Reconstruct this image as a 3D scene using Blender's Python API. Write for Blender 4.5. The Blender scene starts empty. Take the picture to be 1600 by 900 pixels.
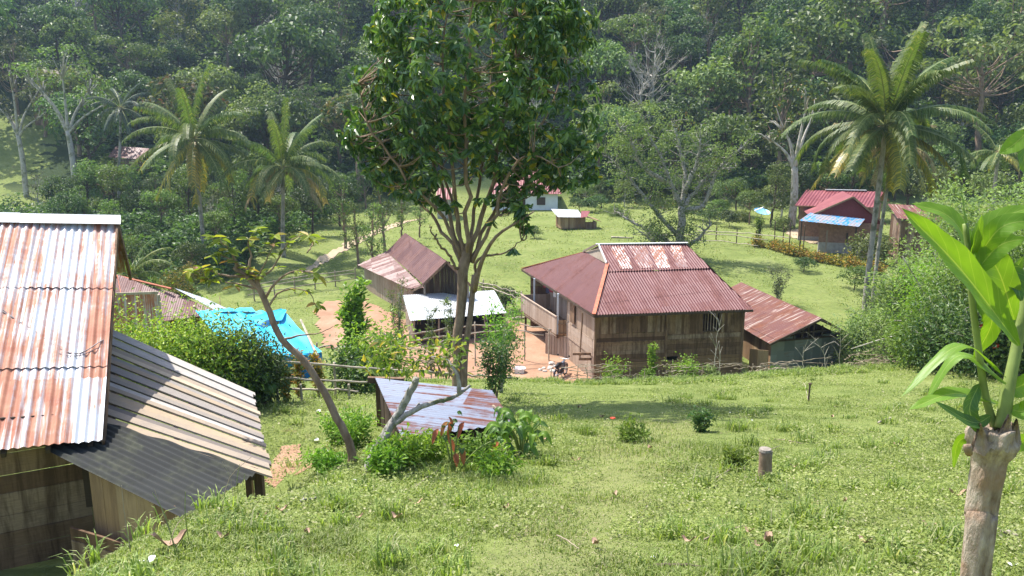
import bpy, math, random
import numpy as np
from mathutils import Vector

R = math.radians
sc = bpy.context.scene
col = sc.collection

# ------------------------------------------------------------------ camera, sky, sun, exposure
PITCH = 12.0
FPX = 1250.0
cam_d = bpy.data.cameras.new('camera'); cam = bpy.data.objects.new('camera', cam_d); col.objects.link(cam)
cam.location = (0, 0, 0); cam.rotation_euler = (R(90 - PITCH), 0, 0)
cam_d.sensor_width = 36.0; cam_d.lens = 36.0 * FPX / 1600.0
cam_d.clip_start = 0.05; cam_d.clip_end = 4000
sc.camera = cam

HAZE = 0.00028
SUN_EL, SUN_AZ = 61.0, -54.0            # azimuth measured from +Y towards +X
w = bpy.data.worlds.new("World"); sc.world = w; w.use_nodes = True
wn = w.node_tree.nodes; wl = w.node_tree.links
bgn = wn['Background']
sky = wn.new('ShaderNodeTexSky'); sky.sky_type = 'NISHITA'; sky.sun_disc = False
sky.sun_elevation = R(SUN_EL); sky.sun_rotation = R(SUN_AZ % 360)
sky.air_density = 1.0; sky.dust_density = 2.0; sky.ozone_density = 1.0
wl.new(sky.outputs[0], bgn.inputs[0]); bgn.inputs[1].default_value = 0.15
sd = bpy.data.lights.new('sun', 'SUN'); sd.energy = 4.2; sd.angle = R(0.6); sd.color = (1.0, 0.955, 0.87)
so = bpy.data.objects.new('sun', sd); col.objects.link(so)
S = Vector((math.sin(R(SUN_AZ)) * math.cos(R(SUN_EL)), math.cos(R(SUN_AZ)) * math.cos(R(SUN_EL)), math.sin(R(SUN_EL))))
so.rotation_euler = S.to_track_quat('Z', 'Y').to_euler(); so.location = (-40, 40, 80)
sc.view_settings.view_transform = 'Standard'; sc.view_settings.look = 'None'
sc.view_settings.exposure = 1.16; sc.view_settings.gamma = 1.0; sc.view_settings.use_curve_mapping = False
sc.cycles.max_bounces = 6; sc.cycles.diffuse_bounces = 3; sc.cycles.glossy_bounces = 2
sc.cycles.transmission_bounces = 3; sc.cycles.volume_bounces = 0; sc.cycles.transparent_max_bounces = 8
sc.cycles.use_denoising = True
sc.cycles.sample_clamp_indirect = 6.0

# ------------------------------------------------------------------ geometry helpers
def ray(px, py):
    u = (px - 800) / FPX; v = (450 - py) / FPX
    c, s = math.cos(R(PITCH)), math.sin(R(PITCH))
    y = c + v * s
    return np.array((u / y, 1.0, (v * c - s) / y))
def at(px, py, D): return ray(px, py) * D
def atz(px, py, z):
    r = ray(px, py); return r * (z / r[2])
def proj(p):
    c, s = math.cos(R(PITCH)), math.sin(R(PITCH))
    zc = p[1] * c - p[2] * s; yc = p[1] * s + p[2] * c
    return 800 + FPX * p[0] / zc, 450 - FPX * yc / zc

def hash2(ix, iy, seed):
    n = (ix.astype(np.int64) * 374761393 + iy.astype(np.int64) * 668265263 + seed * 1442695041) & 0x7fffffff
    n = ((n ^ (n >> 13)) * 1274126177) & 0x7fffffff
    return ((n ^ (n >> 16)) & 0xffff) / 65535.0
def vnoise(x, y, scale=1.0, seed=0):
    x = np.asarray(x, float) / scale; y = np.asarray(y, float) / scale
    ix = np.floor(x); iy = np.floor(y); fx = x - ix; fy = y - iy
    fx = fx * fx * (3 - 2 * fx); fy = fy * fy * (3 - 2 * fy)
    a = hash2(ix, iy, seed); b = hash2(ix + 1, iy, seed); c = hash2(ix, iy + 1, seed); d = hash2(ix + 1, iy + 1, seed)
    return (a * (1 - fx) + b * fx) * (1 - fy) + (c * (1 - fx) + d * fx) * fy
def sstep(a, b, x):
    t = np.clip((np.asarray(x, float) - a) / (b - a), 0, 1); return t * t * (3 - 2 * t)

_PY = [-200, -60, -12, 0, 5, 31, 35.5, 39, 42, 57, 66, 80, 105, 112, 119, 150, 200, 330, 480, 900]
_PZ = [30, 14, 1.6, -1.62, -3.05, -10.5, -12.05, -13.7, -14.3, -14.2, -13.7, -12.6, -12.0, -11.3, -8.5, 7, 33, 78, 84, 84]
def ground(x, y):
    x = np.asarray(x, float); y = np.asarray(y, float)
    wd = np.clip(y * 0.04, 0.4, 4)
    z = sum(np.interp(y + k * wd, _PY, _PZ) for k in (-1, -.5, 0, .5, 1)) / 5
    # the slope drops away on the left beside the near house
    z = z - 1.02 * sstep(-2.75, -4.2, x) * sstep(2.5, 5.0, y) * (1 - sstep(13.5, 19, y))
    z = z - 0.35 * sstep(-1.9, -2.9, x) * sstep(6.5, 8.5, y) * (1 - sstep(10.5, 14, y))
    z = z + 0.55 * sstep(5, 16, x) * sstep(14, 28, y) * (1 - sstep(38, 41, y))
    z = z + 0.05 * (vnoise(x, y, 0.9, 3) - .5) * (1 - sstep(36, 40, y)) + 0.22 * (vnoise(x, y, 3.3, 4) - .5) * (1 - sstep(36, 40, y)) * sstep(3, 8, y)
    f = sstep(58, 66, y)
    z = z + f * (0.55 * (vnoise(x, y, 13, 5) - .5) + 0.28 * (vnoise(x, y, 4.2, 6) - .5)) * (1 - sstep(112, 118, y))
    h = sstep(112, 135, y)
    z = z + h * (8 * (vnoise(x, y, 45, 7) - .5) + 3 * (vnoise(x, y, 17, 8) - .5)) + sstep(60, 200, np.abs(x)) * sstep(60, 120, y) * 10
    return z
def g(x, y): return float(ground(x, y))
def gp(px, py):                         # where a sight line meets the ground
    r = ray(px, py); ys = np.arange(1.5, 400, 0.05)
    zz = ground(r[0] * ys, ys); k = np.argmax(r[2] * ys <= zz)
    return np.array((r[0] * ys[k], ys[k], zz[k]))

def norm(v):
    v = np.asarray(v, float); n = np.linalg.norm(v, axis=-1, keepdims=True); return v / np.maximum(n, 1e-9)

def raw_mesh(name, V, tris=None, quads=None, uv=None, smooth=False):
    me = bpy.data.meshes.new(name)
    V = np.asarray(V, np.float32); me.vertices.add(len(V)); me.vertices.foreach_set('co', V.ravel())
    idx = []; tot = []
    if quads is not None and len(quads): idx.append(np.asarray(quads).ravel()); tot.append(np.full(len(quads), 4))
    if tris is not None and len(tris): idx.append(np.asarray(tris).ravel()); tot.append(np.full(len(tris), 3))
    idx = np.concatenate(idx).astype(np.int32); tot = np.concatenate(tot).astype(np.int32)
    me.loops.add(len(idx)); me.loops.foreach_set('vertex_index', idx)
    me.polygons.add(len(tot)); st = np.concatenate(([0], np.cumsum(tot)[:-1])).astype(np.int32)
    me.polygons.foreach_set('loop_start', st); me.polygons.foreach_set('loop_total', tot)
    if uv is not None:
        l = me.uv_layers.new(name='UVMap'); l.data.foreach_set('uv', np.asarray(uv, np.float32)[idx].ravel())
    me.polygons.foreach_set('use_smooth', np.full(len(tot), bool(smooth)))
    me.update(calc_edges=True); me.validate()
    return me

def origin_of(o):
    p = np.zeros(3)
    while o is not None:
        p = p + np.array(o.location); o = o.parent
    return p
def link(name, me, mat, parent=None, loc=None):
    o = bpy.data.objects.new(name, me)
    if mat is not None and not me.materials: me.materials.append(mat)
    col.objects.link(o)
    if parent is not None: o.parent = parent
    if loc is not None: o.location = loc
    return o
def tag(o, label=None, cat=None, group=None, kind=None):
    if label: o['label'] = label
    if cat: o['category'] = cat
    if group: o['group'] = group
    if kind: o['kind'] = kind
    return o
def thing(name, label, cat, loc=(0, 0, 0), group=None, rz=0.0):
    o = bpy.data.objects.new(name, None); col.objects.link(o)
    o.empty_display_size = 0.2
    o.location = tuple(float(v) for v in loc); o.rotation_euler = (0, 0, rz)
    return tag(o, label, cat, group)
def copy_tree(o, parent=None):
    c = o.copy(); col.objects.link(c); c.parent = parent
    for ch in list(o.children): copy_tree(ch, c)
    return c

class MB:
    def __init__(s): s.V = []; s.Q = []; s.T = []; s.UV = []; s.n = 0
    def add(s, V, quads=None, tris=None, uv=None):
        V = np.asarray(V, float); b = s.n; s.V.append(V); s.n += len(V)
        s.UV.append(np.asarray(uv, float) if uv is not None else V[:, :2] * 1.0)
        if quads is not None and len(quads): s.Q.append(np.asarray(quads, int) + b)
        if tris is not None and len(tris): s.T.append(np.asarray(tris, int) + b)
    def box(s, o, ex, ey, ez, seed=None):            # corner o and three edge vectors
        o, ex, ey, ez = (np.asarray(a, float) for a in (o, ex, ey, ez))
        V = [o, o + ex, o + ex + ey, o + ey, o + ez, o + ex + ez, o + ex + ey + ez, o + ey + ez]
        lx, ly, lz = (np.linalg.norm(a) for a in (ex, ey, ez)); r = random.random() * 40 if seed is None else seed
        uv = [(r, r), (r + lx, r), (r + lx, r + ly), (r, r + ly), (r, r + lz), (r + lx, r + lz), (r + lx, r + ly + lz), (r, r + ly + lz)]
        s.add(V, [(0, 3, 2, 1), (4, 5, 6, 7), (0, 1, 5, 4), (1, 2, 6, 5), (2, 3, 7, 6), (3, 0, 4, 7)], uv=uv)
    def beam(s, a, b, w, h, up=(0, 0, 1)):            # squared timber from a to b
        a = np.asarray(a, float); b = np.asarray(b, float); d = norm(b - a)
        sd_ = np.cross(d, up)
        if np.linalg.norm(sd_) < 1e-3: sd_ = np.cross(d, (1, 0, 0))
        sd_ = norm(sd_); u = np.cross(sd_, d)
        s.box(a - sd_ * w / 2 - u * h / 2, b - a, sd_ * w, u * h)
    def tube(s, pts, rad, n=7, cap=True):
        pts = np.asarray(pts, float); m = len(pts)
        rad = np.full(m, rad, float) if np.isscalar(rad) else np.interp(np.linspace(0, 1, m), np.linspace(0, 1, len(rad)), rad)
        tn = norm(np.gradient(pts, axis=0)); ref = np.array((0.31, 0.17, 0.93)) if abs(tn[0][2]) < .8 else np.array((1.0, .2, 0))
        V = []; uv = []; L = 0
        for i in range(m):
            a = norm(np.cross(tn[i], ref)); b = np.cross(tn[i], a)
            if i: L += np.linalg.norm(pts[i] - pts[i - 1])
            for k in range(n):
                t = 2 * math.pi * k / n; V.append(pts[i] + rad[i] * (a * math.cos(t) + b * math.sin(t))); uv.append((L, k / n * 0.4))
        Q = [(i * n + k, i * n + (k + 1) % n, (i + 1) * n + (k + 1) % n, (i + 1) * n + k) for i in range(m - 1) for k in range(n)]
        T = []
        if cap:
            V.append(pts[0]); V.append(pts[-1]); uv += [(0, 0), (L, 0)]
            for k in range(n): T.append((m * n, (k + 1) % n, k)); T.append((m * n + 1, (m - 1) * n + k, (m - 1) * n + (k + 1) % n))
        s.add(V, Q, T, uv)
    def sheet(s, grid):                                # (r,c,3) grid
        r, c, _ = grid.shape; i = np.arange(r * c).reshape(r, c)
        Q = np.stack((i[:-1, :-1], i[:-1, 1:], i[1:, 1:], i[1:, :-1]), -1).reshape(-1, 4); s.add(grid.reshape(-1, 3), Q)
    def mesh(s, name, off=np.zeros(3), smooth=False):
        V = np.concatenate(s.V) - off
        return raw_mesh(name, V, np.concatenate(s.T) if s.T else None, np.concatenate(s.Q) if s.Q else None, np.concatenate(s.UV), smooth)
    def build_each(s, name, mat, parent=None, smooth=False):
        b = 0
        for i, V in enumerate(s.V):                    # one object for every piece added
            m_ = MB(); m_.V = [V]; m_.n = len(V); m_.UV = [s.UV[i]]
            q = [Q - b for Q in s.Q if b <= Q.min() < b + len(V)]; t = [T - b for T in s.T if b <= T.min() < b + len(V)]
            m_.Q = q; m_.T = t; m_.build(name, mat, parent, smooth); b += len(V)
    def build(s, name, mat, parent=None, smooth=False):
        return link(name, s.mesh(name, origin_of(parent) if parent is not None else np.zeros(3), smooth), mat, parent)

def curve(pts, n=12, wob=0.0, seed=0):                 # smooth polyline through control points
    P = [np.asarray(p, float) for p in pts]
    if len(P) == 2: P = [P[0], (P[0] + P[1]) / 2, P[1]]
    P = [2 * P[0] - P[1]] + P + [2 * P[-1] - P[-2]]; out = []
    segs = len(P) - 3; per = max(2, n // segs)
    for i in range(segs):
        p0, p1, p2, p3 = P[i:i + 4]
        for k in range(per):
            t = k / per
            out.append(.5 * ((2 * p1) + (-p0 + p2) * t + (2 * p0 - 5 * p1 + 4 * p2 - p3) * t * t + (-p0 + 3 * p1 - 3 * p2 + p3) * t ** 3))
    out.append(P[-2]); out = np.array(out)
    if wob: out[1:-1] += np.random.default_rng(seed).normal(0, wob, out[1:-1].shape)
    return out

def corr_poly(mb, poly, down, pitch=0.12, amp=0.012, step=6, sheet=1.75, seed=1, uvo=(0, 0), wear=0.004):
    """corrugated sheets filling a convex polygon, the waves running along 'down'"""
    poly = np.asarray(poly, float); rng = np.random.default_rng(seed)
    nrm = np.zeros(3)
    for i in range(len(poly)): nrm += np.cross(poly[i], poly[(i + 1) % len(poly)])
    nrm = norm(nrm); nrm = nrm if nrm[2] > 0 else -nrm
    d = np.asarray(down, float); d = norm(d - nrm * d.dot(nrm)); e = np.cross(nrm, d)
    o = poly.mean(0); E = (poly - o) @ e; Dn = (poly - o) @ d; Z = (poly - o) @ nrm
    dmin = Dn.min(); A = np.c_[E, Dn, np.ones(len(E))]; co, *_ = np.linalg.lstsq(A, Z, rcond=None)
    ns = max(2, int((E.max() - E.min()) / pitch * step)); es = np.linspace(E.min() + 1e-3, E.max() - 1e-3, ns)
    cuts = [dmin + k * sheet for k in range(int((Dn.max() - dmin) / sheet) + 1)] + [Dn.max() + 1]
    rngw = rng.uniform(-1, 1, (64, 64))
    for k in range(len(cuts) - 1):
        c0, c1 = cuts[k], cuts[k + 1] + (0.06 if k < len(cuts) - 2 else 0)
        V = []; uv = []; ok = []
        for ei in es:
            lo, hi = 1e9, -1e9
            for i in range(len(E)):
                j = (i + 1) % len(E)
                if (E[i] - ei) * (E[j] - ei) <= 0 and abs(E[i] - E[j]) > 1e-9:
                    t = (ei - E[i]) / (E[j] - E[i]); q = Dn[i] + t * (Dn[j] - Dn[i]); lo = min(lo, q); hi = max(hi, q)
            a, b = max(lo, c0), min(hi, c1); ok.append(b > a + 0.01); b = max(a, b)
            sid = int((ei - E.min()) / 0.78)
            b2 = b + (rngw[sid % 64, k % 64] * 0.015 if b >= hi - 1e-6 else 0)
            for m in range(5):
                dd = a + (b2 - a) * m / 4
                lift = 0.012 * (1 - (dd - c0) / sheet) * -1 + rngw[sid % 64, (k + m) % 64] * wear
                off = amp * math.sin(2 * math.pi * ei / pitch) + lift + (0.006 if k % 2 else 0)
                zz = co[0] * ei + co[1] * dd + co[2]
                V.append(o + e * ei + d * dd + nrm * (zz + off)); uv.append((ei - E.min() + uvo[0], dd - dmin + uvo[1]))
        Q = []
        for i in range(ns - 1):
            if ok[i] and ok[i + 1]:
                for m in range(4): Q.append((i * 5 + m, (i + 1) * 5 + m, (i + 1) * 5 + m + 1, i * 5 + m + 1))
        if Q: mb.add(V, Q, uv=uv)

def boards(mb, a, b, z0, z1, width=0.2, thick=0.025, vert=True, gap=0.006, top=None, seed=0, out=None, jit=0.01, holes=()):
    """a wall of separate boards between ground points a and b; top(t) gives the height for vertical boards"""
    rng = np.random.default_rng(seed); a = np.array((a[0], a[1], 0.0)); b = np.array((b[0], b[1], 0.0)); L = np.linalg.norm(b - a); d = (b - a) / L
    nn = np.array((d[1], -d[0], 0.0)) if out is None else norm(out)
    if vert:
        s_ = 0.0
        while s_ < L - 0.02:
            wd = min(width * rng.uniform(.75, 1.25), L - s_); tt = (s_ + wd / 2) / L
            zt = (top(tt) if top else z1) + rng.uniform(-jit, jit); zb = (z0(tt) if callable(z0) else z0) + rng.uniform(-jit, jit) * 2
            spans = [(zb, zt)]
            for (h0, h1, hz0, hz1) in holes:
                if h0 < tt < h1: spans = [(zb, hz0), (hz1, zt)]
            for (p, q) in spans:
                if q - p > .03: mb.box(a + d * (s_ + gap / 2) + nn * rng.uniform(0, .008) + (0, 0, p), (0, 0, q - p), d * (wd - gap), nn * thick)
            s_ += wd
    else:
        z = z0
        while z < z1 - 0.02:
            wd = min(width * rng.uniform(.75, 1.25), z1 - z); cutp = rng.uniform(.35, .65) if L > 6 else 1
            pcs = [(0, cutp), (cutp, 1)] if cutp < 1 else [(0, 1)]
            for (h0, h1, hz0, hz1) in holes:
                if hz0 - .02 < z + wd / 2 < hz1 + .02:
                    pcs = [(0, h0), (h1, 1)]
            for (p, q) in pcs:
                tl = rng.uniform(-.012, .012)
                mb.box(a + d * (L * p + .003) + nn * rng.uniform(0, .008) + (0, 0, z + gap / 2 + tl / 2), d * (L * (q - p) - .006) + np.array((0, 0, -tl)), (0, 0, wd - gap), nn * thick)
            z += wd

# ---- leaves in bulk
def leaves(P, T, N, L, W, six=True, fold=0.18, droop=0.15):
    n = len(P); T = norm(T); S_ = norm(np.cross(T, N)); N = np.cross(S_, T)
    L = np.broadcast_to(L, n)[:, None]; W = np.broadcast_to(W, n)[:, None]
    if six:
        b = P; t = P + T * L - N * L * droop
        r1 = P + T * L * .3 + S_ * W * .5 + N * W * fold; r2 = P + T * L * .68 + S_ * W * .42 + N * (W * fold - L * droop * .4)
        l1 = P + T * L * .3 - S_ * W * .5 + N * W * fold; l2 = P + T * L * .68 - S_ * W * .42 + N * (W * fold - L * droop * .4)
        V = np.stack((b, r1, r2, t, l2, l1), 1).reshape(-1, 3); i = np.arange(n)[:, None] * 6
        Q = np.concatenate((i + np.array([[0, 1, 2, 3]]), i + np.array([[0, 3, 4, 5]])), 0); return V, None, Q
    r = P + T * L * .5 + S_ * W * .5 + N * W * fold; l = P + T * L * .5 - S_ * W * .5 + N * W * fold; t = P + T * L - N * L * droop
    V = np.stack((P, r, t, l), 1).reshape(-1, 3); i = np.arange(n)[:, None] * 4
    return V, np.concatenate((i + np.array([[0, 1, 2]]), i + np.array([[0, 2, 3]])), 0), None

def rdir(rng, n, zmin=-1.0):
    z = rng.uniform(zmin, 1, n); a = rng.uniform(0, 2 * math.pi, n); q = np.sqrt(1 - z * z)
    return np.stack((q * np.cos(a), q * np.sin(a), z), 1)

def blob_leaves(rng, blobs, dens, L, W, six=False, up=0.5, zmin=-0.45, spread=0.28, droop=.15):
    PP = []; TT = []; NN = []
    for c, r in blobs:
        c = np.asarray(c); r = np.asarray(r if np.ndim(r) else (r, r, r), float)
        n = max(5, int(dens * r[0] * max(r[0], r[2]) * 4 / (L * W) ))
        d = rdir(rng, n, zmin); rr = 1 - np.abs(rng.normal(0, spread, n)); rr = np.clip(rr, .15, 1.1)
        P = c + d * r * rr[:, None]; N = norm(d + np.array((0, 0, up)) + rng.normal(0, .26, (n, 3)))
        T = np.cross(N, rdir(rng, n)); T = norm(T) + np.array((0, 0, -.25)); PP.append(P); TT.append(T); NN.append(N)
    P = np.concatenate(PP); n = len(P)
    return leaves(P, np.concatenate(TT), np.concatenate(NN), L * rng.uniform(.6, 1.25, n), W * rng.uniform(.6, 1.25, n), six, droop=droop)
# ------------------------------------------------------------------ materials
class NT:
    def __init__(s, name):
        s.m = bpy.data.materials.new(name); s.m.use_nodes = True; s.t = s.m.node_tree; s.t.nodes.clear()
        s.out = s.n('ShaderNodeOutputMaterial')
    def n(s, ty, **kw):
        nd = s.t.nodes.new(ty)
        for k, v in kw.items(): setattr(nd, k, v)
        return nd
    def l(s, a, b): s.t.links.new(a, b)
    def val(s, sock, v):
        if hasattr(v, 'is_linked') or hasattr(v, 'links'): s.l(v, sock)
        else: sock.default_value = v
    def math(s, op, a, b=0.0, c=None, clamp=False):
        nd = s.n('ShaderNodeMath', operation=op); nd.use_clamp = clamp; s.val(nd.inputs[0], a); s.val(nd.inputs[1], b)
        if c is not None: s.val(nd.inputs[2], c)
        return nd.outputs[0]
    def noise(s, vec, scale, detail=4, rough=.55, dist=0.0):
        nd = s.n('ShaderNodeTexNoise'); s.l(vec, nd.inputs['Vector']); nd.inputs['Scale'].default_value = scale
        nd.inputs['Detail'].default_value = detail; nd.inputs['Roughness'].default_value = rough; nd.inputs['Distortion'].default_value = dist
        return nd.outputs['Fac']
    def mapping(s, vec, sc_=(1, 1, 1), loc=(0, 0, 0)):
        nd = s.n('ShaderNodeMapping'); s.l(vec, nd.inputs['Vector']); nd.inputs['Scale'].default_value = sc_; nd.inputs['Location'].default_value = loc
        return nd.outputs[0]
    def ramp(s, fac, stops, interp='LINEAR'):
        nd = s.n('ShaderNodeValToRGB'); s.val(nd.inputs[0], fac); cr = nd.color_ramp; cr.interpolation = interp
        while len(cr.elements) < len(stops): cr.elements.new(0.5)
        for e, (p, c) in zip(cr.elements, stops):
            e.position = p; e.color = (c[0], c[1], c[2], 1) if np.ndim(c) else (c, c, c, 1)
        return nd.outputs[0]
    def mix(s, fac, a, b, mode='MIX'):
        nd = s.n('ShaderNodeMix', data_type='RGBA', blend_type=mode); s.val(nd.inputs[0], fac)
        for sock, v in ((nd.inputs[6], a), (nd.inputs[7], b)):
            if isinstance(v, tuple): sock.default_value = (v[0], v[1], v[2], 1)
            else: s.l(v, sock)
        return nd.outputs[2]
    def bsdf(s, colr, rough=.8, metal=0.0, spec=.3, bump=None, bs=.3, bd=.01):
        b = s.n('ShaderNodeBsdfPrincipled')
        if isinstance(colr, tuple): b.inputs['Base Color'].default_value = (*colr, 1)
        else: s.l(colr, b.inputs['Base Color'])
        s.val(b.inputs['Roughness'], rough); s.val(b.inputs['Metallic'], metal); s.val(b.inputs['Specular IOR Level'], spec)
        if bump is not None:
            bn = s.n('ShaderNodeBump'); bn.inputs['Strength'].default_value = bs; bn.inputs['Distance'].default_value = bd
            s.l(bump, bn.inputs['Height']); s.l(bn.outputs[0], b.inputs['Normal'])
        return b
    def fin(s, sh): s.l(sh.outputs[0], s.out.inputs[0]); return s.m

def leafmat(name, stops, trans=.35, rough=.5, spec=.35, objvar=.25, tcol=(1.25, 1.35, .55), clump=0.0):
    t = NT(name); geo = t.n('ShaderNodeNewGeometry'); oi = t.n('ShaderNodeObjectInfo')
    c = t.ramp(geo.outputs['Random Per Island'], stops)
    hsv = t.n('ShaderNodeHueSaturation'); t.l(c, hsv.inputs['Color'])
    t.l(t.math('MULTIPLY_ADD', oi.outputs['Random'], 0.035, 0.4825), hsv.inputs['Hue'])
    v = t.math('MULTIPLY_ADD', oi.outputs['Random'], objvar * 2, 1 - objvar)
    if clump:
        tc = t.n('ShaderNodeTexCoord'); nz = t.noise(tc.outputs['Object'], clump, 2)
        v = t.math('MULTIPLY', v, t.math('MULTIPLY_ADD', nz, 1.0, 0.5))
    t.l(v, hsv.inputs['Value'])
    b = t.bsdf(hsv.outputs[0], rough, 0, spec)
    tr = t.n('ShaderNodeBsdfTranslucent'); t.l(t.mix(1.0, hsv.outputs[0], tcol, 'MULTIPLY'), tr.inputs[0])
    mx = t.n('ShaderNodeMixShader'); mx.inputs[0].default_value = trans; t.l(b.outputs[0], mx.inputs[1]); t.l(tr.outputs[0], mx.inputs[2])
    return t.fin(mx)

def barkmat(name, a, b, scale=6, moss=None):
    t = NT(name); tc = t.n('ShaderNodeTexCoord'); m = t.mapping(tc.outputs['Object'], (1, 1, .35))
    n = t.noise(m, scale, 6, .65); c = t.ramp(n, [(.3, a), (.7, b)]); n2 = t.noise(tc.outputs['Object'], scale * .25, 3)
    if moss: c = t.mix(t.ramp(n2, [(.5, 0.0), (.62, 1.0)]), c, moss)
    return t.fin(t.bsdf(c, .9, 0, .15, n, .8, .02))

def woodmat(name, stops, stain=(.06, .045, .035), stain_amt=.5, grain=(1.2, 26, 1), rough=.85):
    t = NT(name); geo = t.n('ShaderNodeNewGeometry'); uv = t.n('ShaderNodeUVMap'); tc = t.n('ShaderNodeTexCoord')
    c = t.ramp(geo.outputs['Random Per Island'], stops)
    gr = t.noise(t.mapping(uv.outputs[0], grain), 3, 6, .7, .3)
    c = t.mix(t.math('MULTIPLY', t.ramp(gr, [(.35, 0.0), (.75, 1.0)]), .65), c, stain, 'MIX')
    c = t.mix(.35, c, t.mix(1.0, c, t.ramp(gr, [(.2, (.55, .5, .45)), (.8, (1.25, 1.2, 1.1))]), 'MULTIPLY'))
    n2 = t.noise(t.mapping(tc.outputs['Object'], (1, 1, .6)), 1.6, 5, .65)
    c = t.mix(t.math('MULTIPLY', t.ramp(n2, [(.45, 0.0), (.7, 1.0)]), stain_amt), c, stain)
    n3 = t.noise(t.mapping(tc.outputs['Object'], (7, 7, .7)), 1.0, 4, .7, .3)      # rain streaks down the wall
    c = t.mix(t.math('MULTIPLY', t.ramp(n3, [(.46, 0.0), (.62, 1.0)]), stain_amt * .9), c, stain)
    return t.fin(t.bsdf(c, rough, 0, .2, gr, .5, .01))

def metalmat(name, a, b, rust=((.20, .075, .04), (.33, .14, .07)), amt=.5, metal=.3, rough=.45, streak=(5, .55), sheet=.78, soft=.12, pale=None, sheetvar=.25):
    """corrugated sheet: paint or zinc, sheets of different age, rust in streaks along the slope"""
    t = NT(name); uv = t.n('ShaderNodeUVMap'); sp = t.n('ShaderNodeSeparateXYZ'); t.l(uv.outputs[0], sp.inputs[0])
    fl = t.math('FLOOR', t.math('DIVIDE', sp.outputs[0], sheet)); fv = t.math('FLOOR', t.math('DIVIDE', sp.outputs[1], 1.75))
    cb = t.n('ShaderNodeCombineXYZ'); t.l(fl, cb.inputs[0]); t.l(fv, cb.inputs[1])
    wn_ = t.n('ShaderNodeTexWhiteNoise', noise_dimensions='3D'); t.l(cb.outputs[0], wn_.inputs[0]); W = wn_.outputs['Value']
    s1 = t.noise(t.mapping(uv.outputs[0], (streak[0], streak[1], 1)), 1.6, 6, .65, .4)
    s2 = t.noise(uv.outputs[0], 1.1, 5, .6); s3 = t.noise(uv.outputs[0], 9, 3, .6)
    f = t.math('ADD', t.math('MULTIPLY', s1, .55), t.math('ADD', t.math('MULTIPLY', s2, .35), t.math('MULTIPLY', s3, .10)))
    f = t.math('ADD', f, t.math('MULTIPLY', t.math('SUBTRACT', W, .5), sheetvar * .4))
    th = .72 - .44 * amt
    mask = t.ramp(f, [(max(0, th - soft / 2), 0.0), (min(1, th + soft / 2), 1.0)])
    base = t.mix(W, a, b)
    rc = t.mix(t.ramp(t.noise(uv.outputs[0], 3.2, 5, .7), [(.3, 0.0), (.7, 1.0)]), rust[0], rust[1])
    c = t.mix(mask, base, rc)
    if pale: c = t.mix(t.math('MULTIPLY', t.ramp(t.noise(t.mapping(uv.outputs[0], (7, .35, 1)), 1.3, 4, .6, .2), [(.55, 0.0), (.66, 1.0)]), .85), c, pale)
    rg = t.math('MULTIPLY_ADD', mask, .3, rough); mt = t.math('MULTIPLY', t.math('SUBTRACT', 1.0, mask), metal)
    return t.fin(t.bsdf(c, rg, mt, .4, s3, .25, .004))

def flat(name, c, rough=.7, metal=0.0, var=.2, scale=8, spec=.3):
    t = NT(name); tc = t.n('ShaderNodeTexCoord'); n = t.noise(tc.outputs['Object'], scale, 4)
    cc = t.ramp(n, [(.3, tuple(x * (1 - var) for x in c)), (.7, tuple(min(1, x * (1 + var)) for x in c))])
    return t.fin(t.bsdf(cc, rough, metal, spec, n, .15, .005))

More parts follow.
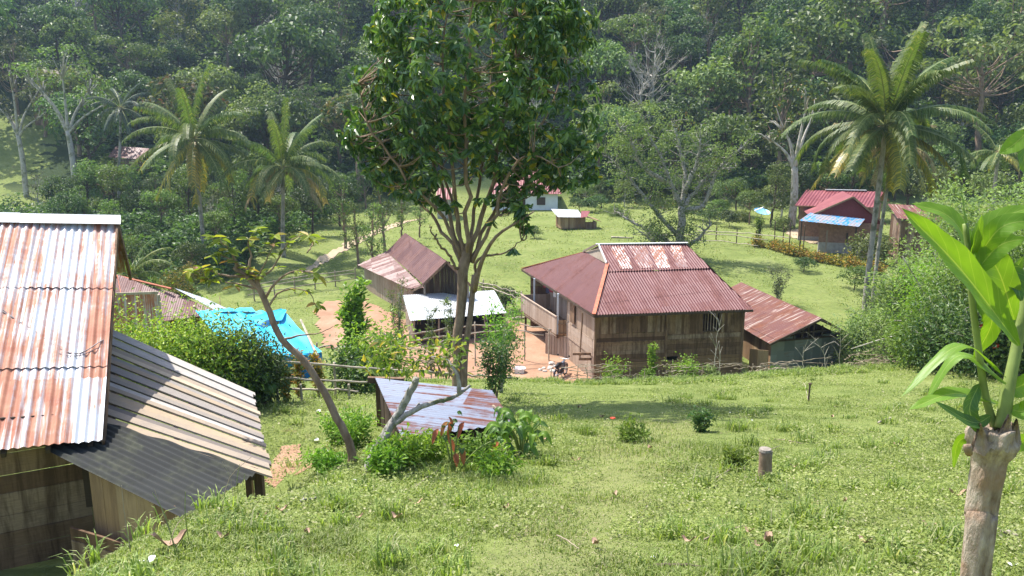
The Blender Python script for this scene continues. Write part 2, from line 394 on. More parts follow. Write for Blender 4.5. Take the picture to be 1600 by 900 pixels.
def groundmat():
    t = NT('grass ground'); tc = t.n('ShaderNodeTexCoord'); P = tc.outputs['Object']
    sp = t.n('ShaderNodeSeparateXYZ'); t.l(P, sp.inputs[0]); y = sp.outputs[1]
    n1 = t.noise(P, .35, 5, .6); n2 = t.noise(P, 2.6, 6, .7); n3 = t.noise(P, 14, 4, .7); n4 = t.noise(P, .09, 3)
    gr = t.ramp(n1, [(.3, (.125, .16, .045)), (.5, (.17, .205, .06)), (.7, (.21, .235, .085))])
    gr = t.mix(t.math('MULTIPLY', t.ramp(n2, [(.35, 1.0), (.5, 0.0)]), .55), gr, (.045, .085, .018))
    gr = t.mix(t.math('MULTIPLY', t.ramp(n3, [(.5, 0.0), (.75, 1.0)]), .4), gr, (.19, .23, .07))
    # little cattle-trodden steps along the contour, bare and dark
    tr = t.noise(t.mapping(P, (.16, .75, 1)), 1.0, 4, .6, 1.2)
    band = t.math('MULTIPLY', t.ramp(tr, [(.492, 0.0), (.5, 1.0), (.508, 0.0)]), t.ramp(n2, [(.42, 0.0), (.55, 1.0)]))
    far = t.ramp(t.math('DIVIDE', y, 100), [(.50, 0.0), (.56, 1.0)])
    gr = t.mix(t.math('MULTIPLY', t.math('MULTIPLY', band, far), .75), gr, (.06, .055, .025))
    # the trodden track up the near slope, straw coloured and thin
    txd = t.math('ABSOLUTE', t.math('SUBTRACT', sp.outputs[0], t.math('MULTIPLY_ADD', y, .27, -1.15)))
    tm_ = t.math('SUBTRACT', t.math('MULTIPLY_ADD', y, .05, .35), t.math('ADD', txd, t.math('MULTIPLY', t.math('SUBTRACT', n2, .5), 1.0)))
    tm_ = t.math('MULTIPLY', t.math('MULTIPLY', t.ramp(tm_, [(0, 0.0), (.35, 1.0)]), t.math('LESS_THAN', y, 15.0)), t.ramp(n3, [(.35, .35), (.6, .9)]))
    gr = t.mix(t.math('MULTIPLY', tm_, .4), gr, (.22, .20, .10))
    # bare soil patches on the near slope
    gr = t.mix(t.math('MULTIPLY', t.ramp(t.noise(P, 1.3, 5, .65), [(.62, 0.0), (.7, 1.0)]), .5), gr, (.17, .12, .065))
    forest = t.ramp(t.math('ADD', t.math('DIVIDE', y, 400), t.math('MULTIPLY', t.math('SUBTRACT', n4, .5), .02)), [(.278, 0.0), (.292, 1.0)])
    x = sp.outputs[0]
    wob_ = t.math('MULTIPLY', t.math('SUBTRACT', n1, .5), 16.0)
    clear = t.math('MULTIPLY', t.math('LESS_THAN', t.math('ADD', x, wob_), -72.0), t.math('LESS_THAN', t.math('ADD', y, wob_), 136.0))
    forest = t.math('MULTIPLY', forest, t.math('SUBTRACT', 1.0, clear))
    gr = t.mix(forest, gr, t.mix(n2, (.018, .035, .012), (.05, .07, .025)))
    hgt = t.math('ADD', t.math('MULTIPLY', n2, 1.0), t.math('MULTIPLY', n3, .5))
    return t.fin(t.bsdf(gr, .95, 0, .1, hgt, .7, .12))
def soilmat(name, a, b, c):
    t = NT(name); tc = t.n('ShaderNodeTexCoord'); P = tc.outputs['Object']
    n = t.noise(P, .5, 6, .65); n2 = t.noise(P, 5, 5, .7)
    cc = t.ramp(n, [(.3, a), (.55, b), (.75, c)]); cc = t.mix(.3, cc, t.mix(1.0, cc, t.ramp(n2, [(.2, (.6, .6, .6)), (.8, (1.3, 1.3, 1.3))]), 'MULTIPLY'))
    return t.fin(t.bsdf(cc, .95, 0, .1, n2, .6, .04))

M = {}
M['ground'] = groundmat()
M['soil'] = soilmat('bare orange soil', (.26, .15, .095), (.34, .205, .135), (.39, .26, .18))
M['pathsoil'] = soilmat('pale path soil', (.33, .25, .17), (.42, .33, .23), (.3, .27, .15))
G3 = lambda a, b, c: [(0.0, a), (.5, b), (1.0, c)]
M['grass'] = leafmat('grass blade', [(0, (.115, .16, .035)), (.35, (.195, .25, .058)), (.7, (.275, .32, .092)), (.9, (.33, .36, .16)), (1, (.45, .41, .26))], .4, .55, .25, 0, (1.15, 1.25, .6), clump=.9)
M['bright_grass'] = leafmat('long grass blade', [(0, (.12, .18, .04)), (.5, (.21, .29, .065)), (.85, (.30, .37, .11)), (1, (.42, .40, .24))], .42, .4, .4, 0, clump=.5)
M['drygrass'] = leafmat('dry grass', [(0, (.22, .22, .09)), (.5, (.34, .31, .17)), (1, (.46, .40, .27))], .3, .7, .2, 0, (1.1, 1.1, .8))
M['weed'] = leafmat('weed leaf', G3((.08, .13, .022), (.13, .20, .032), (.2, .27, .05)), .4, .5, .3, .1, clump=.9)
M['maintree'] = leafmat('glossy dark leaf', [(0, (.036, .082, .022)), (.45, (.085, .155, .038)), (.8, (.17, .25, .06)), (.955, (.2, .25, .04)), (1, (.46, .34, .03))], .25, .33, .55, 0)
M['f_dark'] = leafmat('forest leaf dark', G3((.040, .075, .027), (.068, .115, .036), (.11, .165, .05)), .35, .5, .4, .42, clump=.25)
M['f_mid'] = leafmat('forest leaf mid', G3((.065, .105, .028), (.11, .165, .042), (.17, .225, .062)), .38, .5, .4, .38, clump=.25)
M['f_light'] = leafmat('forest leaf light', G3((.10, .14, .042), (.16, .21, .065), (.23, .28, .095)), .3, .55, .3, .25, clump=.25)
M['f_yel'] = leafmat('forest leaf yellowish', G3((.09, .11, .025), (.14, .165, .035), (.2, .2, .05)), .3, .55, .3, .2, clump=.25)
M['f_grey'] = leafmat('forest leaf greyish', G3((.07, .085, .05), (.105, .12, .07), (.15, .155, .09)), .25, .6, .3, .2, clump=.25)
M['f_rust'] = leafmat('leaf with rusty tips', [(0, (.05, .075, .025)), (.55, (.09, .125, .04)), (.8, (.13, .14, .05)), (1, (.24, .12, .05))], .3, .55, .3, .2)
M['hedge'] = leafmat('bright hedge leaf', [(0, (.08, .15, .02)), (.35, (.18, .28, .03)), (.75, (.33, .42, .045)), (1, (.46, .48, .07))], .35, .45, .35, 0)
M['hedge_dark'] = leafmat('dark hedge leaf', G3((.03, .07, .02), (.06, .12, .03), (.12, .18, .04)), .3, .45, .35, .1)
M['croton'] = leafmat('croton leaf', [(0, (.05, .09, .02)), (.35, (.2, .2, .03)), (.7, (.42, .30, .03)), (1, (.38, .16, .04))], .3, .45, .3, .1)
M['topiary'] = leafmat('orange tinged leaf', [(0, (.06, .09, .02)), (.5, (.14, .15, .03)), (1, (.27, .17, .04))], .25, .6, .2, 0)
M['bright'] = leafmat('young bright leaf', G3((.10, .20, .025), (.17, .30, .035), (.26, .38, .06)), .45, .42, .35, .05)
M['pale'] = leafmat('pale feathery leaf', G3((.14, .20, .08), (.21, .29, .11), (.30, .38, .16)), .4, .5, .3, .1)
M['redleaf'] = leafmat('copper young leaf', G3((.30, .09, .04), (.42, .15, .07), (.5, .25, .12)), .35, .5, .3, 0, (1.2, .8, .5))
M['flower'] = flat('red petals', (.55, .05, .02), .6)
M['white_flower'] = flat('white petals', (.75, .72, .6), .6)
M['palm'] = leafmat('palm leaflet', [(0, (.055, .095, .025)), (.5, (.10, .15, .04)), (.9, (.17, .20, .07)), (1, (.3, .27, .1))], .35, .48, .3, 0)
M['palm_yel'] = leafmat('yellowing palm leaflet', [(0, (.11, .14, .035)), (.5, (.22, .2, .04)), (.85, (.45, .34, .04)), (1, (.5, .36, .08))], .35, .4, .4, 0)
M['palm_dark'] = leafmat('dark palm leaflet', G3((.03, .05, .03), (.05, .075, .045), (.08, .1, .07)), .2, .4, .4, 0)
M['palm_dry'] = leafmat('dead palm leaflet', G3((.2, .14, .08), (.3, .22, .13), (.4, .32, .2)), .2, .8, .1, 0)
M['rachis'] = flat('frond rib', (.28, .30, .10), .5)
M['husk'] = flat('coconut husk', (.16, .13, .045), .7, var=.5, scale=3)
M['bark'] = barkmat('brown bark', (.14, .09, .06), (.34, .25, .18), 9)
M['bark_pale'] = barkmat('pale bark', (.28, .25, .21), (.5, .47, .42), 7, (.2, .2, .12))
M['bark_dark'] = barkmat('dark bark', (.05, .04, .03), (.13, .10, .075), 7)
M['bark_grey'] = barkmat('grey lichened bark', (.17, .155, .14), (.46, .43, .40), 22, (.12, .13, .07))
M['bark_palm'] = barkmat('ringed palm bark', (.19, .17, .14), (.40, .37, .33), 5, (.12, .12, .08))
M['bark_near'] = barkmat('peeling pale bark', (.13, .085, .055), (.47, .39, .31), 42, (.27, .18, .12))
M['twig'] = flat('dry twig', (.27, .22, .16), .9, var=.4, scale=5)
M['greenstem'] = flat('green stem', (.17, .22, .06), .5, scale=20)
M['bamboo'] = flat('weathered bamboo', (.36, .31, .24), .75, var=.35, scale=4)
M['wood_brown'] = woodmat('brown weathered board', [(0, (.12, .07, .045)), (.3, (.22, .14, .09)), (.7, (.33, .22, .145)), (1, (.43, .33, .25))], (.06, .036, .024), .75)
M['wood_grey'] = woodmat('grey weathered board', [(0, (.22, .18, .14)), (.5, (.34, .29, .24)), (1, (.45, .40, .34))], (.12, .09, .07), .45)
M['wood_tan'] = woodmat('tan board', [(0, (.17, .10, .06)), (.35, (.32, .21, .12)), (.7, (.42, .29, .17)), (1, (.50, .37, .23))], (.13, .08, .05), .4)
M['wood_pink'] = woodmat('pale pinkish board', [(0, (.36, .28, .22)), (.5, (.45, .36, .29)), (1, (.52, .43, .36))], (.22, .15, .11), .4)
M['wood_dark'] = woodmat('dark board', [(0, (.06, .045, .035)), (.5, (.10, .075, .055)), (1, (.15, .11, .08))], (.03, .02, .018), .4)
M['plankroof'] = woodmat('bleached roof plank', [(0, (.13, .11, .10)), (.15, (.28, .26, .25)), (.3, (.46, .34, .20)), (.42, (.27, .24, .21)), (.55, (.50, .48, .46)), (.75, (.54, .44, .30)), (.88, (.58, .56, .54)), (1, (.18, .16, .15))], (.17, .15, .14), .25)
M['roof_rust'] = metalmat('old rusty zinc sheet', (.52, .54, .57), (.44, .42, .44), ((.30, .10, .06), (.44, .21, .13)), .58, .25, .42, (11, .22), soft=.10, pale=(.66, .66, .68), sheetvar=.3)
M['roof_maroon'] = metalmat('faded maroon sheet', (.105, .025, .028), (.14, .042, .043), ((.075, .02, .02), (.19, .08, .065)), .38, .05, .55, (8, .3), sheetvar=.5, soft=.2)
M['roof_patch'] = metalmat('maroon sheets with worn pale panels', (.12, .035, .03), (.15, .045, .035), ((.42, .155, .08), (.30, .09, .05)), .5, .15, .45, (14, .8), sheet=.85, sheetvar=1.4, soft=.10, pale=(.55, .47, .42))
M['roof_pale'] = metalmat('worn bare roof sheet', (.33, .27, .27), (.26, .2, .2), ((.26, .085, .045), (.29, .13, .08)), .50, .2, .45, (5, 2.6), soft=.08, sheetvar=.2)
M['roof_maroon2'] = metalmat('rusted maroon annex sheet', (.13, .04, .034), (.17, .065, .055), ((.24, .09, .05), (.11, .04, .028)), .5, .05, .55, (6, .4), soft=.14, pale=(.5, .42, .37))
M['roof_brownred'] = metalmat('dull brown red sheet', (.12, .055, .052), (.17, .085, .08), ((.10, .04, .035), (.2, .10, .085)), .45, .05, .5, (5, .25), sheetvar=.8, soft=.2)
M['roof_far'] = metalmat('bright red far roof', (.18, .04, .045), (.215, .055, .058), ((.23, .055, .055), (.34, .12, .12)), .3, .05, .5)
M['zinc'] = metalmat('bright zinc sheet', (.52, .54, .56), (.45, .47, .49), ((.40, .25, .19), (.5, .4, .36)), .10, .3, .4, soft=.15)
M['zinc_blue'] = metalmat('blue grey zinc with rust lines', (.20, .23, .30), (.15, .18, .25), ((.12, .04, .028), (.17, .07, .05)), .44, .1, .62, (9, .35), soft=.08)
M['iron_dark'] = metalmat('blackened sheet', (.045, .048, .052), (.03, .032, .036), ((.05, .045, .04), (.03, .03, .03)), .3, .1, .65)
M['iron_shaded'] = metalmat('mossy tarred sheet with shade in colour', (.035, .038, .036), (.014, .015, .016), ((.07, .075, .05), (.02, .02, .02)), .42, .0, .95, (3, 1.5))  # tar and moss, base darkened further to stand for shade on the apron
M['sheet_grey'] = metalmat('dull grey wall sheet', (.10, .12, .135), (.19, .215, .235), ((.12, .1, .09), (.2, .15, .12)), .25, .2, .6)
M['roof_blue'] = metalmat('blue paint flaking off zinc', (.03, .22, .48), (.05, .30, .55), ((.30, .30, .33), (.22, .18, .18)), .55, .1, .5, (3, 1.2), soft=.06)
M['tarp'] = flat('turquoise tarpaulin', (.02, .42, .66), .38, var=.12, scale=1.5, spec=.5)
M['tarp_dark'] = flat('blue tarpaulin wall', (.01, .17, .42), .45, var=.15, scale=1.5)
M['ridge'] = flat('pale metal ridge strip', (.68, .68, .68), .45, .2, .12, 6)
M['ridge_red'] = flat('orange red hip strip', (.42, .13, .07), .55, .1, .3, 5)
M['white'] = flat('white wall paint', (.66, .68, .70), .8, var=.06, scale=2)
M['concrete'] = flat('rough plaster', (.36, .33, .31), .9, var=.2, scale=3)
M['brick'] = flat('brown block wall', (.30, .17, .12), .9, var=.25, scale=4)
M['red_wall'] = flat('dark red painted boards', (.17, .035, .035), .7, var=.15)
M['pillar'] = flat('pale blue painted post', (.50, .56, .62), .6, var=.08)
M['dish'] = flat('blue dish mesh', (.25, .50, .68), .4, .2, .1)
M['iron'] = flat('dark iron', (.06, .05, .05), .6, .4)
M['black'] = flat('black plastic', (.015, .015, .017), .5)
M['chrome'] = flat('silver metal', (.55, .56, .58), .3, .7, .1)
M['paintblue'] = flat('motorbike bodywork', (.09, .10, .13), .3, .1, .1)
M['cloth_r'] = flat('dark red cloth', (.25, .03, .05), .9)
M['cloth_w'] = flat('pale cloth', (.62, .58, .58), .9)
M['cloth_d'] = flat('navy cloth', (.04, .04, .08), .9)
M['stone'] = flat('pale stone', (.42, .38, .34), .9, var=.3, scale=9)
M['paper'] = flat('white litter', (.6, .6, .58), .7, var=.05)
M['husk_dry'] = flat('dry brown leaf litter', (.36, .24, .17), .85, var=.3)
M['wire'] = flat('grey wire', (.25, .22, .22), .5, .3)
M['cut'] = flat('cut wood face', (.22, .19, .16), .9, var=.3, scale=30)
# ------------------------------------------------------------------ ground, yard, path
xs = np.unique(np.round(np.concatenate((np.arange(-24, 24.01, .3), np.arange(24, 110, 1.6), -np.arange(24, 110, 1.6), np.arange(110, 520, 20), -np.arange(110, 520, 20))), 4))
ys = np.unique(np.round(np.concatenate((np.arange(-90, 1, 5), np.arange(1, 43, .25), np.arange(43, 116, .8), np.arange(116, 260, 3), np.arange(260, 620, 20))), 4))
X, Y = np.meshgrid(xs, ys); Z = ground(X, Y)
mb = MB(); mb.sheet(np.stack((X, Y, Z), -1))
o = link('ground', mb.mesh('ground', smooth=True), M['ground']); tag(o, 'grassy hillside dropping to a green valley floor and wooded slope', kind='structure')

def drape(name, label, outline, mat, lift=.03, res=.4, wob=.5, seed=1):
    """an irregular patch lying on the ground inside a closed outline of (x, y) points"""
    P = np.array(outline); xs_ = np.arange(P[:, 0].min() - 1, P[:, 0].max() + 1, res); ys_ = np.arange(P[:, 1].min() - 1, P[:, 1].max() + 1, res)
    X, Y = np.meshgrid(xs_, ys_); Xn = X + (vnoise(X, Y, 1.6, seed) - .5) * wob * 2; Yn = Y + (vnoise(X, Y, 1.6, seed + 1) - .5) * wob * 2
    ins = np.zeros(X.shape, bool)
    for i in range(len(P)):
        a, b = P[i], P[(i + 1) % len(P)]
        c = ((a[1] > Yn) != (b[1] > Yn)) & (Xn < (b[0] - a[0]) * (Yn - a[1]) / (b[1] - a[1] + 1e-12) + a[0]); ins ^= c
    Z = ground(X, Y) + lift
    i = np.arange(X.size).reshape(X.shape); k = ins[:-1, :-1] & ins[1:, 1:] & ins[1:, :-1] & ins[:-1, 1:]
    Q = np.stack((i[:-1, :-1], i[:-1, 1:], i[1:, 1:], i[1:, :-1]), -1)[k]
    used, inv = np.unique(Q, return_inverse=True); V = np.stack((X, Y, Z), -1).reshape(-1, 3)[used]
    o = link(name, raw_mesh(name, V, quads=inv.reshape(Q.shape), smooth=True), mat); return tag(o, label, kind='structure')
def gxy(px, py): p = gp(px, py); return (p[0], p[1])
yard = [(-5.2, 36.9), gxy(560, 575), gxy(500, 540), gxy(488, 500), gxy(500, 470), gxy(575, 468), gxy(640, 500), gxy(800, 503), gxy(905, 520), (5.2, 43.0), (4.6, 37.2), (2.0, 36.7), (-1.4, 36.8)]
drape('dirt_yard', 'bare orange earth yard between the sheds and the main house', yard, M['soil'], .05, .25, .5)
pl_ = [gxy(470, 428), gxy(495, 415), gxy(522, 395), gxy(555, 378), gxy(590, 362), gxy(625, 349), gxy(660, 342)]
path = [(x - .75, y) for x, y in pl_] + [(x + .75, y) for x, y in pl_[::-1]]
drape('footpath', 'pale footpath curving through the field behind the maroon shed', path, M['pathsoil'], .05, .3, .35, 5)
ap = [gxy(1232, 372), gxy(1300, 392), gxy(1380, 412), gxy(1380, 396), gxy(1300, 372), gxy(1225, 352)]
drape('bare_apron', 'strip of bare pale earth round the red and blue roofed house', ap, M['pathsoil'], .05, .35, .3, 9)

# ------------------------------------------------------------------ the near house on the left
RR = at(183, 343, 13.0); RL = at(0, 340, 12.35); ER = at(160, 692, 9.3); EL = at(0, 706, 8.8)
RL2 = RL + (RL - RR) * 1.6; EL2 = EL + (EL - ER) * 2.2
BR = at(197, 426, 15.6); BL2 = RL2 + (BR - RR) * 1.0
nb = (RR + ER) / 2; nh = thing('near_house', 'large close wooden house under a rust streaked corrugated roof, cut off by the left edge', 'house', (nb[0] - 1.5, nb[1], g(nb[0] - 1.5, nb[1])))
slope_d = ER - RR
rf = None
mb = MB(); corr_poly(mb, [RL2, RR, ER, EL2], slope_d, .105, .013, 8, 1.62, 3, wear=.007); rf = mb.build('roof', M['roof_rust'], nh, True)
mb = MB(); corr_poly(mb, [RL2, RR, BR, BL2], BR - RR, .105, .013, 6, 1.62, 4); mb.build('roof', M['roof_rust'], nh, True)
mb = MB(); d = norm(RL2 - RR); 
for k in range(3):
    a = RR - d * .06 + (RL2 - RR) * k / 3; b = RR + (RL2 - RR) * (k + 1) / 3 + d * .05; up = np.array((0, 0, .025 + .003 * (k % 2)))
    sl = norm(slope_d); bs = norm(BR - RR)
    G_ = np.array([[a + sl * .16 + up, b + sl * .16 + up], [a + sl * .05 + up * 2.2, b + sl * .05 + up * 2.2], [a + up * 3, b + up * 3], [a + bs * .05 + up * 2.2, b + bs * .05 + up * 2.2], [a + bs * .16 + up, b + bs * .16 + up]])
    mb.sheet(G_)
mb.build('ridge_cap', M['ridge'], rf)
# dark bargeboards and gable boarding on the right side, behind the front slope
mb = MB(); dn = np.array((0, 0, -.10)); mb.beam(RR + dn + slope_d * .01, ER + dn - slope_d * .02, .03, .13); mb.beam(RR + dn * 1.1, BR + dn * .8 - norm(d) * .07, .05, .16)
mb.build('bargeboard', M['wood_brown'], nh)
Wb = -5.35
def in_(p, k=.45): return p + d * k
mb = MB()
gr_a, gr_b = in_(ER, .28) + norm(RR - ER) * .62, in_(BR, .35)
wa = gr_a.copy(); wb = gr_b.copy(); rid = in_(RR, .35)
def gtop(t):
    y = wa[1] + (wb[1] - wa[1]) * t
    return (np.interp(y, [ER[1], RR[1], BR[1]], [ER[2], RR[2], BR[2]]) - .10)
boards(mb, wa, wb, Wb, 0, .2, .025, True, .004, top=gtop, seed=2); mb.build('gable_wall', M['wood_brown'], nh)
mb = MB(); fa = wa; fb = fa + (EL2 - ER) * .93
boards(mb, fb, fa, Wb - .25, fa[2] - .02, .24, .03, False, .012, seed=5, out=(.3, -1, 0)); mb.build('front_wall', M['wood_brown'], nh)
mb = MB(); mb.box(fa + np.array((-.02, -.10, -1.35)) , (.13, .03, 0), (-.03, .1, 0), (0, 0, 1.32)); mb.beam(fb + (0, -.1, -.1), fa + (0.05, -.09, -.1), .06, .12); mb.build_each('corner_post', M['wood_dark'], nh)
mb = MB()                                             # purlin ends and rafters below the eave
for k in range(7):
    e = ER + (EL2 - ER) * (k + .35) / 7.5; mb.beam(e + (0, .05, -.07), e - norm(slope_d) * 1.2 + (0, 0, -.07), .05, .08)
mb.build_each('rafter', M['wood_dark'], nh)
wv = MB(); s0 = at(0, 482, 0) if False else None
nrm_r = norm(np.cross(ER - RR, RL2 - RR)); nrm_r = nrm_r if nrm_r[2] > 0 else -nrm_r
def onroof(px, py, lift=.04):
    r = ray(px, py); return r * (RR.dot(nrm_r) / r.dot(nrm_r)) + nrm_r * lift
wv.tube(curve([onroof(-30, 470), onroof(40, 510, .03), onroof(90, 545, .03), onroof(125, 556, .05), onroof(160, 535, .04), at(178, 528, 11.3)], 24), .008, 5)
wv.tube(curve([onroof(-30, 462), onroof(30, 505, .03), onroof(80, 548, .03), onroof(120, 560, .05), onroof(158, 545, .04)], 24), .006, 5)
wv.build('cable', M['wire'], nh)

# lean-to with a plank roof against its right side
TL, BLq, TR, BRq = at(150, 506, 14.4), at(146, 660, 10.15), at(396, 616, 12.1), at(426, 751, 8.85)
lt = thing('plank_shed', 'low lean-to roofed with bleached planks over a blackened sheet, beside the near house', 'lean-to', (-4.4, 10.5, g(-4.4, 10.5)))
mb = MB(); rng = np.random.default_rng(8); n = 19; ws = rng.uniform(.7, 1.3, n); cs = np.concatenate(([0], np.cumsum(ws))) / ws.sum()
def lq(s, t): return (TL * (1 - s) + BLq * s) * (1 - t) + (TR * (1 - s) + BRq * s) * t
nz = norm(np.cross(TR - TL, BLq - TL)); nz = nz if nz[2] > 0 else -nz
for k in range(n):
    g0 = .004; a, b = cs[k] + g0, cs[k + 1] - g0; e0, e1 = rng.uniform(-.005, .005), 1 + rng.uniform(-.012, .008)
    lift = nz * (.015 + (k % 2) * .022 + rng.uniform(0, .008)); o_ = lq(a, e0) + lift
    V = [lq(a, e0), lq(a, e1), lq(b, e1), lq(b, e0)]; V = [v + lift for v in V]; V2 = [v + nz * .024 for v in V]
    L_ = np.linalg.norm(V[1] - V[0]); r0 = rng.uniform(0, 30); wd = .2
    uv = [(r0, r0), (r0 + L_, r0), (r0 + L_, r0 + wd), (r0, r0 + wd)] * 2
    mb.add(V + V2, [(3, 2, 1, 0), (4, 5, 6, 7), (0, 1, 5, 4), (1, 2, 6, 5), (2, 3, 7, 6), (3, 0, 4, 7)], uv=uv)
mb.build('plank_roof', M['plankroof'], lt)
mb = MB(); dz = np.array((0, 0, -.06))
for t in (.12, .5, .9): mb.beam(lq(.01, t) + dz, lq(.99, t) + dz, .06, .07)
mb.build_each('rafter', M['wood_dark'], lt)
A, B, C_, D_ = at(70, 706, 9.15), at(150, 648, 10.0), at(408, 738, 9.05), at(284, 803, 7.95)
mb = MB(); corr_poly(mb, [A, B, C_, D_], D_ - A, .095, .014, 8, 4, 9); mb.build('sheet_apron', M['iron_shaded'], lt, True)
mb = MB(); sa, sb_ = A + (D_ - A) * .30 + (.03, .12, 0), A + (D_ - A) * .93 + (.03, .12, 0); boards(mb, sa, sb_, Wb - .2, -4.28, .30, .03, True, .008, seed=11, top=lambda t: sa[2] + (sb_[2] - sa[2]) * t - .05); mb.build('side_wall', M['wood_tan'], lt)
mb = MB(); boards(mb, sa + (-.25, -.1, 0), sb_ + (.05, -.1, 0), Wb - .4, -4.78, .2, .03, False, .01, seed=12); mb.build('plinth_boards', M['wood_brown'], lt)
mb = MB(); q = lq(.93, .93); mb.box((q[0] - .05, q[1], g(q[0], q[1]) - .3), (.1, 0, 0), (0, .1, 0), (0, 0, q[2] - g(q[0], q[1]) + .22)); q = lq(.08, .93)
mb.box((q[0] - .05, q[1], g(q[0], q[1]) - .3), (.1, 0, 0), (0, .1, 0), (0, 0, q[2] - g(q[0], q[1]) + .22))
mb.beam(at(372, 752, 8.95), at(330, 752, 8.9), .06, .1); mb.build_each('post', M['wood_brown'], lt)

# ------------------------------------------------------------------ maroon hip-roofed house with blue tarpaulin shed behind the hedge
def zoff(p, z): return np.array((p[0], p[1], z))
mh = thing('low_house', 'low house with dull maroon hip roof and pale end sheets behind the bright hedge', 'house', (*gxy(250, 520)[:1], 38, -13.6))
H1 = atz(160, 428, -8.6); Ha = atz(185, 432, -8.55); Hb = atz(120, 482, -10.2); Hc = atz(345, 492, -10.2); Hd = atz(268, 452, -9.0); He = atz(200, 510, -10.5); Hf = atz(235, 447, -8.9)
mb = MB(); corr_poly(mb, [Ha, Hf, Hd, Hc, He], (0.1, -1, 0), .12, .012, 5, 1.7, 3); corr_poly(mb, [Ha, He, Hb + (-3, 0, 0), H1 + (-3, .5, 0)], (-.8, -.6, 0), .12, .012, 5, 1.7, 4)
r_ = mb.build('roof', M['roof_brownred'], mh, True)
mb = MB(); mb.tube([Ha + (0, 0, .03), He + (0, 0, .03)], .07, 6); mb.tube([H1 + (-3, .5, .03), Ha + (0, 0, .03), Hd + (0, 0, .03)], .06, 6); mb.build_each('hip_strip', M['ridge_red'], r_)
mb = MB(); Hg = atz(322, 462, -9.6); Hh = atz(352, 484, -10.4); corr_poly(mb, [Hd + (.1, 0, .03), Hg, Hh, Hc + (.15, 0, .03)], Hc - Hd, .12, .012, 5, 1.7, 5); mb.build('pale_roof', M['zinc'], mh, True)
mb = MB(); mb.beam(atz(250, 471, -9.75), atz(348, 490, -10.32), .07, .12); mb.build('eave_strip', M['ridge'], mh)
mb = MB(); boards(mb, (Hb[0] - 2, Hb[1] + .6), (Hc[0] - .3, Hc[1] + .7), -13.9, -10.35, .22, .03, True, seed=4); boards(mb, (Hc[0] - .3, Hc[1] + .7), (Hg[0] - .4, Hg[1] + 3), -13.9, -10.3, .22, .03, True, seed=4); mb.build('wall', M['wood_brown'], mh)
sc_ = thing('sheet_screen', 'short upright screen of rusty corrugated sheet with a pale top rail', 'screen', (*gxy(210, 560)[:1], 27.5, g(-12, 27.5)))
mb = MB(); s1, s2 = at(165, 462, 27.6), at(246, 459, 28.2); corr_poly(mb, [s1, s2, s2 + (0, 0, -1.5), s1 + (0, 0, -1.5)], (0, 0, -1), .105, .013, 6, 1.7, 7); mb.build('sheet', M['roof_rust'], sc_, True)
mb = MB(); mb.beam(s1 + (-.05, -.03, .05), s2 + (.05, -.03, .05), .05, .09); mb.build('top_rail', M['bamboo'], sc_)
mb = MB()
for q in (s1, s2): mb.box((q[0] - .05, q[1] + .03, g(q[0], q[1]) - .2), (.09, 0, 0), (0, .09, 0), (0, 0, q[2] - g(q[0], q[1]) + .15))
mb.build_each('post', M['bamboo'], sc_)

tp = thing('tarpaulin_shed', 'shed roofed with bright turquoise tarpaulin over a blue wall behind the crotons', 'shed', (*at(430, 560, 32)[:2], g(at(430, 560, 32)[0], 32)))
ta, tb, tc_, td = atz(335, 483, -9.2), atz(445, 487, -9.2), atz(503, 551, -9.75), atz(398, 557, -9.75)
te, tf = atz(340, 498, -9.3), atz(300, 520, -9.6)
def cloth(mb, a, b, c, d, nu=26, nv=16, sag=.12, seed=0):
    u, v = np.meshgrid(np.linspace(0, 1, nu), np.linspace(0, 1, nv))
    P = a * ((1 - u) * (1 - v))[..., None] + b * (u * (1 - v))[..., None] + c * (u * v)[..., None] + d * ((1 - u) * v)[..., None]
    P[..., 2] += -sag * np.abs(np.sin(u * math.pi * 3)) * .5 + (vnoise(u * 9, v * 5, 1, seed) - .5) * sag * .9 + (vnoise(u * 25, v * 9, 1, seed + 3) - .5) * sag * .3
    mb.sheet(P)
mb = MB(); cloth(mb, ta, tb, tc_, td, seed=4); cloth(mb, ta + (-.9, -.2, 0), ta, td, td + (-1.0, .2, 0), seed=6)
e1 = tc_ + (0.02, -.05, -.30); e2 = td + (0, -.05, -.30)
tr_ = mb.build('tarp_roof', M['tarp'], tp, True)
mb = MB(); cloth(mb, tb + (-.15, .02, .16), tb + (.1, .02, .10), tb + (.3, -1.6, -.02), tb + (-1.2, -1.8, .12), 10, 8, .06, 8); cloth(mb, ta + (.2, 0, .05), ta + (1.8, .1, .07), ta + (2.2, -.55, .03), ta + (.3, -.5, .0), 10, 5, .06, 9); mb.build('tarp_fold', M['tarp'], tr_, True)
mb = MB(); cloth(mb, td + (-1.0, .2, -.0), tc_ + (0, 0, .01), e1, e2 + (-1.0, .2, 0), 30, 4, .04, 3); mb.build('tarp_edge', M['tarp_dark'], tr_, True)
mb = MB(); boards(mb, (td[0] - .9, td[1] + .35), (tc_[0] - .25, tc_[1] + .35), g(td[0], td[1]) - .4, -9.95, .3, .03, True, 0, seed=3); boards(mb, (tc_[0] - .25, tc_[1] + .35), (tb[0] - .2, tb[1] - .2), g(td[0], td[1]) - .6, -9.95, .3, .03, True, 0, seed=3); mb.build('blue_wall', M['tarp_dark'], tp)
mb = MB(); mb.tube([at(470, 500, 35.5), at(492, 548, 31.2), at(497, 556, 30.9)], .05, 6); mb.build('loose_pole', M['bamboo'], tp)
mb = MB()
for q in (tc_ + (-.1, .1, 0), td + (.1, .1, 0), tb + (-.1, -.1, 0)): mb.tube([(q[0], q[1], g(q[0], q[1]) - .2), q + (0, 0, -.02)], .06, 6)
mb.build_each('post', M['bamboo'], tp)

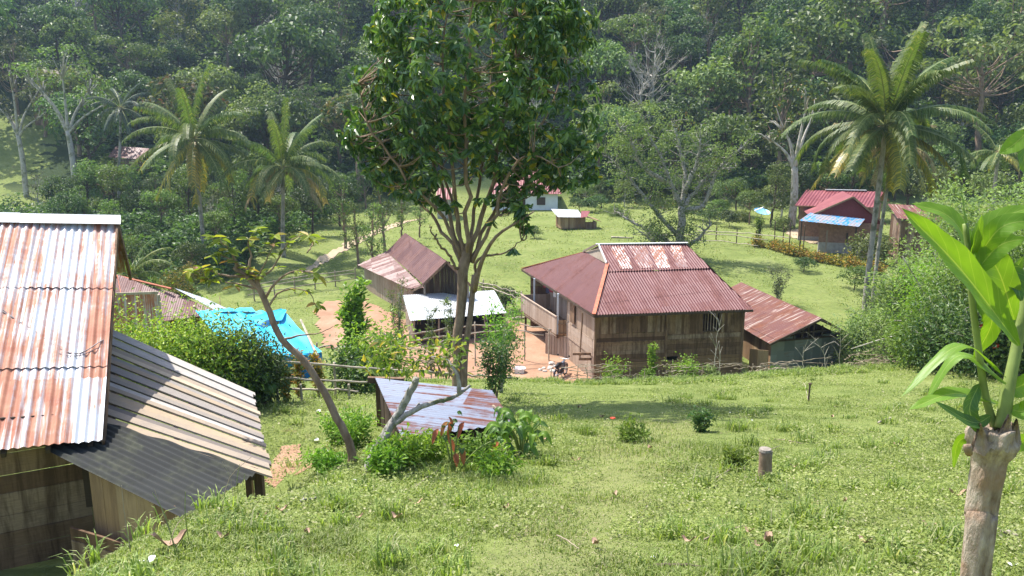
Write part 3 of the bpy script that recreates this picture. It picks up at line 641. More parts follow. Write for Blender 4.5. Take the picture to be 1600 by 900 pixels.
# ------------------------------------------------------------------ brown shed with the maroon two-pitch roof
zr, ze1, ze2 = -9.6, -11.25, -12.0
a, b, c, d_ = atz(633, 364, zr), atz(698, 408, zr), atz(661, 444, ze1), atz(604, 393, ze1)
e, f = atz(558, 412, ze2), atz(640, 456, -12.05)
bs = thing('maroon_shed', 'long boarded shed with a steep maroon gable roof and a lower side pitch', 'shed', ((b[0] + e[0]) / 2, (b[1] + e[1]) / 2, -14.2))
mb = MB(); corr_poly(mb, [a, b, c, d_], c - b, .33, .03, 8, 1.9, 3, wear=.02); corr_poly(mb, [d_ + (0, 0, -.03), c + (0, 0, -.03), f, e], (e - d_) + (f - c), .33, .03, 8, 1.9, 5, wear=.02)
off = (b - c) * np.array((1, 1, -1)); corr_poly(mb, [a, b, b + off, a + off], off, .33, .03, 6, 1.9, 4); mb.build('roof', M['roof_brownred'], bs, True)
bo = b + off; wb_ = -14.4; rv = norm(a - b)
mb = MB(); boards(mb, f + rv * .6 + (.35, .1, 0), e - rv * .4 + (.5, 0, 0), wb_, -12.1, .26, .03, True, .05, seed=6); mb.build('side_wall', M['wood_pink'], bs)
mb = MB(); f2 = f + rv * .5 + (.45, .1, 0); b2 = bo + rv * .5 + (-.4, .2, 0)
def tp_(t):
    x = f2[0] + (b2[0] - f2[0]) * t; return float(np.interp(x, [f[0], c[0], b[0], bo[0]], [f[2], c[2], b[2], bo[2]])) - .12
boards(mb, f2, b2, wb_, 0, .3, .03, True, .02, top=tp_, seed=7); mb.build('gable_wall', M['wood_dark'], bs)
mb = MB()
for q in (f + (.25, .05, -.05), c + (0, .2, -.1), bo + (-.3, .1, -.05)): mb.box((q[0], q[1], wb_), (.13, 0, 0), (0, .13, 0), (0, 0, q[2] - wb_))
mb.build_each('post', M['wood_grey'], bs)
mb = MB(); mb.beam(b + (0, -.06, -.06), c + (0, -.06, -.06), .04, .16); mb.beam(b + (0, -.06, -.06), bo + (0, -.06, -.06), .04, .16); mb.beam(c + (0, -.06, -.06), f + (0, -.06, -.06), .04, .14); mb.build('bargeboard', M['wood_brown'], bs)

# ------------------------------------------------------------------ open shed with the bright zinc roof
a, b, c, d_ = atz(629, 461, -12.05), atz(772, 453, -12.05), atz(792, 489, -12.55), atz(641, 501, -12.55)
zs = thing('zinc_shed', 'open-fronted shed under a bright zinc roof in front of the maroon shed', 'shed', ((a[0] + c[0]) / 2, (a[1] + c[1]) / 2, -14.2))
mb = MB(); corr_poly(mb, [a, b, c, d_], d_ - a, .12, .012, 6, 1.9, 12); mb.build('roof', M['zinc'], zs, True)
mb = MB(); boards(mb, a + (.25, -.3, 0), d_ + (.2, .35, 0), -14.4, -12.4, .24, .03, True, .01, seed=8, top=lambda t: -12.12 - .45 * t); mb.build('side_wall', M['wood_grey'], zs)
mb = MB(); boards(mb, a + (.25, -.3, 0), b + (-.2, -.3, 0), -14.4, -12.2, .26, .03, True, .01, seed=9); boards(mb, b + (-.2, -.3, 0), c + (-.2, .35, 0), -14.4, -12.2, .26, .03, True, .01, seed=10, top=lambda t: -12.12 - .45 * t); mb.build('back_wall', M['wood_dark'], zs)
mb = MB(); boards(mb, d_ + (.2, .35, 0), c + (-.2, .35, 0), -14.3, -13.35, .2, .03, False, .06, seed=14); mb.build('front_rails', M['wood_dark'], zs)
mb = MB()
for t in (0, .27, .52, .78, 1):
    q = (d_ + (.2, .35, 0)) * (1 - t) + (c + (-.2, .35, 0)) * t; mb.box((q[0] - .06, q[1] - .14, -14.4), (.11, 0, 0), (0, .11, 0), (0, 0, 1.8))
mb.build_each('post', M['wood_grey'], zs)

# ------------------------------------------------------------------ the two-storey main house
ZE = -10.3; ZB = -14.35
E0, E1, E3 = atz(928, 492, ZE), atz(1177, 483, ZE), atz(815, 420, ZE); E2 = E1 + (E3 - E0)
R0, R1 = atz(935, 383, -7.5), atz(1072, 381, -7.5); K0 = atz(949, 413, -8.32); K3 = atz(914, 394, -8.3)
sdir = norm((E3 - E0) * (1, 1, 0)); fdir = norm((E1 - E0) * (1, 1, 0)); nf = np.array((fdir[1], -fdir[0], 0.0)); ns_ = np.array((-sdir[1], sdir[0], 0.0))
hs = thing('main_house', 'large two-storey weathered board house with maroon hip roof and a veranda', 'house', ((E0[0] + E2[0]) / 2, (E0[1] + E2[1]) / 2, -14.3))
# front slope split at the horizontal line where the old panels end
def lerp(a, b, t): return a * (1 - t) + b * t
F0 = atz(951, 428, -8.65); tF = (F0[2] - E0[2]) / (K0[2] - E0[2]); F0 = lerp(E0, K0, tF); F1 = lerp(E1, R1, (F0[2] - E1[2]) / (R1[2] - E1[2])) + (-.1, 0, 0.0)
mb = MB(); corr_poly(mb, [E0, E1 , F1, F0], -sdir * 1 + np.array((0, 0, -.46)), .16, .026, 6, 2.6, 21)
corr_poly(mb, [E0, F0, K0, K3, E3], -fdir + np.array((0, 0, -.5)), .16, .026, 6, 2.6, 22)
corr_poly(mb, [E2, E3, K3, R0, R1], sdir + np.array((0, 0, -.4)), .115, .013, 5, 2.6, 23)
corr_poly(mb, [E1, E2, R1 + fdir * .02], fdir + np.array((0, 0, -3)), .115, .013, 5, 2.6, 24)
roof = mb.build('roof', M['roof_maroon'], hs, True)
mb = MB(); up = np.array((0, 0, .035)); corr_poly(mb, [F0 + up, F1 + up, R1 + up, R0 + up, K0 + up], -sdir + np.array((0, 0, -.46)), .16, .026, 6, 4, 25); ur = mb.build('upper_roof', M['roof_maroon'], hs, True)
# the four worn pale panels seen on the upper front slope
dF = F1 - F0; dR = R1 - R0
for (t0, t1, s0, s1) in ((.12, .27, .20, .36), (.34, .52, .42, .62), (.56, .72, .67, .84), (.80, .93, .87, .985)):
    p = [R0 + dR * t0, R0 + dR * t1]; 
    lo = lerp(E0, E1, 0) * 0
    base0 = F0 + dF * (t0 * .78 + .06); base1 = F0 + dF * (t1 * .78 + .06)
    q = [lerp(p[0], base0, .10), lerp(p[1], base1, .10), lerp(p[1], base1, .93), lerp(p[0], base0, .93)]
    q = [v + (0, 0, .062) for v in q]
    mb = MB(); corr_poly(mb, q, -sdir + np.array((0, 0, -.46)), .16, .026, 6, 4, int(t0 * 100)); mb.build('worn_panel', M['roof_pale'], ur, True)
mb = MB(); mb.beam(R0 + (-.15, 0, .07), R1 + (.1, 0, .07), .22, .05); mb.beam(R0 + (0, -.05, .06), K0 + (-.06, -.05, .08), .05, .16); mb.build('ridge_cap', M['ridge'], roof)
mb = MB(); mb.beam(K0 + (0, 0, .05), E0 + (0, 0, .05), .2, .04); mb.beam(K3 + (0, 0, .04), E3 + (0, 0, .04), .16, .04); mb.build_each('hip_strip', M['ridge_red'], roof)
mb = MB(); gm = lerp(K0, K3, .5); mb.add([K0 + (-.02, 0, .02), K3 + (-.02, 0, .02), R0 + (.12, 0, -.05)], tris=[(0, 1, 2)]); mb.beam(R0 + (-.1, .05, .03), K3 + (-.12, 0, .05), .06, .12)
mb.build('gablet', M['wood_grey'], roof)
mb = MB(); mb.beam(E0 + (0, 0, -.09), E1 + (0, 0, -.09), .04, .13); mb.beam(E0 + (0, 0, -.09), E3 + (0, 0, -.09), .04, .13); mb.build('fascia', M['wood_dark'], roof)
# walls
W0 = E0 + fdir * .32 + sdir * .62; W1 = E1 - fdir * .22 + sdir * .62; W3 = W0 + sdir * 4.6; W4 = W0 + sdir * 12.2; W2 = W1 + sdir * 12.2
MID = -12.05; zt = ZE - .04
mb = MB(); LW = np.linalg.norm(W1 - W0); hole = (.735, .82, -11.62, -10.42)
sp0 = W0 + (W1 - W0) * .475
boards(mb, W0, sp0, -11.55, zt, .15, .03, True, .008, seed=31); boards(mb, sp0, W1, -11.72, zt, .17, .03, True, .004, seed=32, holes=[((.735 - .475) / .525, (.83 - .475) / .525, -11.6, -10.42)])
boards(mb, W0, sp0, -13.0, -11.55, .25, .035, False, .01, seed=33); boards(mb, sp0, W1, -13.0, -11.72, .23, .035, False, .01, seed=34)
fw = mb.build('front_wall', M['wood_brown'], hs)
mb = MB(); boards(mb, W0, W1, ZB - .3, -13.0, .17, .035, False, .016, seed=35, holes=[(.47, .56, -13.12, -12.95)]); mb.build('lower_front_wall', M['wood_tan'], hs)
mb = MB()
for t in (0, .475, 1.0):
    q = lerp(W0, W1, t); mb.box((q[0] - .06, q[1], ZB - .3) + nf * .07, fdir * .13, nf * .05, (0, 0, zt - ZB + .2))
mb.beam(lerp(W0, W1, 0) * (1, 1, 0) + nf * .05 + (0, 0, MID), W1 * (1, 1, 0) + nf * .05 + (0, 0, MID), .05, .10); mb.build_each('corner_post', M['wood_brown'], hs)
wn0 = lerp(W0, W1, .735); wn1 = lerp(W0, W1, .835); win = MB()
for (z0_, z1_) in ((-11.66, -11.58), (-10.46, -10.38)): win.box((wn0[0], wn0[1], z0_) + nf * .02, wn1 - wn0, nf * .05, (0, 0, z1_ - z0_))
for q in (wn0, wn1): win.box((q[0], q[1], -11.66) + nf * .022, fdir * .07, nf * .05, (0, 0, 1.28))
wo = win.build('window', M['wood_dark'], hs)
bar = MB()
for t in (.22, .42, .62, .82): q = lerp(wn0, wn1, t); bar.box((q[0], q[1], -11.6), fdir * .035, nf * .03, (0, 0, 1.2))
bar.build('window_bars', M['wood_pink'], wo)
mb = MB(); boards(mb, W0, W3, -12.88, -11.95, .24, .03, False, .01, seed=36, out=-ns_ if ns_[0] > 0 else ns_); boards(mb, W0, W3, -11.95, zt, .24, .03, True, .006, seed=37)
i0 = W3 + fdir * 1.15; boards(mb, i0 - sdir * .0, i0 + sdir * 7.3, -12.85, zt, .24, .03, True, .006, seed=38); boards(mb, W3, i0, -12.85, zt, .24, .03, True, .006, seed=39); side = mb.build('side_wall', M['wood_pink'], hs)
q = W0 + sdir * 3.0 - np.array((.06, 0, 0)); mb = MB(); mb.box((q[0] - .02, q[1], -11.75), sdir * .75, (-.04, 0, 0), (0, 0, 1.15)); so_ = mb.build('shutter', M['wood_brown'], hs)
Lw = np.array((2.05, 47.5, 0)); L0 = W0 * (1, 1, 0)
mb = MB(); boards(mb, L0, W3, ZB - .3, -12.90, .22, .035, True, .03, seed=40, jit=.01); boards(mb, W3, Lw, ZB - .3, -12.93, .2, .035, True, .03, seed=47, jit=.01); boards(mb, Lw, Lw + fdir * 3.2 , ZB - .3, -12.95, .25, .035, True, .012, seed=41); boards(mb, Lw + fdir * 3.2, Lw + fdir * 3.2 + sdir * 6.2, ZB - .3, -12.95, .25, .035, True, .012, seed=41); mb.build('lower_side_wall', M['wood_pink'], hs)
mb = MB(); boards(mb, W1, W2, ZB - .3, zt, .3, .03, False, seed=42); boards(mb, W4, W2, ZB - .3, zt, .3, .03, False, seed=43); mb.build('back_wall', M['wood_brown'], hs)
# veranda: floor, parapet of pale boards, posts, a small barred gate
V0 = atz(869, 525, -12.9); V1 = atz(814, 487, -12.9)
vd = MB(); fl0 = W3 * (1, 1, 0) + (0, 0, -12.92); P_ = [V0, V1, V1 + fdir * 2.6, fl0 + sdir * 6.4 + fdir * 1.2, fl0 + fdir * 1.2, fl0]
vd.box(V0, V1 - V0, fdir * 2.4, (0, 0, .09)); vd.beam(V0 + (.1, .1, -.08), V1 + (.1, -.1, -.08), .12, .16); fo = vd.build('veranda_floor', M['wood_brown'], hs)
for q in (V0 + sdir * 2.6 + (.25, 0, 0), V1 + (.25, -.3, 0)):
    mb = MB(); mb.box((q[0], q[1], g(q[0], q[1]) - .3), (.14, 0, 0), (0, .14, 0), (0, 0, -12.9 - g(q[0], q[1]) + .3)); mb.build('stilt', M['wood_dark'], hs)
mb = MB(); boards(mb, V0, V1, -12.95, -11.72, .19, .03, True, .004, seed=44); boards(mb, V1, V1 + fdir * 2.0, -12.95, -11.72, .19, .03, True, .004, seed=45); mb.beam(V0 * (1, 1, 0) + (0, 0, -11.70), V1 * (1, 1, 0) + (0, 0, -11.70), .09, .06); mb.build('veranda_parapet', M['wood_pink'], hs)
for q, zq in ((V0 + sdir * .05, 0), (V0 + sdir * 4.9, 0)):
    mb = MB(); mb.box((q[0] + .05, q[1], -12.9), (.11, 0, 0), (0, .11, 0), (0, 0, 12.9 + ZE - .0)); mb.build('veranda_post', M['pillar'], hs)
mb = MB(); ga = V0 + (.1, -.05, 0); gb = W3 * (1, 1, 0) + (0, 0, -12.9) - fdir * .05
for k in range(7):
    q = lerp(ga, gb, (k + .4) / 7); mb.box((q[0], q[1], -12.85), fdir * .075, (0, .025, 0), (0, 0, .95))
mb.beam(ga + (0, -.03, .75), gb + (0, -.03, .75), .04, .06); mb.beam(ga + (0, -.03, .2), gb + (0, -.03, .2), .04, .06); mb.build('baluster_gate', M['wood_tan'], hs)
mb = MB(); q = W0 + sdir * .8
for (u, z_) in ((-.95, -12.82), (-.6, -13.12)):
    mb.beam(np.array((q[0] + u, q[1] - .25, z_)), np.array((q[0] + u + 1.35, q[1] - .30, z_ + .03)), .12, .13)
mb.beam((q[0] - .55, q[1] - .2, -13.1), (q[0] - .42, q[1] - .1, ZE - .2), .06, .06); mb.build_each('beam_end', M['wood_brown'], hs)
# washing on the veranda: own things
for k, (t, m_, h_, w_) in enumerate(((2.9, 'cloth_w', .75, .35), (3.6, 'cloth_r', .6, .38), (4.3, 'cloth_d', .8, .35), (5.0, 'cloth_r', .55, .3))):
    q = V0 + sdir * t + fdir * .9; mb = MB(); nu, nv = 10, 8; u, v = np.meshgrid(np.linspace(0, 1, nu), np.linspace(0, 1, nv))
    Gd = q + np.stack((sdir[0] * u * w_ * 1.6 + .05 * np.sin(u * 9 + k) * v, sdir[1] * u * w_ * 1.6, 2.45 - v * h_ + .03 * np.sin(u * 7)), -1); mb.sheet(Gd)
    o = mb.build('laundry', M[m_], None, True); tag(o, ['pale cloth hanging to dry nearest the veranda front', 'dark red cloth hanging beside the pale one on the veranda', 'navy cloth hanging between the red ones on the veranda', 'small red cloth hanging farthest back on the veranda'][k], 'laundry', 'washing hung on the veranda')
mb = MB(); q = V0 + fdir * .9 + (0, 0, 2.46); mb.tube([q, q + sdir * 6.2], .012, 4); mb.build('washing_line', M['wire'], hs)
# stones at the corner
for k in range(9):
    rg = np.random.default_rng(50 + k); p = gxy(856 + rg.uniform(-12, 12), 577 + rg.uniform(-7, 7)); r_ = rg.uniform(.12, .2)
    dd = rdir(rg, 60); 
    import bmesh
    bm = bmesh.new(); bmesh.ops.create_icosphere(bm, subdivisions=2, radius=r_)
    for v in bm.verts: v.co = v.co * (1 + .25 * (float(vnoise(v.co.x * 9 + k * 7, v.co.y * 9 + v.co.z * 5, 1, k)) - .5) * 2); v.co.z *= .65
    me = bpy.data.meshes.new('stone'); bm.to_mesh(me); bm.free(); o = link('stone', me, M['stone'], None, (p[0], p[1], g(*p) + r_ * .45))
    tag(o, 'pale rounded stone in the little heap at the foot of the house corner', 'stone', 'stones heaped at the house corner')

# ------------------------------------------------------------------ annex with the open gable
Q_, P2 = atz(1284, 497, -11.05), atz(1158, 441, -11.05); FL, FR = atz(1203, 537, -12.35), atz(1338, 527, -12.35)
ax = thing('annex_barn', 'low barn with rusted maroon roof and black open gable right of the main house', 'barn', ((FL[0] + FR[0]) / 2 - 1, FL[1] + 4, -14.1))
rdv = P2 - Q_
mb = MB(); corr_poly(mb, [Q_, P2, FL + rdv, FL], FL - Q_, .15, .024, 6, 1.7, 51, wear=.012); mb.build('roof', M['roof_maroon2'], ax, True)
mb = MB(); corr_poly(mb, [Q_, P2, FR + rdv, FR], FR - Q_, .115, .013, 6, 1.7, 52); mb.build('back_roof', M['iron_dark'], ax, True)
mb = MB(); rb = norm(rdv); bl, br_ = FL + rb * .55 + (.35, 0, 0), FR + rb * .55 + (-.5, 0, 0); bz = -14.4
boards(mb, bl, br_, bz, -12.32, .55, .02, True, 0.0, seed=53, top=lambda t: -12.28 + .12 * math.sin(t * 9)); mb.build('sheet_wall', M['sheet_grey'], ax)
mb = MB(); boards(mb, lerp(bl, br_, .4), lerp(bl, br_, .56), bz, -12.85, .6, .03, True, 0, seed=54, out=(0, -1, 0)); mb.build('door_panel', M['sheet_grey'], ax)
mb = MB()
for t in (.30, .42, .5, .58, .70):
    q = lerp(bl, br_, t); mb.beam((q[0], q[1] - .02, -12.35), (q[0] + .02, q[1] - .02, -11.15 - abs(t - .5) * 2.1 - .1), .07, .07)
mb.beam(FL + (0, 0, -.07), Q_ + (0, 0, -.07), .06, .12); mb.beam(Q_ + (0, 0, -.07), FR + (0, 0, -.07), .06, .12); mb.beam(lerp(bl, br_, .22) * (1, 1, 0) + (0, 0, -12.0), lerp(bl, br_, .78) * (1, 1, 0) + (0, 0, -12.0), .05, .09)
mb.beam(lerp(bl, br_, -.05) * (1, 1, 0) + (0, -.05, -12.36), lerp(bl, br_, 1.03) * (1, 1, 0) + (0, -.05, -12.36), .06, .1); mb.build('gable_frame', M['wood_dark'], ax)
mb = MB(); boards(mb, bl, bl + rdv * .97, bz, -12.4, .3, .03, True, seed=55); boards(mb, br_, br_ + rdv * .97, bz, -12.4, .3, .03, True, seed=56); boards(mb, bl + rdv * .97, br_ + rdv * .97, bz, -12.4, .3, .03, True, seed=57); boards(mb, bl + (-1.1, .3, 0), bl + (-.1, 0, 0), bz, -12.9, .5, .03, True, seed=58); mb.build('side_wall', M['wood_tan'], ax)

# ------------------------------------------------------------------ low rusty zinc coop on the near slope
A0, A1, A2, A3 = at(586, 587, 13.5), at(768, 612, 13.2), at(802, 657, 11.8), at(628, 686, 11.0)
cp = thing('low_coop', 'small low animal shed with a blue grey rusty sheet roof on the near slope', 'coop', ((A0[0] + A2[0]) / 2, 12.4, g((A0[0] + A2[0]) / 2, 12.4)))
mb = MB(); corr_poly(mb, [A0, A1, A2, A3], A1 - A0, .085, .013, 6, 9, 61, wear=.008); mb.build('roof', M['zinc_blue'], cp, True)
mb = MB(); gz = g(A0[0], A0[1]) - .4; c0, c3 = A0 + (.12, -.1, 0), A3 + (.12, .22, 0)
boards(mb, c0, c3, gz - .2, A3[2] - .1, .16, .025, True, .02, seed=62, top=lambda t: A0[2] * (1 - t) + A3[2] * t - .07); mb.build('side_wall', M['wood_dark'], cp)
mb = MB(); c2 = A2 + (-.15, .2, 0); c1 = A1 + (-.15, -.15, 0); boards(mb, c3, c2, gz - .6, A2[2] - .12, .15, .025, False, .03, seed=63); boards(mb, c0, c1, gz - .6, A1[2] - .1, .2, .025, True, .02, seed=64); boards(mb, c1, c2, gz - .6, A2[2] - .12, .2, .025, True, .02, seed=65); mb.build('front_wall', M['wood_dark'], cp)
mb = MB()
for q in (A0, A3 + (.02, .15, 0), A2 + (-.1, .15, 0)): mb.box((q[0], q[1], g(q[0], q[1]) - .3), (.09, 0, 0), (0, .09, 0), (0, 0, q[2] - g(q[0], q[1]) + .22))
mb.beam(A0 + (-.14, .05, -.09), A0 + (.5, .05, -.11), .09, .1); mb.beam(A3 + (-.1, .1, -.1), A3 + (.1, .12, -.12), .1, .12); mb.build_each('post', M['wood_brown'], cp)
mb = MB(); mb.beam(at(787, 648, 11.9), at(770, 634, 12.4), .03, .03); mb.build('roof_stick', M['twig'], cp)

# ------------------------------------------------------------------ far white house with a crimson roof
fh = thing('far_white_house', 'white walled house with a crimson roof far behind the tall leafy tree', 'house', (*at(835, 330, 104)[:2], g(at(835, 330, 104)[0], 104)))
gz = g(3, 104); e0, e1 = at(762, 304, 104), at(878, 303, 104); z_e = e1[2]; e0 = zoff(e0, z_e); r0, r1 = at(786, 262, 108.5), at(852, 262, 108.5)
mb = MB(); corr_poly(mb, [e0, e1, r1, r0], (0, -1, -.5), .3, .02, 4, 2.5, 71); corr_poly(mb, [e1, e1 + (0, 9, 0), r1], (1, 0, -.5), .3, .02, 4, 2.5, 72); corr_poly(mb, [e0 + (0, 9, 0), e1 + (0, 9, 0), r1, r0], (0, 1, -.5), .3, .02, 4, 2.5, 73); corr_poly(mb, [e0, e0 + (0, 9, 0), r0], (-1, 0, -.5), .3, .02, 4, 2.5, 74)
mb.build('roof', M['roof_far'], fh, True)
mb = MB(); mb.box((e0[0] + .5, 104.6, gz - .5), (e1[0] - e0[0] - 1.0, 0, 0), (0, 8, 0), (0, 0, z_e - gz + .42)); mb.build('wall', M['white'], fh)
for k in range(3):
    x0 = e0[0] + 1.2 + k * 2.6; mb = MB(); mb.box((x0, 104.5, gz + .7), (1.1, 0, 0), (0, .08, 0), (0, 0, 1.0)); wo = mb.build('window', M['wood_dark'], fh)
mb = MB(); mb.box((e1[0] - 4.5, 104.55, z_e - .34), (1.2, 0, 0), (0, .06, 0), (0, 0, .15)); mb.build('vent', M['iron'], fh)
# second roof tip to the left of the trunk
f2_ = thing('far_pink_shed', 'small far shed with a pinkish roof seen left of the tall leafy tree trunk', 'shed', (*at(694, 318, 100)[:2], g(at(694, 318, 100)[0], 100)))
gz = g(-8.5, 100); p = at(694, 297, 100); mb = MB(); corr_poly(mb, [p + (-.9, -1.6, -1), p + (1, -1.6, -1), p + (1, 0, .3), p + (-.9, 0, .3)], (0, -1, -.6), .3, .02, 4, 3, 75); corr_poly(mb, [p + (-.9, 1.6, -1), p + (1, 1.6, -1), p + (1, 0, .3), p + (-.9, 0, .3)], (0, 1, -.6), .3, .02, 4, 3, 76); mb.build('roof', M['roof_far'], f2_, True)
mb = MB(); mb.box((p[0] - .8, p[1] - 1.2, gz - .5), (1.7, 0, 0), (0, 2.4, 0), (0, 0, p[2] - gz - .5)); mb.build('wall', M['concrete'], f2_)

# small plank hut on the field
hp = gp(893, 359); hut = thing('field_hut', 'tiny plank hut with mismatched white and red roof sheets alone on the far pasture', 'hut', hp)
mb = MB(); x, y, z = hp
a, b = (x - 1.15, y), (x + 1.6, y + .6)
boards(mb, a, b, z + .1, z + 1.5, .2, .03, True, .01, seed=81); boards(mb, (a[0] - .5, a[1] + 2.3), a, z + .1, z + 1.6, .2, .03, True, .01, seed=82); boards(mb, b, (b[0] - .5, b[1] + 2.3), z + .1, z + 1.4, .2, .03, True, .01, seed=83); boards(mb, (a[0] - .5, a[1] + 2.3), (b[0] - .5, b[1] + 2.3), z + .1, z + 1.6, .2, .03, True, .01, seed=84); mb.build('wall', M['wood_tan'], hut)
mb = MB(); q = np.array((x, y, z)); corr_poly(mb, [q + (-1.6, -.4, 1.5), q + (1.3, .1, 1.42), q + (.9, 2.6, 2.0), q + (-2.3, 2.3, 2.15)], (.2, -1, -.3), .15, .015, 4, 3, 85); mb.build('roof', M['zinc'], hut, True)
mb = MB(); corr_poly(mb, [q + (.95, -.45, 1.47), q + (1.7, -.3, 1.5), q + (2.2, 1.2, 2.05), q + (1.2, 1.3, 2.0)], (-.2, -1, -.3), .15, .015, 4, 3, 86); mb.build('red_roof_sheet', M['roof_far'], hut, True)
mb = MB(); boards(mb, (x + 1.6, y + .3), (x + 2.9, y + .7), z, z + .85, .2, .03, True, .01, seed=87); boards(mb, (x + 2.9, y + .7), (x + 2.6, y + 2), z, z + .85, .2, .03, True, .01, seed=88); mb.build('low_pen_wall', M['wood_brown'], hut)
mb = MB(); mb.box(q + (1.5, -.2, 1.5), (1.9, .5, -.62), (-.5, 1.9, .12), (0, 0, .05)); mb.build('board_roof', M['wood_tan'], hut)
mb = MB()
for (u, v) in ((-1.1, .1), (1.5, .7), (-1.5, 2.2), (1, 2.8)): mb.box(q + (u, v, -.4), (.15, 0, 0), (0, .15, 0), (0, 0, .6))
mb.build_each('foot', M['wood_dark'], hut)

# ------------------------------------------------------------------ red and blue roofed house on the right
gz = -12.75; Dh = 79
rh = thing('red_blue_house', 'house with red roofs and a flaking blue porch roof behind the hedge', 'house', (*at(1310, 375, 79)[:2], g(at(1310, 375, 79)[0], 79)))
gz = g(31, 80) - .2
q0 = at(1242, 321, 82.5); ze_ = q0[2]; q1 = q0 + np.array((7.4, -1.8, 0)); r0 = at(1260, 297, 85.5); r1 = r0 + (q1 - q0)
mb = MB(); corr_poly(mb, [r0, r1, q1, q0], q0 - r0, .3, .03, 6, 2.2, 91); off = (r0 - q0) * np.array((1, 1, -1)); corr_poly(mb, [r0, r1, r1 + off, r0 + off], off, .3, .03, 5, 2.2, 92); mr = mb.build('roof', M['roof_far'], rh, True)
mb = MB(); mb.beam(lerp(r0, r1, .25) + (0, 0, .1), lerp(r0, r1, .78) + (0, 0, .1), .3, .06); mb.build('ridge_cap', M['ridge'], mr)
mb = MB(); mb.beam(q0 + (0, -.05, -.05), q1 + (0, -.05, -.05), .05, .12); mb.build('eave_board', M['wood_tan'], mr)
i0, i1 = q0 + (.9, .9, 0), q1 + (0, .9, 0); bk = off * 1.35 * np.array((1, 1, 0))
mb = MB(); boards(mb, i0, i1, gz, ze_ - .15, .3, .03, True, .005, seed=93); boards(mb, i0 + bk, i0, gz, ze_ - .1, .3, .03, True, .005, seed=94, top=lambda t: ze_ + (1.5 - abs(t - .5) * 3.2)); boards(mb, i1, i1 + bk, gz, ze_, .3, .03, True, .005, seed=95); boards(mb, i0 + bk, i1 + bk, gz, ze_, .3, .03, True, .005, seed=96); mb.build('wall', M['brick'], rh)
mb = MB(); mb.box(i0 * (1, 1, 0) + (-.05, -.06, gz - .3), (i1 - i0) * (1, 1, 0), (0, .05, 0), (0, 0, 1.1)); mb.build('plinth', M['concrete'], rh)
# cross gable in front
ga = at(1333, 307, 78.0); gl, gr2 = at(1264, 337, 78.3), at(1384, 350, 77.0); bk = np.array((1.4, 6.0, 0))
mb = MB(); corr_poly(mb, [ga, gl, gl + bk, ga + bk], gl - ga, .3, .02, 4, 3, 97); corr_poly(mb, [ga, gr2, gr2 + bk, ga + bk], gr2 - ga, .3, .02, 4, 3, 98); mb.build('cross_gable_roof', M['roof_far'], rh, True)
mb = MB(); gn = np.array((0, .35, -.12)); mb.add([ga + gn, gl + gn, gr2 + gn], tris=[(0, 1, 2)]); mb.add([ga + gn + (0, .05, 0), gl + gn + (0, .05, 0), gr2 + gn + (0, .05, 0)], tris=[(0, 2, 1)]); mb.build('gable_wall', M['red_wall'], rh)
mb = MB(); mb.beam(ga + (0, -.05, -.05), gl + (0, -.05, -.05), .05, .16); mb.beam(ga + (0, -.05, -.05), gr2 + (0, -.05, -.05), .05, .16); mb.build('bargeboard', M['wood_tan'], rh)
b0, b1, b2, b3 = at(1266, 333, 78.5), at(1352, 341, 77.3), at(1342, 355, 75.2), at(1249, 344, 76.3)
mb = MB(); corr_poly(mb, [b0, b1, b2, b3], b3 - b0, .3, .02, 5, 3, 99); mb.build('porch_roof', M['roof_blue'], rh, True)
w0_, w1_ = b3 + (2.6, 1.6, 0), b2 + (2.6, 1.2, 0)
mb = MB(); boards(mb, w0_, w1_, gz + .95, b2[2] + .12, .3, .03, False, .004, seed=101); mb.build('porch_wall', M['brick'], rh)
mb = MB(); mb.box(w0_ * (1, 1, 0) + (0, -.05, gz - .3), (w1_ - w0_) * (1, 1, 0), (0, .12, 0), (0, 0, 1.3)); mb.build('porch_plinth', M['concrete'], rh)
mb = MB(); qd = lerp(w0_, w1_, .12); mb.box((qd[0], qd[1] - .08, gz + .3), (.8, .0, 0), (0, .06, 0), (0, 0, 1.9)); mb.build('door', M['wood_pink'], rh)
for t in (.45, .72):
    qd = lerp(w0_, w1_, t); mb = MB(); mb.box((qd[0], qd[1] - .09, gz + 1.1), (.9, 0, 0), (0, .05, 0), (0, 0, .9)); mb.build('window', M['wood_dark'], rh)
for q in (b3 + (.25, .15, 0), b2 + (-.2, .15, 0)):
    mb = MB(); mb.box((q[0], q[1], g(q[0], q[1]) - .2), (.12, 0, 0), (0, .12, 0), (0, 0, q[2] - g(q[0], q[1]) + .15)); mb.build('porch_post', M['wood_dark'], rh)
# pink roofed outhouse farther right, behind the palm
ph = thing('pink_roof_outhouse', 'outhouse with a faded pink roof half hidden by shrubs right of the palm trunk', 'outhouse', (*at(1420, 360, 74)[:2], g(at(1420, 360, 74)[0], 74)))
p = at(1442, 330, 74); gz = g(p[0], 74)
mb = MB(); corr_poly(mb, [p + (-3.0, -1.5, -.5), p + (3, -1.8, -.9), p + (3, 1.2, .2), p + (-2.8, 1.2, .6)], (0, -1, -.4), .3, .02, 4, 3, 103); mb.build('roof', M['roof_maroon2'], ph, True)
mb = MB(); boards(mb, (p[0] - 2.4, p[1] - 1), (p[0] + 2.6, p[1] - 1.2), gz, p[2] - .8, .3, .03, True, seed=104); boards(mb, (p[0] - 2.4, p[1] + 1), (p[0] - 2.4, p[1] - 1), gz, p[2] - .3, .3, .03, True, seed=105); mb.build('wall', M['wood_brown'], ph)

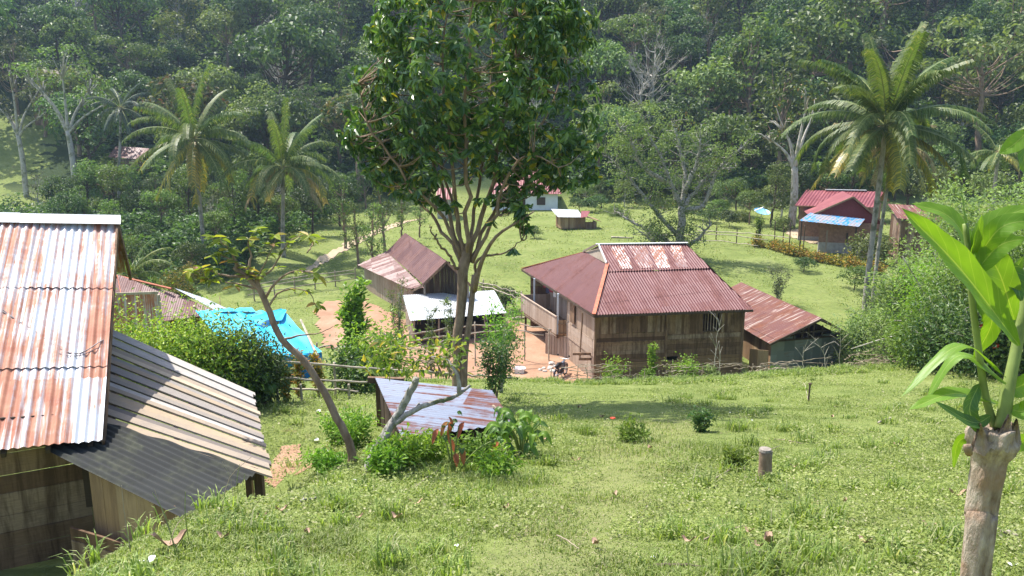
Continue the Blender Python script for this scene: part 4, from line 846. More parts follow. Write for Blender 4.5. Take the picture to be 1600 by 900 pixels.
# satellite dish
dp = at(1190, 330, 84); gd = g(dp[0], dp[1]); ds = thing('satellite_dish', 'large pale blue satellite dish on a short pole in the lawn', 'satellite dish', (dp[0], dp[1], gd))
mb = MB(); rr_, n_ = 10, 32; V = []; ax_ = norm(np.array((.12, -.30, .95))); ua = norm(np.cross(ax_, (0, 1, 0))); va = np.cross(ax_, ua); cz = dp + (0, 0, -.25)
GR = np.array([[cz + (ua * math.cos(2 * math.pi * k / n_) + va * math.sin(2 * math.pi * k / n_)) * .86 * i / rr_ + ax_ * .28 * (i / rr_) ** 2 for k in range(n_ + 1)] for i in range(rr_ + 1)]); mb.sheet(GR); mb.build('dish', M['dish'], ds, True)
mb = MB(); mb.tube([(dp[0], dp[1], gd - .2), cz], .06, 8); mb.build('pole', M['chrome'], ds)
mb = MB(); hd = cz + ax_ * .75
for k in range(3): mb.tube([cz + (ua * math.cos(2.1 * k) + va * math.sin(2.1 * k)) * .8 + ax_ * .25, hd], .018, 5)
mb.box(hd - .07, (.14, 0, 0), (0, .14, 0), (0, 0, .14)); mb.build('feed_arm', M['chrome'], ds)

# hillside huts far left
hh = thing('hillside_hut', 'ruined brown stilt hut half hidden in trees beside the dark palm', 'hut', (*at(207, 285, 116)[:2], g(at(207, 285, 116)[0], 116) - .5))
p = at(205, 270, 116); gz = g(p[0], 116)
mb = MB(); corr_poly(mb, [p + (-2.4, -1.6, 2.3), p + (2.6, -1.6, 2.0), p + (2.4, 1.2, 3.4), p + (-2.4, 1.2, 3.8)], (0, -1, -.4), .3, .02, 4, 3, 106); mb.build('roof', M['roof_brownred'], hh, True)
mb = MB(); boards(mb, (p[0] - 1.8, p[1] - 1), (p[0] + 2, p[1] - 1), p[2] + .9, p[2] + 2.1, .3, .04, False, .08, seed=107); boards(mb, (p[0] - 1.8, p[1] - 1), (p[0] + 2, p[1] - 1), gz - .3, p[2] + .1, .3, .04, False, .15, seed=108); mb.build('wall', M['wood_brown'], hh)
mb = MB()
for u in (-1.8, .1, 2): mb.box((p[0] + u, p[1] - 1.1, gz - 1), (.15, 0, 0), (0, .15, 0), (0, 0, p[2] - gz + 3.2))
mb.box((p[0] - 2.2, p[1] - 1.3, p[2] + .35), (4.6, 0, 0), (0, 2.6, 0), (0, 0, .15)); mb.build_each('stilt', M['wood_brown'], hh)
h2 = thing('hilltop_hut', 'small hut with a pale thatched roof high among the trees at upper left', 'hut', (*at(80, 130, 136)[:2], g(at(80, 130, 136)[0], 136)))
p = at(78, 118, 136); gz = g(p[0], 136)
mb = MB(); mb.add([p + (-3, -2, -1.2), p + (3, -2, -1.2), p + (3, 2, -1.2), p + (-3, 2, -1.2), p + (-2.2, 0, .9), p + (2.2, 0, .9)], quads=[(0, 1, 5, 4), (2, 3, 4, 5)], tris=[(1, 2, 5), (3, 0, 4)]); mb.build('roof', M['wood_grey'], h2)
mb = MB(); boards(mb, (p[0] - 2.4, p[1] - 1.6), (p[0] + 2.4, p[1] - 1.6), gz - .5, p[2] - 1.3, .3, .04, True, seed=109); boards(mb, (p[0] + 2.4, p[1] - 1.6), (p[0] + 2.4, p[1] + 1.6), gz - .5, p[2] - 1.3, .3, .04, True, seed=110); mb.build('wall', M['wood_brown'], h2)
# ------------------------------------------------------------------ trees
def arrays_mesh(name, arrs, mat):
    Vs = []; Ts = []; Qs = []; b = 0
    for V, T, Q in arrs:
        Vs.append(V)
        if T is not None: Ts.append(T + b)
        if Q is not None: Qs.append(Q + b)
        b += len(V)
    me = raw_mesh(name, np.concatenate(Vs), np.concatenate(Ts) if Ts else None, np.concatenate(Qs) if Qs else None)
    me.materials.append(mat); return me

def tree_meshes(seed, H, Rc, style, leafmat_, barkmat_, L=.62, W=.42, dens=1.15, six=False, trunk_r=None, lean=0.0):
    """a trunk with limbs to every leaf clump, and a crown of separate leaves; both with the foot of the tree at the origin"""
    rng = np.random.default_rng(seed); tr = trunk_r or H * .018; blobs = []; mb = MB()
    lx, ly = rng.normal(0, .03, 2) * H + lean
    if style == 'round':
        n = 26; c = np.array((lx, ly, H - Rc * .95))
        for d in rdir(rng, n, -.55): blobs.append((c + d * np.array((Rc, Rc, Rc * .9)) * rng.uniform(.5, .78), rng.uniform(.24, .42) * Rc))
        blobs.append((c, Rc * .5)); fork = .42
    elif style == 'dome':
        n = 30; c = np.array((lx, ly, H - Rc * .75))
        for d in rdir(rng, n, -.2): blobs.append((c + d * np.array((Rc, Rc, Rc * .7)) * rng.uniform(.6, .85), np.array((1, 1, .7)) * rng.uniform(.22, .36) * Rc))
        blobs.append((c - (0, 0, Rc * .1), Rc * .5)); fork = .5
    elif style == 'umbrella':
        n = 24
        for k in range(n):
            a = rng.uniform(0, 6.28); q = Rc * math.sqrt(rng.uniform(.02, 1)); z = H - rng.uniform(0, .34) * H - .12 * q
            blobs.append((np.array((lx + q * math.cos(a), ly + q * math.sin(a), z)), np.array((1, 1, .42)) * rng.uniform(.22, .38) * Rc))
        fork = .55
    elif style == 'tall':
        n = 26
        for k in range(n):
            t = rng.uniform(.38, 1); q = Rc * (1 - ((t - .62) / .5) ** 2) * rng.uniform(.2, .9); a = rng.uniform(0, 6.28)
            blobs.append((np.array((lx * t + q * math.cos(a), ly * t + q * math.sin(a), H * t - Rc * .2)), rng.uniform(.24, .4) * Rc))
        fork = .4
    elif style == 'sparse':
        n = 20
        for k in range(n):
            t = rng.uniform(.5, 1); q = Rc * rng.uniform(.2, 1); a = rng.uniform(0, 6.28)
            blobs.append((np.array((lx + q * math.cos(a), ly + q * math.sin(a), H * t - q * .15)), np.array((1, 1, .6)) * rng.uniform(.14, .26) * Rc))
        fork = .38
    elif style == 'bare':
        n = 26
        for k in range(n):
            t = rng.uniform(.55, 1); q = Rc * rng.uniform(.2, 1); a = rng.uniform(0, 6.28)
            blobs.append((np.array((lx + q * math.cos(a), ly + q * math.sin(a), H * t)), .12 * Rc))
        fork = .4
    top = np.array((lx, ly, H * .82)); nf_ = 6
    main = curve([(0, 0, -.6), (lx * .25, ly * .25, H * fork * .6), (lx * .6, ly * .6, H * fork), top], 14, H * .006, seed)
    mb.tube(main, [tr * 1.25, tr, tr * .75, tr * .2], 7)
    for c, r in blobs:
        c = np.asarray(c); t0 = max(fork * .9, min(.95, (c[2] / H) - rng.uniform(.12, .32))); k = int(np.argmin(np.abs(main[:, 2] - H * t0))); s_ = main[k]
        mid = s_ * .5 + c * .5 + np.array((0, 0, -.04 * H)) + rng.normal(0, .02 * H, 3)
        mb.tube(curve([s_, mid, c], 6), [tr * .38, tr * .22, tr * .07], 4, False)
        if style in ('bare', 'sparse'):
            for j in range(7 if style == 'bare' else 3):
                e = c + rdir(rng, 1, -.3)[0] * Rc * rng.uniform(.15, .34); mb.tube([mid * .3 + c * .7, (mid + c) / 2 * .3 + e * .7, e], [tr * .10, tr * .07, tr * .03], 3, False)
    tm = mb.mesh('trunk', smooth=True); tm.materials.append(barkmat_)
    if style == 'bare': return tm, None
    return tm, arrays_mesh('crown', [blob_leaves(rng, blobs, dens, L, W, six)], leafmat_)

def put_tree(meshes, p, label, cat='tree', group=None, s=1.0, rz=0.0, name='forest_tree', parts=('trunk', 'crown')):
    t = thing(name, label, cat, p, group, rz); t.scale = (s, s, s)
    for n_, me in zip(parts, meshes):
        if me is not None:
            o = bpy.data.objects.new(n_, me); col.objects.link(o); o.parent = t
    return t

rs = np.random.default_rng(77)
KINDS = {}
def kind(key, lst): KINDS[key] = lst
kind('dark rounded', [tree_meshes(101, 13, 5.0, 'round', M['f_dark'], M['bark_dark']), tree_meshes(102, 15, 5.4, 'dome', M['f_dark'], M['bark_dark']), tree_meshes(103, 12, 4.4, 'round', M['f_dark'], M['bark_dark'])])
kind('mid green broad', [tree_meshes(111, 13, 5.2, 'dome', M['f_mid'], M['bark_dark']), tree_meshes(112, 15, 4.8, 'tall', M['f_mid'], M['bark']), tree_meshes(113, 12, 5.0, 'round', M['f_mid'], M['bark'])])
kind('pale green leafy', [tree_meshes(121, 12, 4.8, 'round', M['f_light'], M['bark']), tree_meshes(122, 14, 4.6, 'tall', M['f_light'], M['bark'])])
kind('yellow green', [tree_meshes(131, 11, 4.0, 'tall', M['f_yel'], M['bark_pale'])])
kind('spreading flat-topped', [tree_meshes(141, 16, 6.8, 'umbrella', M['f_mid'], M['bark'], dens=1.1), tree_meshes(142, 15, 6.2, 'umbrella', M['f_light'], M['bark'], dens=1.1)])
kind('greyish thin-crowned', [tree_meshes(151, 14, 5.0, 'sparse', M['f_grey'], M['bark_pale'], dens=1.2), tree_meshes(152, 16, 5.2, 'sparse', M['f_grey'], M['bark'], dens=1.1)])
kind('rust tinged', [tree_meshes(171, 13, 4.6, 'dome', M['f_rust'], M['bark'])])
kind('leafless pale-limbed', [tree_meshes(161, 15, 4.8, 'bare', None, M['bark_pale'])])
KW = [('dark rounded', .34), ('mid green broad', .25), ('pale green leafy', .14), ('yellow green', .04), ('spreading flat-topped', .09), ('greyish thin-crowned', .08), ('rust tinged', .03), ('leafless pale-limbed', .03)]

def where(px, py):
    row = 'lowest' if py > 250 else ('middle' if py > 120 else 'upper')
    if px < 160: a = 'above the rusty house roof'
    elif px < 420: a = 'over the left coconut palms'
    elif px < 560: a = 'just left of the tall leafy tree'
    elif px < 940: a = 'behind the tall leafy tree'
    elif px < 1150: a = 'above the big branchy tree'
    elif px < 1280: a = 'between branchy tree and tall palm'
    elif px < 1480: a = 'behind the tall palm'
    else: a = 'right of the tall palm top'
    return row, a
spots = []
yy = 113.0
while yy < 205:
    step = 7.2 + (yy - 113) * .02
    xx = -(.70 * yy + 12) + rs.uniform(0, step)
    while xx < .70 * yy + 12:
        spots.append((xx + rs.uniform(-2.4, 2.4), yy + rs.uniform(-2.6, 2.6))); xx += step * rs.uniform(.9, 1.25)
    yy += step * .95
cnt = 0
for (x, y) in spots:
    z = g(x, y); px, py = proj((x, y, z + 7)); bx, by = proj((x, y, z))
    if py < -75 or px < -90 or px > 1690: continue
    if (bx < 92 and 225 < by < 345 and y < 142): continue          # grassy clearing at the left edge
    if 640 < bx < 900 and y < 121: continue
    if 176 < bx < 240 and y < 122: continue
    u = rs.uniform(); acc = 0
    # the right hand slope reads darker, the left lighter
    for k_, w_ in KW:
        acc += w_
        if u < acc: break
    if px > 880 and py < 120 and k_ in ('pale green leafy', 'yellow green') and rs.uniform() < .6: k_ = 'dark rounded'
    if k_ == 'leafless pale-limbed' and py > 200: k_ = 'mid green broad'
    row, a = where(px, py); lst = KINDS[k_]
    put_tree(lst[rs.integers(len(lst))], (x, y, z - .3), f'{k_} tree {row} on the slope {a}', 'tree', f'{k_} trees {row} on the slope {a}', float(np.clip(rs.lognormal(-.08, .28), .5, 1.6)), rs.uniform(0, 6.28)); cnt += 1
print('forest trees', cnt)

# the wood continues over the ridge as one mass, and bushes fill the forest floor
def scatter_leaves(name, label, P, L, W, mat, hmax, rng, kindv='stuff', six=False):
    n = len(P); N = norm(rng.normal(0, .45, (n, 3)) + np.array((0, 0, 1.0))); T = np.cross(N, rdir(rng, n)) + np.array((0, 0, .1))
    V, Tt, Q = leaves(P + np.stack((np.zeros(n), np.zeros(n), rng.uniform(.05, 1, n) ** 1.5 * hmax), 1), T, N, L * rng.uniform(.6, 1.3, n), W * rng.uniform(.6, 1.3, n), six)
    me = raw_mesh(name, V, Tt, Q); o = link(name, me, mat); tag(o, label, kind=kindv); return o
rng = np.random.default_rng(5); n = 90000
y = 111 + 95 * rng.uniform(0, 1, n) ** 1.2; x = rng.uniform(-1, 1, n) * (.68 * y + 14); hm = vnoise(x, y, 5, 31)
bx, by = 800 + FPX * x / (y * .978), 0 * y
k = ~((x < -.52 * y) & (y < 143)) & ~((x > -12) & (x < 8) & (y < 120))
x, y, hm = x[k], y[k], hm[k]; P = np.stack((x, y, ground(x, y)), 1)
scatter_leaves('undergrowth', 'mass of bushes and ferns filling the wooded slope floor', P, 1.0, .62, M['f_dark'], 1.0, rng); 
und = bpy.data.objects['undergrowth']; V = np.empty(len(und.data.vertices) * 3, np.float32); und.data.vertices.foreach_get('co', V); V = V.reshape(-1, 3); V[:, 2] += np.repeat(hm * 3.0, 4); und.data.vertices.foreach_set('co', V.ravel())
n = 60000; y = 205 + 70 * rng.uniform(0, 1, n); x = rng.uniform(-1, 1, n) * (.7 * y + 20); P = np.stack((x, y, ground(x, y) + vnoise(x, y, 9, 41) * 11), 1)
scatter_leaves('distant_forest', 'distant forest canopy over the ridge', P, 1.9, 1.3, M['f_dark'], 2.0, rng)

# ---- groves nearer than the slope
def grove(lst, kinds, group, seed, labels, srange=(.5, .8)):
    r = np.random.default_rng(seed)
    for i, (px, py, s_) in enumerate(lst):
        p = gp(px, py); k_ = kinds[i % len(kinds)]; v = KINDS[k_]; put_tree(v[r.integers(len(v))], p - (0, 0, .2), labels[i] if i < len(labels) else f'{k_} tree {labels[-1]}', 'tree', group, s_, r.uniform(0, 6.28))
MED = {'dark': [tree_meshes(201, 8, 3.2, 'round', M['f_dark'], M['bark_dark'], .32, .2, 1.1), tree_meshes(202, 9, 3.0, 'tall', M['f_mid'], M['bark_dark'], .32, .2, 1.1)],
       'mid': [tree_meshes(203, 8, 3.3, 'dome', M['f_mid'], M['bark'], .32, .2, 1.1), tree_meshes(204, 7, 2.6, 'round', M['f_light'], M['bark_pale'], .30, .19, 1.1)],
       'thin': [tree_meshes(205, 8.5, 1.7, 'tall', M['f_mid'], M['bark'], .28, .17, 1.1), tree_meshes(206, 8, 2.2, 'sparse', M['f_grey'], M['bark_pale'], .28, .17, 1.1)],
       'bush': [tree_meshes(207, 3.2, 2.2, 'dome', M['f_dark'], M['bark_dark'], .26, .16, 1.1), tree_meshes(208, 2.8, 2.0, 'dome', M['f_mid'], M['bark_dark'], .24, .15, 1.1), tree_meshes(209, 2.6, 1.9, 'round', M['f_light'], M['bark'], .24, .15, 1.1)]}
def med(kind_, px, py, D, s_, label, group=None, z=None, name='tree', cat='tree', seed=None, v=None):
    r = np.random.default_rng(int(px * 7 + py) if seed is None else seed); p = at(px, py, D); lst = MED[kind_]
    return put_tree(lst[r.integers(len(lst)) if v is None else v], (p[0], p[1], g(p[0], p[1]) - .15), label, cat, group, s_, r.uniform(0, 6.28), name, ('stem', 'foliage') if kind_ == 'bush' else ('trunk', 'crown'))
# dark wood edge at the left between the palms and the field
r = np.random.default_rng(9)
i = 0
for D, lo, hi, st in ((66, 200, 330, 46), (74, 180, 420, 44), (84, 110, 500, 40), (94, 60, 545, 38), (103, 150, 575, 36)):
    px = lo
    while px < hi:
        k_ = ['dark', 'dark', 'mid', 'dark', 'thin'][i % 5] if D > 80 else ['dark', 'bush', 'mid', 'dark'][i % 4]
        w_ = {66: 'nearest row', 74: 'second row', 84: 'third row', 94: 'fourth row', 103: 'back row'}[D]
        seg = 'behind the rusty roof' if px < 240 else ('around the two coconut palms' if px < 440 else 'beside the footpath')
        med(k_, px + r.uniform(-10, 10), 380, D + r.uniform(-3, 3), r.uniform(.62, .95) * (1.0 if D > 80 else .62), f'{ {"dark":"dark leafy","mid":"rounded green","thin":"slender","bush":"low bushy"}[k_]} tree in the {w_} of the wood edge {seg}', f'{k_} trees of the wood edge, {w_} {seg}')
        px += st * r.uniform(.85, 1.2); i += 1
# right side behind the red roofed house
for (px, D, s_, k_) in ((1150, 100, .7, 'dark'), (1172, 94, .55, 'mid'), (1205, 92, .85, 'dark'), (1222, 97, .9, 'mid'), (1250, 98, 1.0, 'dark'), (1290, 99, .95, 'mid'), (1330, 98, 1.1, 'dark'), (1372, 97, 1.0, 'mid'), (1415, 95, 1.1, 'dark'), (1455, 92, 1.1, 'mid'), (1500, 96, 1.2, 'dark'), (1545, 88, 1.1, 'mid'), (1590, 92, 1.2, 'dark'), (1130, 103, .7, 'mid'), (1100, 106, .7, 'dark'), (1060, 108, .7, 'mid'), (1015, 108, .65, 'dark'), (975, 107, .6, 'mid'), (940, 106, .5, 'dark'), (915, 108, .5, 'mid')):
    med(k_, px, 330, D, s_, ('dark leafy' if k_ == 'dark' else 'rounded green') + (' tree standing behind the red and blue roofed house' if px > 1140 else ' tree at the foot of the slope behind the branchy tree'), f'{k_} trees ' + ('behind the red and blue roofed house' if px > 1140 else 'at the slope foot behind the branchy tree'))
for (px, D, s_) in ((1110, 95, .6), (1140, 92, .7), (1158, 96, .7), (1120, 101, .8), (1085, 97, .6), (930, 103, .8), (960, 100, .7), (905, 103, .7), (1225, 90, .8)):
    med('bush', px, 340, D, s_, 'low green bush along the far edge of the pasture', 'bushes along the far pasture edge', name='bush', cat='bush')

# slender trees by the footpath, right of the palms
for j, (px, D, s_) in enumerate(((560, 72, .75), (578, 69, .8), (602, 78, .85), (628, 82, .7), (540, 79, .9), (655, 86, .6))):
    med('thin', px, 380, D, s_, ['slender tree by the path, nearest the maroon shed ridge', 'second slender tree beside the pale footpath', 'slender tree where the footpath bends', 'small slender tree behind the shed ridge', 'slender tree left of the footpath bend', 'thin tree farthest along the footpath'][j], 'slender trees by the footpath', v=0)

# two tall pale trunks at the far left
def leggy(seed, H, forks, crown, leaf, bark, tr, L=.45, W=.28, dens=.45):
    rng = np.random.default_rng(seed); mb = MB(); blobs = []
    mb.tube(curve([(0, 0, -.5), (.1, 0, H * .3), (-.1, 0, H * .5)], 10), [tr * 1.2, tr * .9], 8)
    for (dx, dy, hz, rr) in forks:
        e = np.array((dx, dy, hz)); mb.tube(curve([(-.1, 0, H * .48), (dx * .35, dy * .35, H * .48 + (hz - H * .48) * .5), e], 8), [tr * .7, tr * .4, tr * .12], 6)
        for k in range(5):
            c = e + rdir(rng, 1, -.4)[0] * rr * .8; blobs.append((c, np.array((1, 1, .6)) * rr * rng.uniform(.4, .65))); mb.tube([e * .8 + np.array((-.1, 0, H * .48)) * .2, (e + c) / 2, c], [tr * .3, tr * .15, tr * .05], 4)
    tm = mb.mesh('trunk', smooth=True); tm.materials.append(bark); return tm, arrays_mesh('crown', [blob_leaves(rng, blobs, dens, L, W)], leaf)
p = at(43, 320, 112); put_tree(leggy(301, 17, [(-3, 0, 13, 2.4), (2.5, 1, 14, 2.2), (.5, -1, 16, 2.4), (-1.5, 1, 11, 1.6), (3.4, 0, 11, 1.6)], 0, M['f_grey'], M['bark_pale'], .33), (p[0], p[1], g(p[0], p[1])), 'tall greyish tree with a pale forked trunk in the clearing at far left', name='pale_trunk_tree')
p = at(118, 300, 108); put_tree(leggy(302, 20, [(-3.5, 0, 16, 2.8), (3.5, 1, 16, 3.0), (.5, -1, 18.5, 2.8), (6.2, 0, 14, 2.2), (-5.5, 1, 17, 2.2), (2, 1, 14, 2)], 0, M['f_mid'], M['bark_pale'], .36), (p[0], p[1], g(p[0], p[1])), 'tall spreading tree with flat layered crown at upper left', name='spreading_tree')
p = at(1240, 300, 91); put_tree(leggy(303, 14, [(-2, 0, 12, 2.0), (2, 1, 13, 1.9), (.5, -1, 14.5, 1.8), (-3.6, 0, 10.5, 1.2)], 0, M['f_rust'], M['bark_pale'], .4, dens=.25), (p[0], p[1], g(p[0], p[1])), 'thick greyish twin trunk tree left of the tall palm behind the house', name='twin_trunk_tree')
p = at(535, 120, 168); put_tree(KINDS['leafless pale-limbed'][0], (p[0], p[1], g(p[0], p[1])), 'bare white limbed tree standing out high on the slope left of the tall leafy tree', s=1.25, name='bare_tree')
p = at(1095, 130, 150); put_tree(KINDS['leafless pale-limbed'][0], (p[0], p[1], g(p[0], p[1])), 'bare pale stump-like tree among the woods above the branchy tree', s=.8, name='bare_tree', rz=2)
p = at(1145, 130, 142); put_tree(tree_meshes(310, 13, 3.6, 'tall', M['f_yel'], M['bark_dark'], .5, .32), (p[0], p[1], g(p[0], p[1])), 'conspicuous yellow green cone shaped tree on the slope above the main house', name='yellow_green_tree')
p = at(1252, 120, 160); put_tree(tree_meshes(311, 15, 5.4, 'round', M['f_dark'], M['bark_dark'], .55, .35), (p[0], p[1], g(p[0], p[1])), 'big ball shaped dark tree high on the slope left of the tall palm top', name='round_dark_tree')
p = at(420, 270, 118); put_tree(tree_meshes(312, 15, 5.2, 'round', M['f_light'], M['bark_dark'], .5, .3), (p[0], p[1], g(p[0], p[1])), 'big pale green rounded tree rising behind the two left coconut palms', name='rounded_tree')

# the big half-bare branching tree behind the main house
bt = gp(1062, 402); rng = np.random.default_rng(401); mb = MB(); D0 = bt[1]
def T3(px, py, dy=0): return at(px, py, D0 + dy) - bt
limbs = [[(1062, 402), (1064, 360), (1066, 322)], [(1060, 370), (1020, 325), (985, 280), (950, 245)], [(1066, 325), (1048, 285), (1030, 240), (1010, 205)], [(1066, 325), (1085, 300), (1112, 270), (1150, 262)], [(1068, 330), (1100, 320), (1112, 285), (1130, 255), (1165, 225)], [(1066, 322), (1070, 270), (1060, 220), (1050, 190)], [(1058, 385), (1020, 365), (985, 345), (960, 330)], [(1040, 285), (1000, 255), (985, 215), (965, 195)], [(1070, 300), (1090, 250), (1095, 215)], [(1062, 390), (1090, 375), (1110, 350)], [(1060, 395), (1030, 385), (1000, 362)]]
ends = []
for i, Lb in enumerate(limbs):
    dy = 0 if i == 0 else rng.uniform(-2.2, 2.2); P = [T3(a, b, dy * j / max(1, len(Lb) - 1)) for j, (a, b) in enumerate(Lb)]
    c = curve(P, 12, .05, i); mb.tube(c, [.42, .34] if i == 0 else [.24, .15, .06], 7); 
    for j in range(3, len(c)):
        for m in range(3 if i else 0):
            e = c[j] + rdir(rng, 1, -.2)[0] * rng.uniform(.7, 1.9); mb.tube(curve([c[j], (c[j] + e) / 2 + rng.normal(0, .12, 3), e], 4), [.05, .035, .018], 3, False); ends.append(e)
bigtree = thing('branchy_tree', 'large half bare tree with pale crooked limbs behind the main house roof', 'tree', bt); o = link('trunk', mb.mesh('trunk', smooth=True), M['bark_grey'], bigtree)
bl = [(e, rng.uniform(.35, .7)) for e in ends if rng.uniform() < .9]
for (px, py, r_, k_) in ((985, 190, 1.7, 3), (1010, 175, 1.3, 3), (960, 220, 1.5, 3), (1035, 195, 1.2, 3), (930, 235, 1.0, 2), (985, 240, 1.6, 3), (1010, 270, 1.5, 2), (960, 280, 1.3, 2), (1090, 215, 1.2, 2), (1130, 250, 1.3, 2), (1160, 235, 1.0, 2), (1150, 290, 1.2, 2)):
    for _ in range(k_ * 3): bl.append((T3(px, py, rng.uniform(-1.5, 1.5)) + rng.normal(0, r_ * .5, 3), r_ * .55))
link('foliage', arrays_mesh('foliage', [blob_leaves(rng, bl, .55, .24, .14)], M['f_light']), None, bigtree)
bl = []
for _ in range(80):
    px = rng.uniform(985, 1105); t_ = rng.uniform(0, 1); bl.append((T3(px * .6 + 1050 * .4, 392 - 82 * t_, rng.uniform(-1.8, 1.8)), rng.uniform(.5, .95)))
link('ivy', arrays_mesh('ivy', [blob_leaves(rng, bl, .42, .2, .12)], M['f_mid']), None, bigtree)
bl = []
for (px, py) in ((1100, 225), (1075, 200), (1060, 178), (1120, 240), (1090, 265), (1140, 275), (1000, 300), (1030, 320)):
    for _ in range(3): bl.append((T3(px, py, rng.uniform(-1.8, 1.8)) + rng.normal(0, .5, 3), rng.uniform(.4, .8)))
link('rusty_leaves', arrays_mesh('rusty_leaves', [blob_leaves(rng, bl, .3, .22, .13)], M['f_rust']), None, bigtree)

# ------------------------------------------------------------------ palms
def frond(L, az, el, droop, rng, matkey='palm', W=.85, hang=.55, n=46):
    """one frond: a rib that arches over and two rows of narrow hanging leaflets"""
    m = 14; t = np.linspace(0, 1, m); ang = R(el) - R(droop) * t ** 1.35
    dl = L / (m - 1); h = np.concatenate(([0], np.cumsum(np.cos(ang[:-1]) * dl))); v = np.concatenate(([0], np.cumsum(np.sin(ang[:-1]) * dl)))
    ca, sa = math.cos(az), math.sin(az); bend = rng.normal(0, .10) * L
    P = np.stack((h * ca - bend * t ** 2 * sa, h * sa + bend * t ** 2 * ca, v), 1)
    mb = MB(); mb.tube(P, [.045, .03, .008], 5)
    V = []; Q = []; T = []
    tt = np.linspace(.13, .995, n); twist = rng.normal(0, .3)
    for side in (-1, 1):
        for a in tt:
            q = np.array([np.interp(a, t, P[:, k]) for k in range(3)]); j = min(m - 2, int(a * (m - 1))); tan = norm(P[j + 1] - P[j])
            out = norm(np.cross(tan, (0, 0, 1))) * side; upv = np.cross(out * side, tan)
            ln = W * (math.sin(min(1, a * 1.25 + .12) * math.pi * .75) ** .6) * rng.uniform(.82, 1.1) * (1 if a < .85 else 1.25 - a * .5)
            d0 = norm(out * 1.0 + tan * .75 + np.array((0, 0, .12 + twist * .25 * side))); d1 = norm(d0 * (1 - hang) + np.array((0, 0, -1)) * hang + rng.normal(0, .06, 3)); d2 = norm(d1 * .5 + np.array((0, 0, -1)))
            p1 = q + d0 * ln * .35; p2 = p1 + d1 * ln * .38; p3 = p2 + d2 * ln * .3; wd = tan * (.030 if n > 80 else .036) * (1.25 if L > 4 else 1)
            b = len(V); V += [q - wd * .6, q + wd * .6, p1 - wd, p1 + wd, p2 - wd * .8, p2 + wd * .8, p3]; Q += [(b, b + 1, b + 3, b + 2), (b + 2, b + 3, b + 5, b + 4)]; T += [(b + 4, b + 5, b + 6)]
    return mb, (np.array(V), np.array(T), np.array(Q))
def palm(name, label, base, top, nf, L, seed, mats=('palm',), tr=(.22, .14), crown=None, els=(82, -30), part_each=True, nuts=True, hang=.55, group=None, n=46, W=.85):
    rng = np.random.default_rng(seed); t = thing(name, label, 'palm tree', base, group); base = np.asarray(base, float); top = np.asarray(top, float)
    mb = MB(); rel = top - base; c = curve([(0, 0, -.4), rel * .35 + np.array((rel[0] * -.12, 0, 0)), rel * .7, rel], 40); rad = np.interp(np.linspace(0, 1, len(c)), [0, .06, .3, 1], [tr[0] * 1.5, tr[0] * 1.05, tr[0] * .9, tr[1]]); rad = rad * (1 + .05 * (np.arange(len(c)) % 2)); 
    mb.tube(c, rad, 12); mb.build('trunk', M['bark_palm'], None, True).parent = t
    for k in range(nf):
        u = (k + .5) / nf; el = els[0] + (els[1] - els[0]) * u ** .85 + rng.normal(0, 6); az = k * 2.39996 + rng.normal(0, .18)
        lk = L * rng.uniform(.88, 1.08) * (1 - .18 * max(0, u - .5)); droop = 26 + 88 * min(1, u * 1.35) ** .8 + rng.normal(0, 9)
        if el < 0: droop = 50
        mk = mats[0] if (len(mats) == 1 or u < .72) else mats[min(len(mats) - 1, 1 + int((u - .72) / .28 * (len(mats) - 1)))] if rng.uniform() < .7 else mats[0]
        rb, lv = frond(lk, az, el, droop, rng, mk, W=W, hang=hang, n=n)
        b = rb.n; rm = np.concatenate(rb.V); Vq = np.concatenate((lv[0], rm)); off = len(lv[0])
        Q = np.concatenate((lv[2], np.concatenate(rb.Q) + off)); T = np.concatenate((lv[1], np.concatenate(rb.T) + off))
        me = raw_mesh('frond', Vq, T, Q); me.materials.append(M[mk]); me.materials.append(M['rachis'])
        mi = np.zeros(len(me.polygons), np.int32); mi[len(lv[2]):len(Q)] = 1; mi[len(Q) + len(lv[1]):] = 1; me.polygons.foreach_set('material_index', mi)
        o = link('frond', me, None, t, rel + np.array((0, 0, -.02))); 
    if nuts:
        for k in range(9):
            mb = MB(); a = rng.uniform(0, 6.28); q = rel + np.array((math.cos(a) * .33, math.sin(a) * .33, -.25 - rng.uniform(0, .35)))
            G_ = np.array([[q + np.array((math.cos(u) * math.sin(v) * .12, math.sin(u) * math.sin(v) * .12, math.cos(v) * .16)) for u in np.linspace(0, 6.2832, 9)] for v in np.linspace(0, 3.1416, 7)]); mb.sheet(G_); o = mb.build('coconut', M['husk'], None, True); o.parent = t
    mb = MB()                                           # fibrous crown shaft and bare stalks
    for k in range(10):
        a = rng.uniform(0, 6.28); e = rel + np.array((math.cos(a) * .5, math.sin(a) * .5, rng.uniform(-.5, .15))); mb.tube([rel + (0, 0, -.15), (rel + e) / 2 + (0, 0, .12), e], [.06, .04, .02], 4)
    mb.build('flower_stalks', M['palm_dry'], None).parent = t
    return t
bp = gp(1349, 505); tpv = at(1384, 196, bp[1] + .3)
palm('coconut_palm', 'tall coconut palm with yellowing lower fronds on a curved ringed trunk at right', bp, tpv, 40, 7.0, 11, ('palm', 'palm', 'palm_yel', 'palm_yel'), (.21, .15), els=(86, -28), hang=.5, n=110, W=1.2)
bp2 = at(1368, 430, 58); bz2 = g(bp2[0], 58); tp2 = at(1394, 225, 59)
palm('coconut_palm', 'second coconut palm half hidden directly behind the tall one', (bp2[0], 58, bz2), tp2, 14, 4.4, 12, ('palm_dry', 'palm', 'palm_yel'), (.14, .11), els=(40, -40), nuts=False, n=40)
b3_ = gp(322, 398); b3_ = np.array((at(318, 380, 72)[0], 72, g(at(318, 380, 72)[0], 72)))
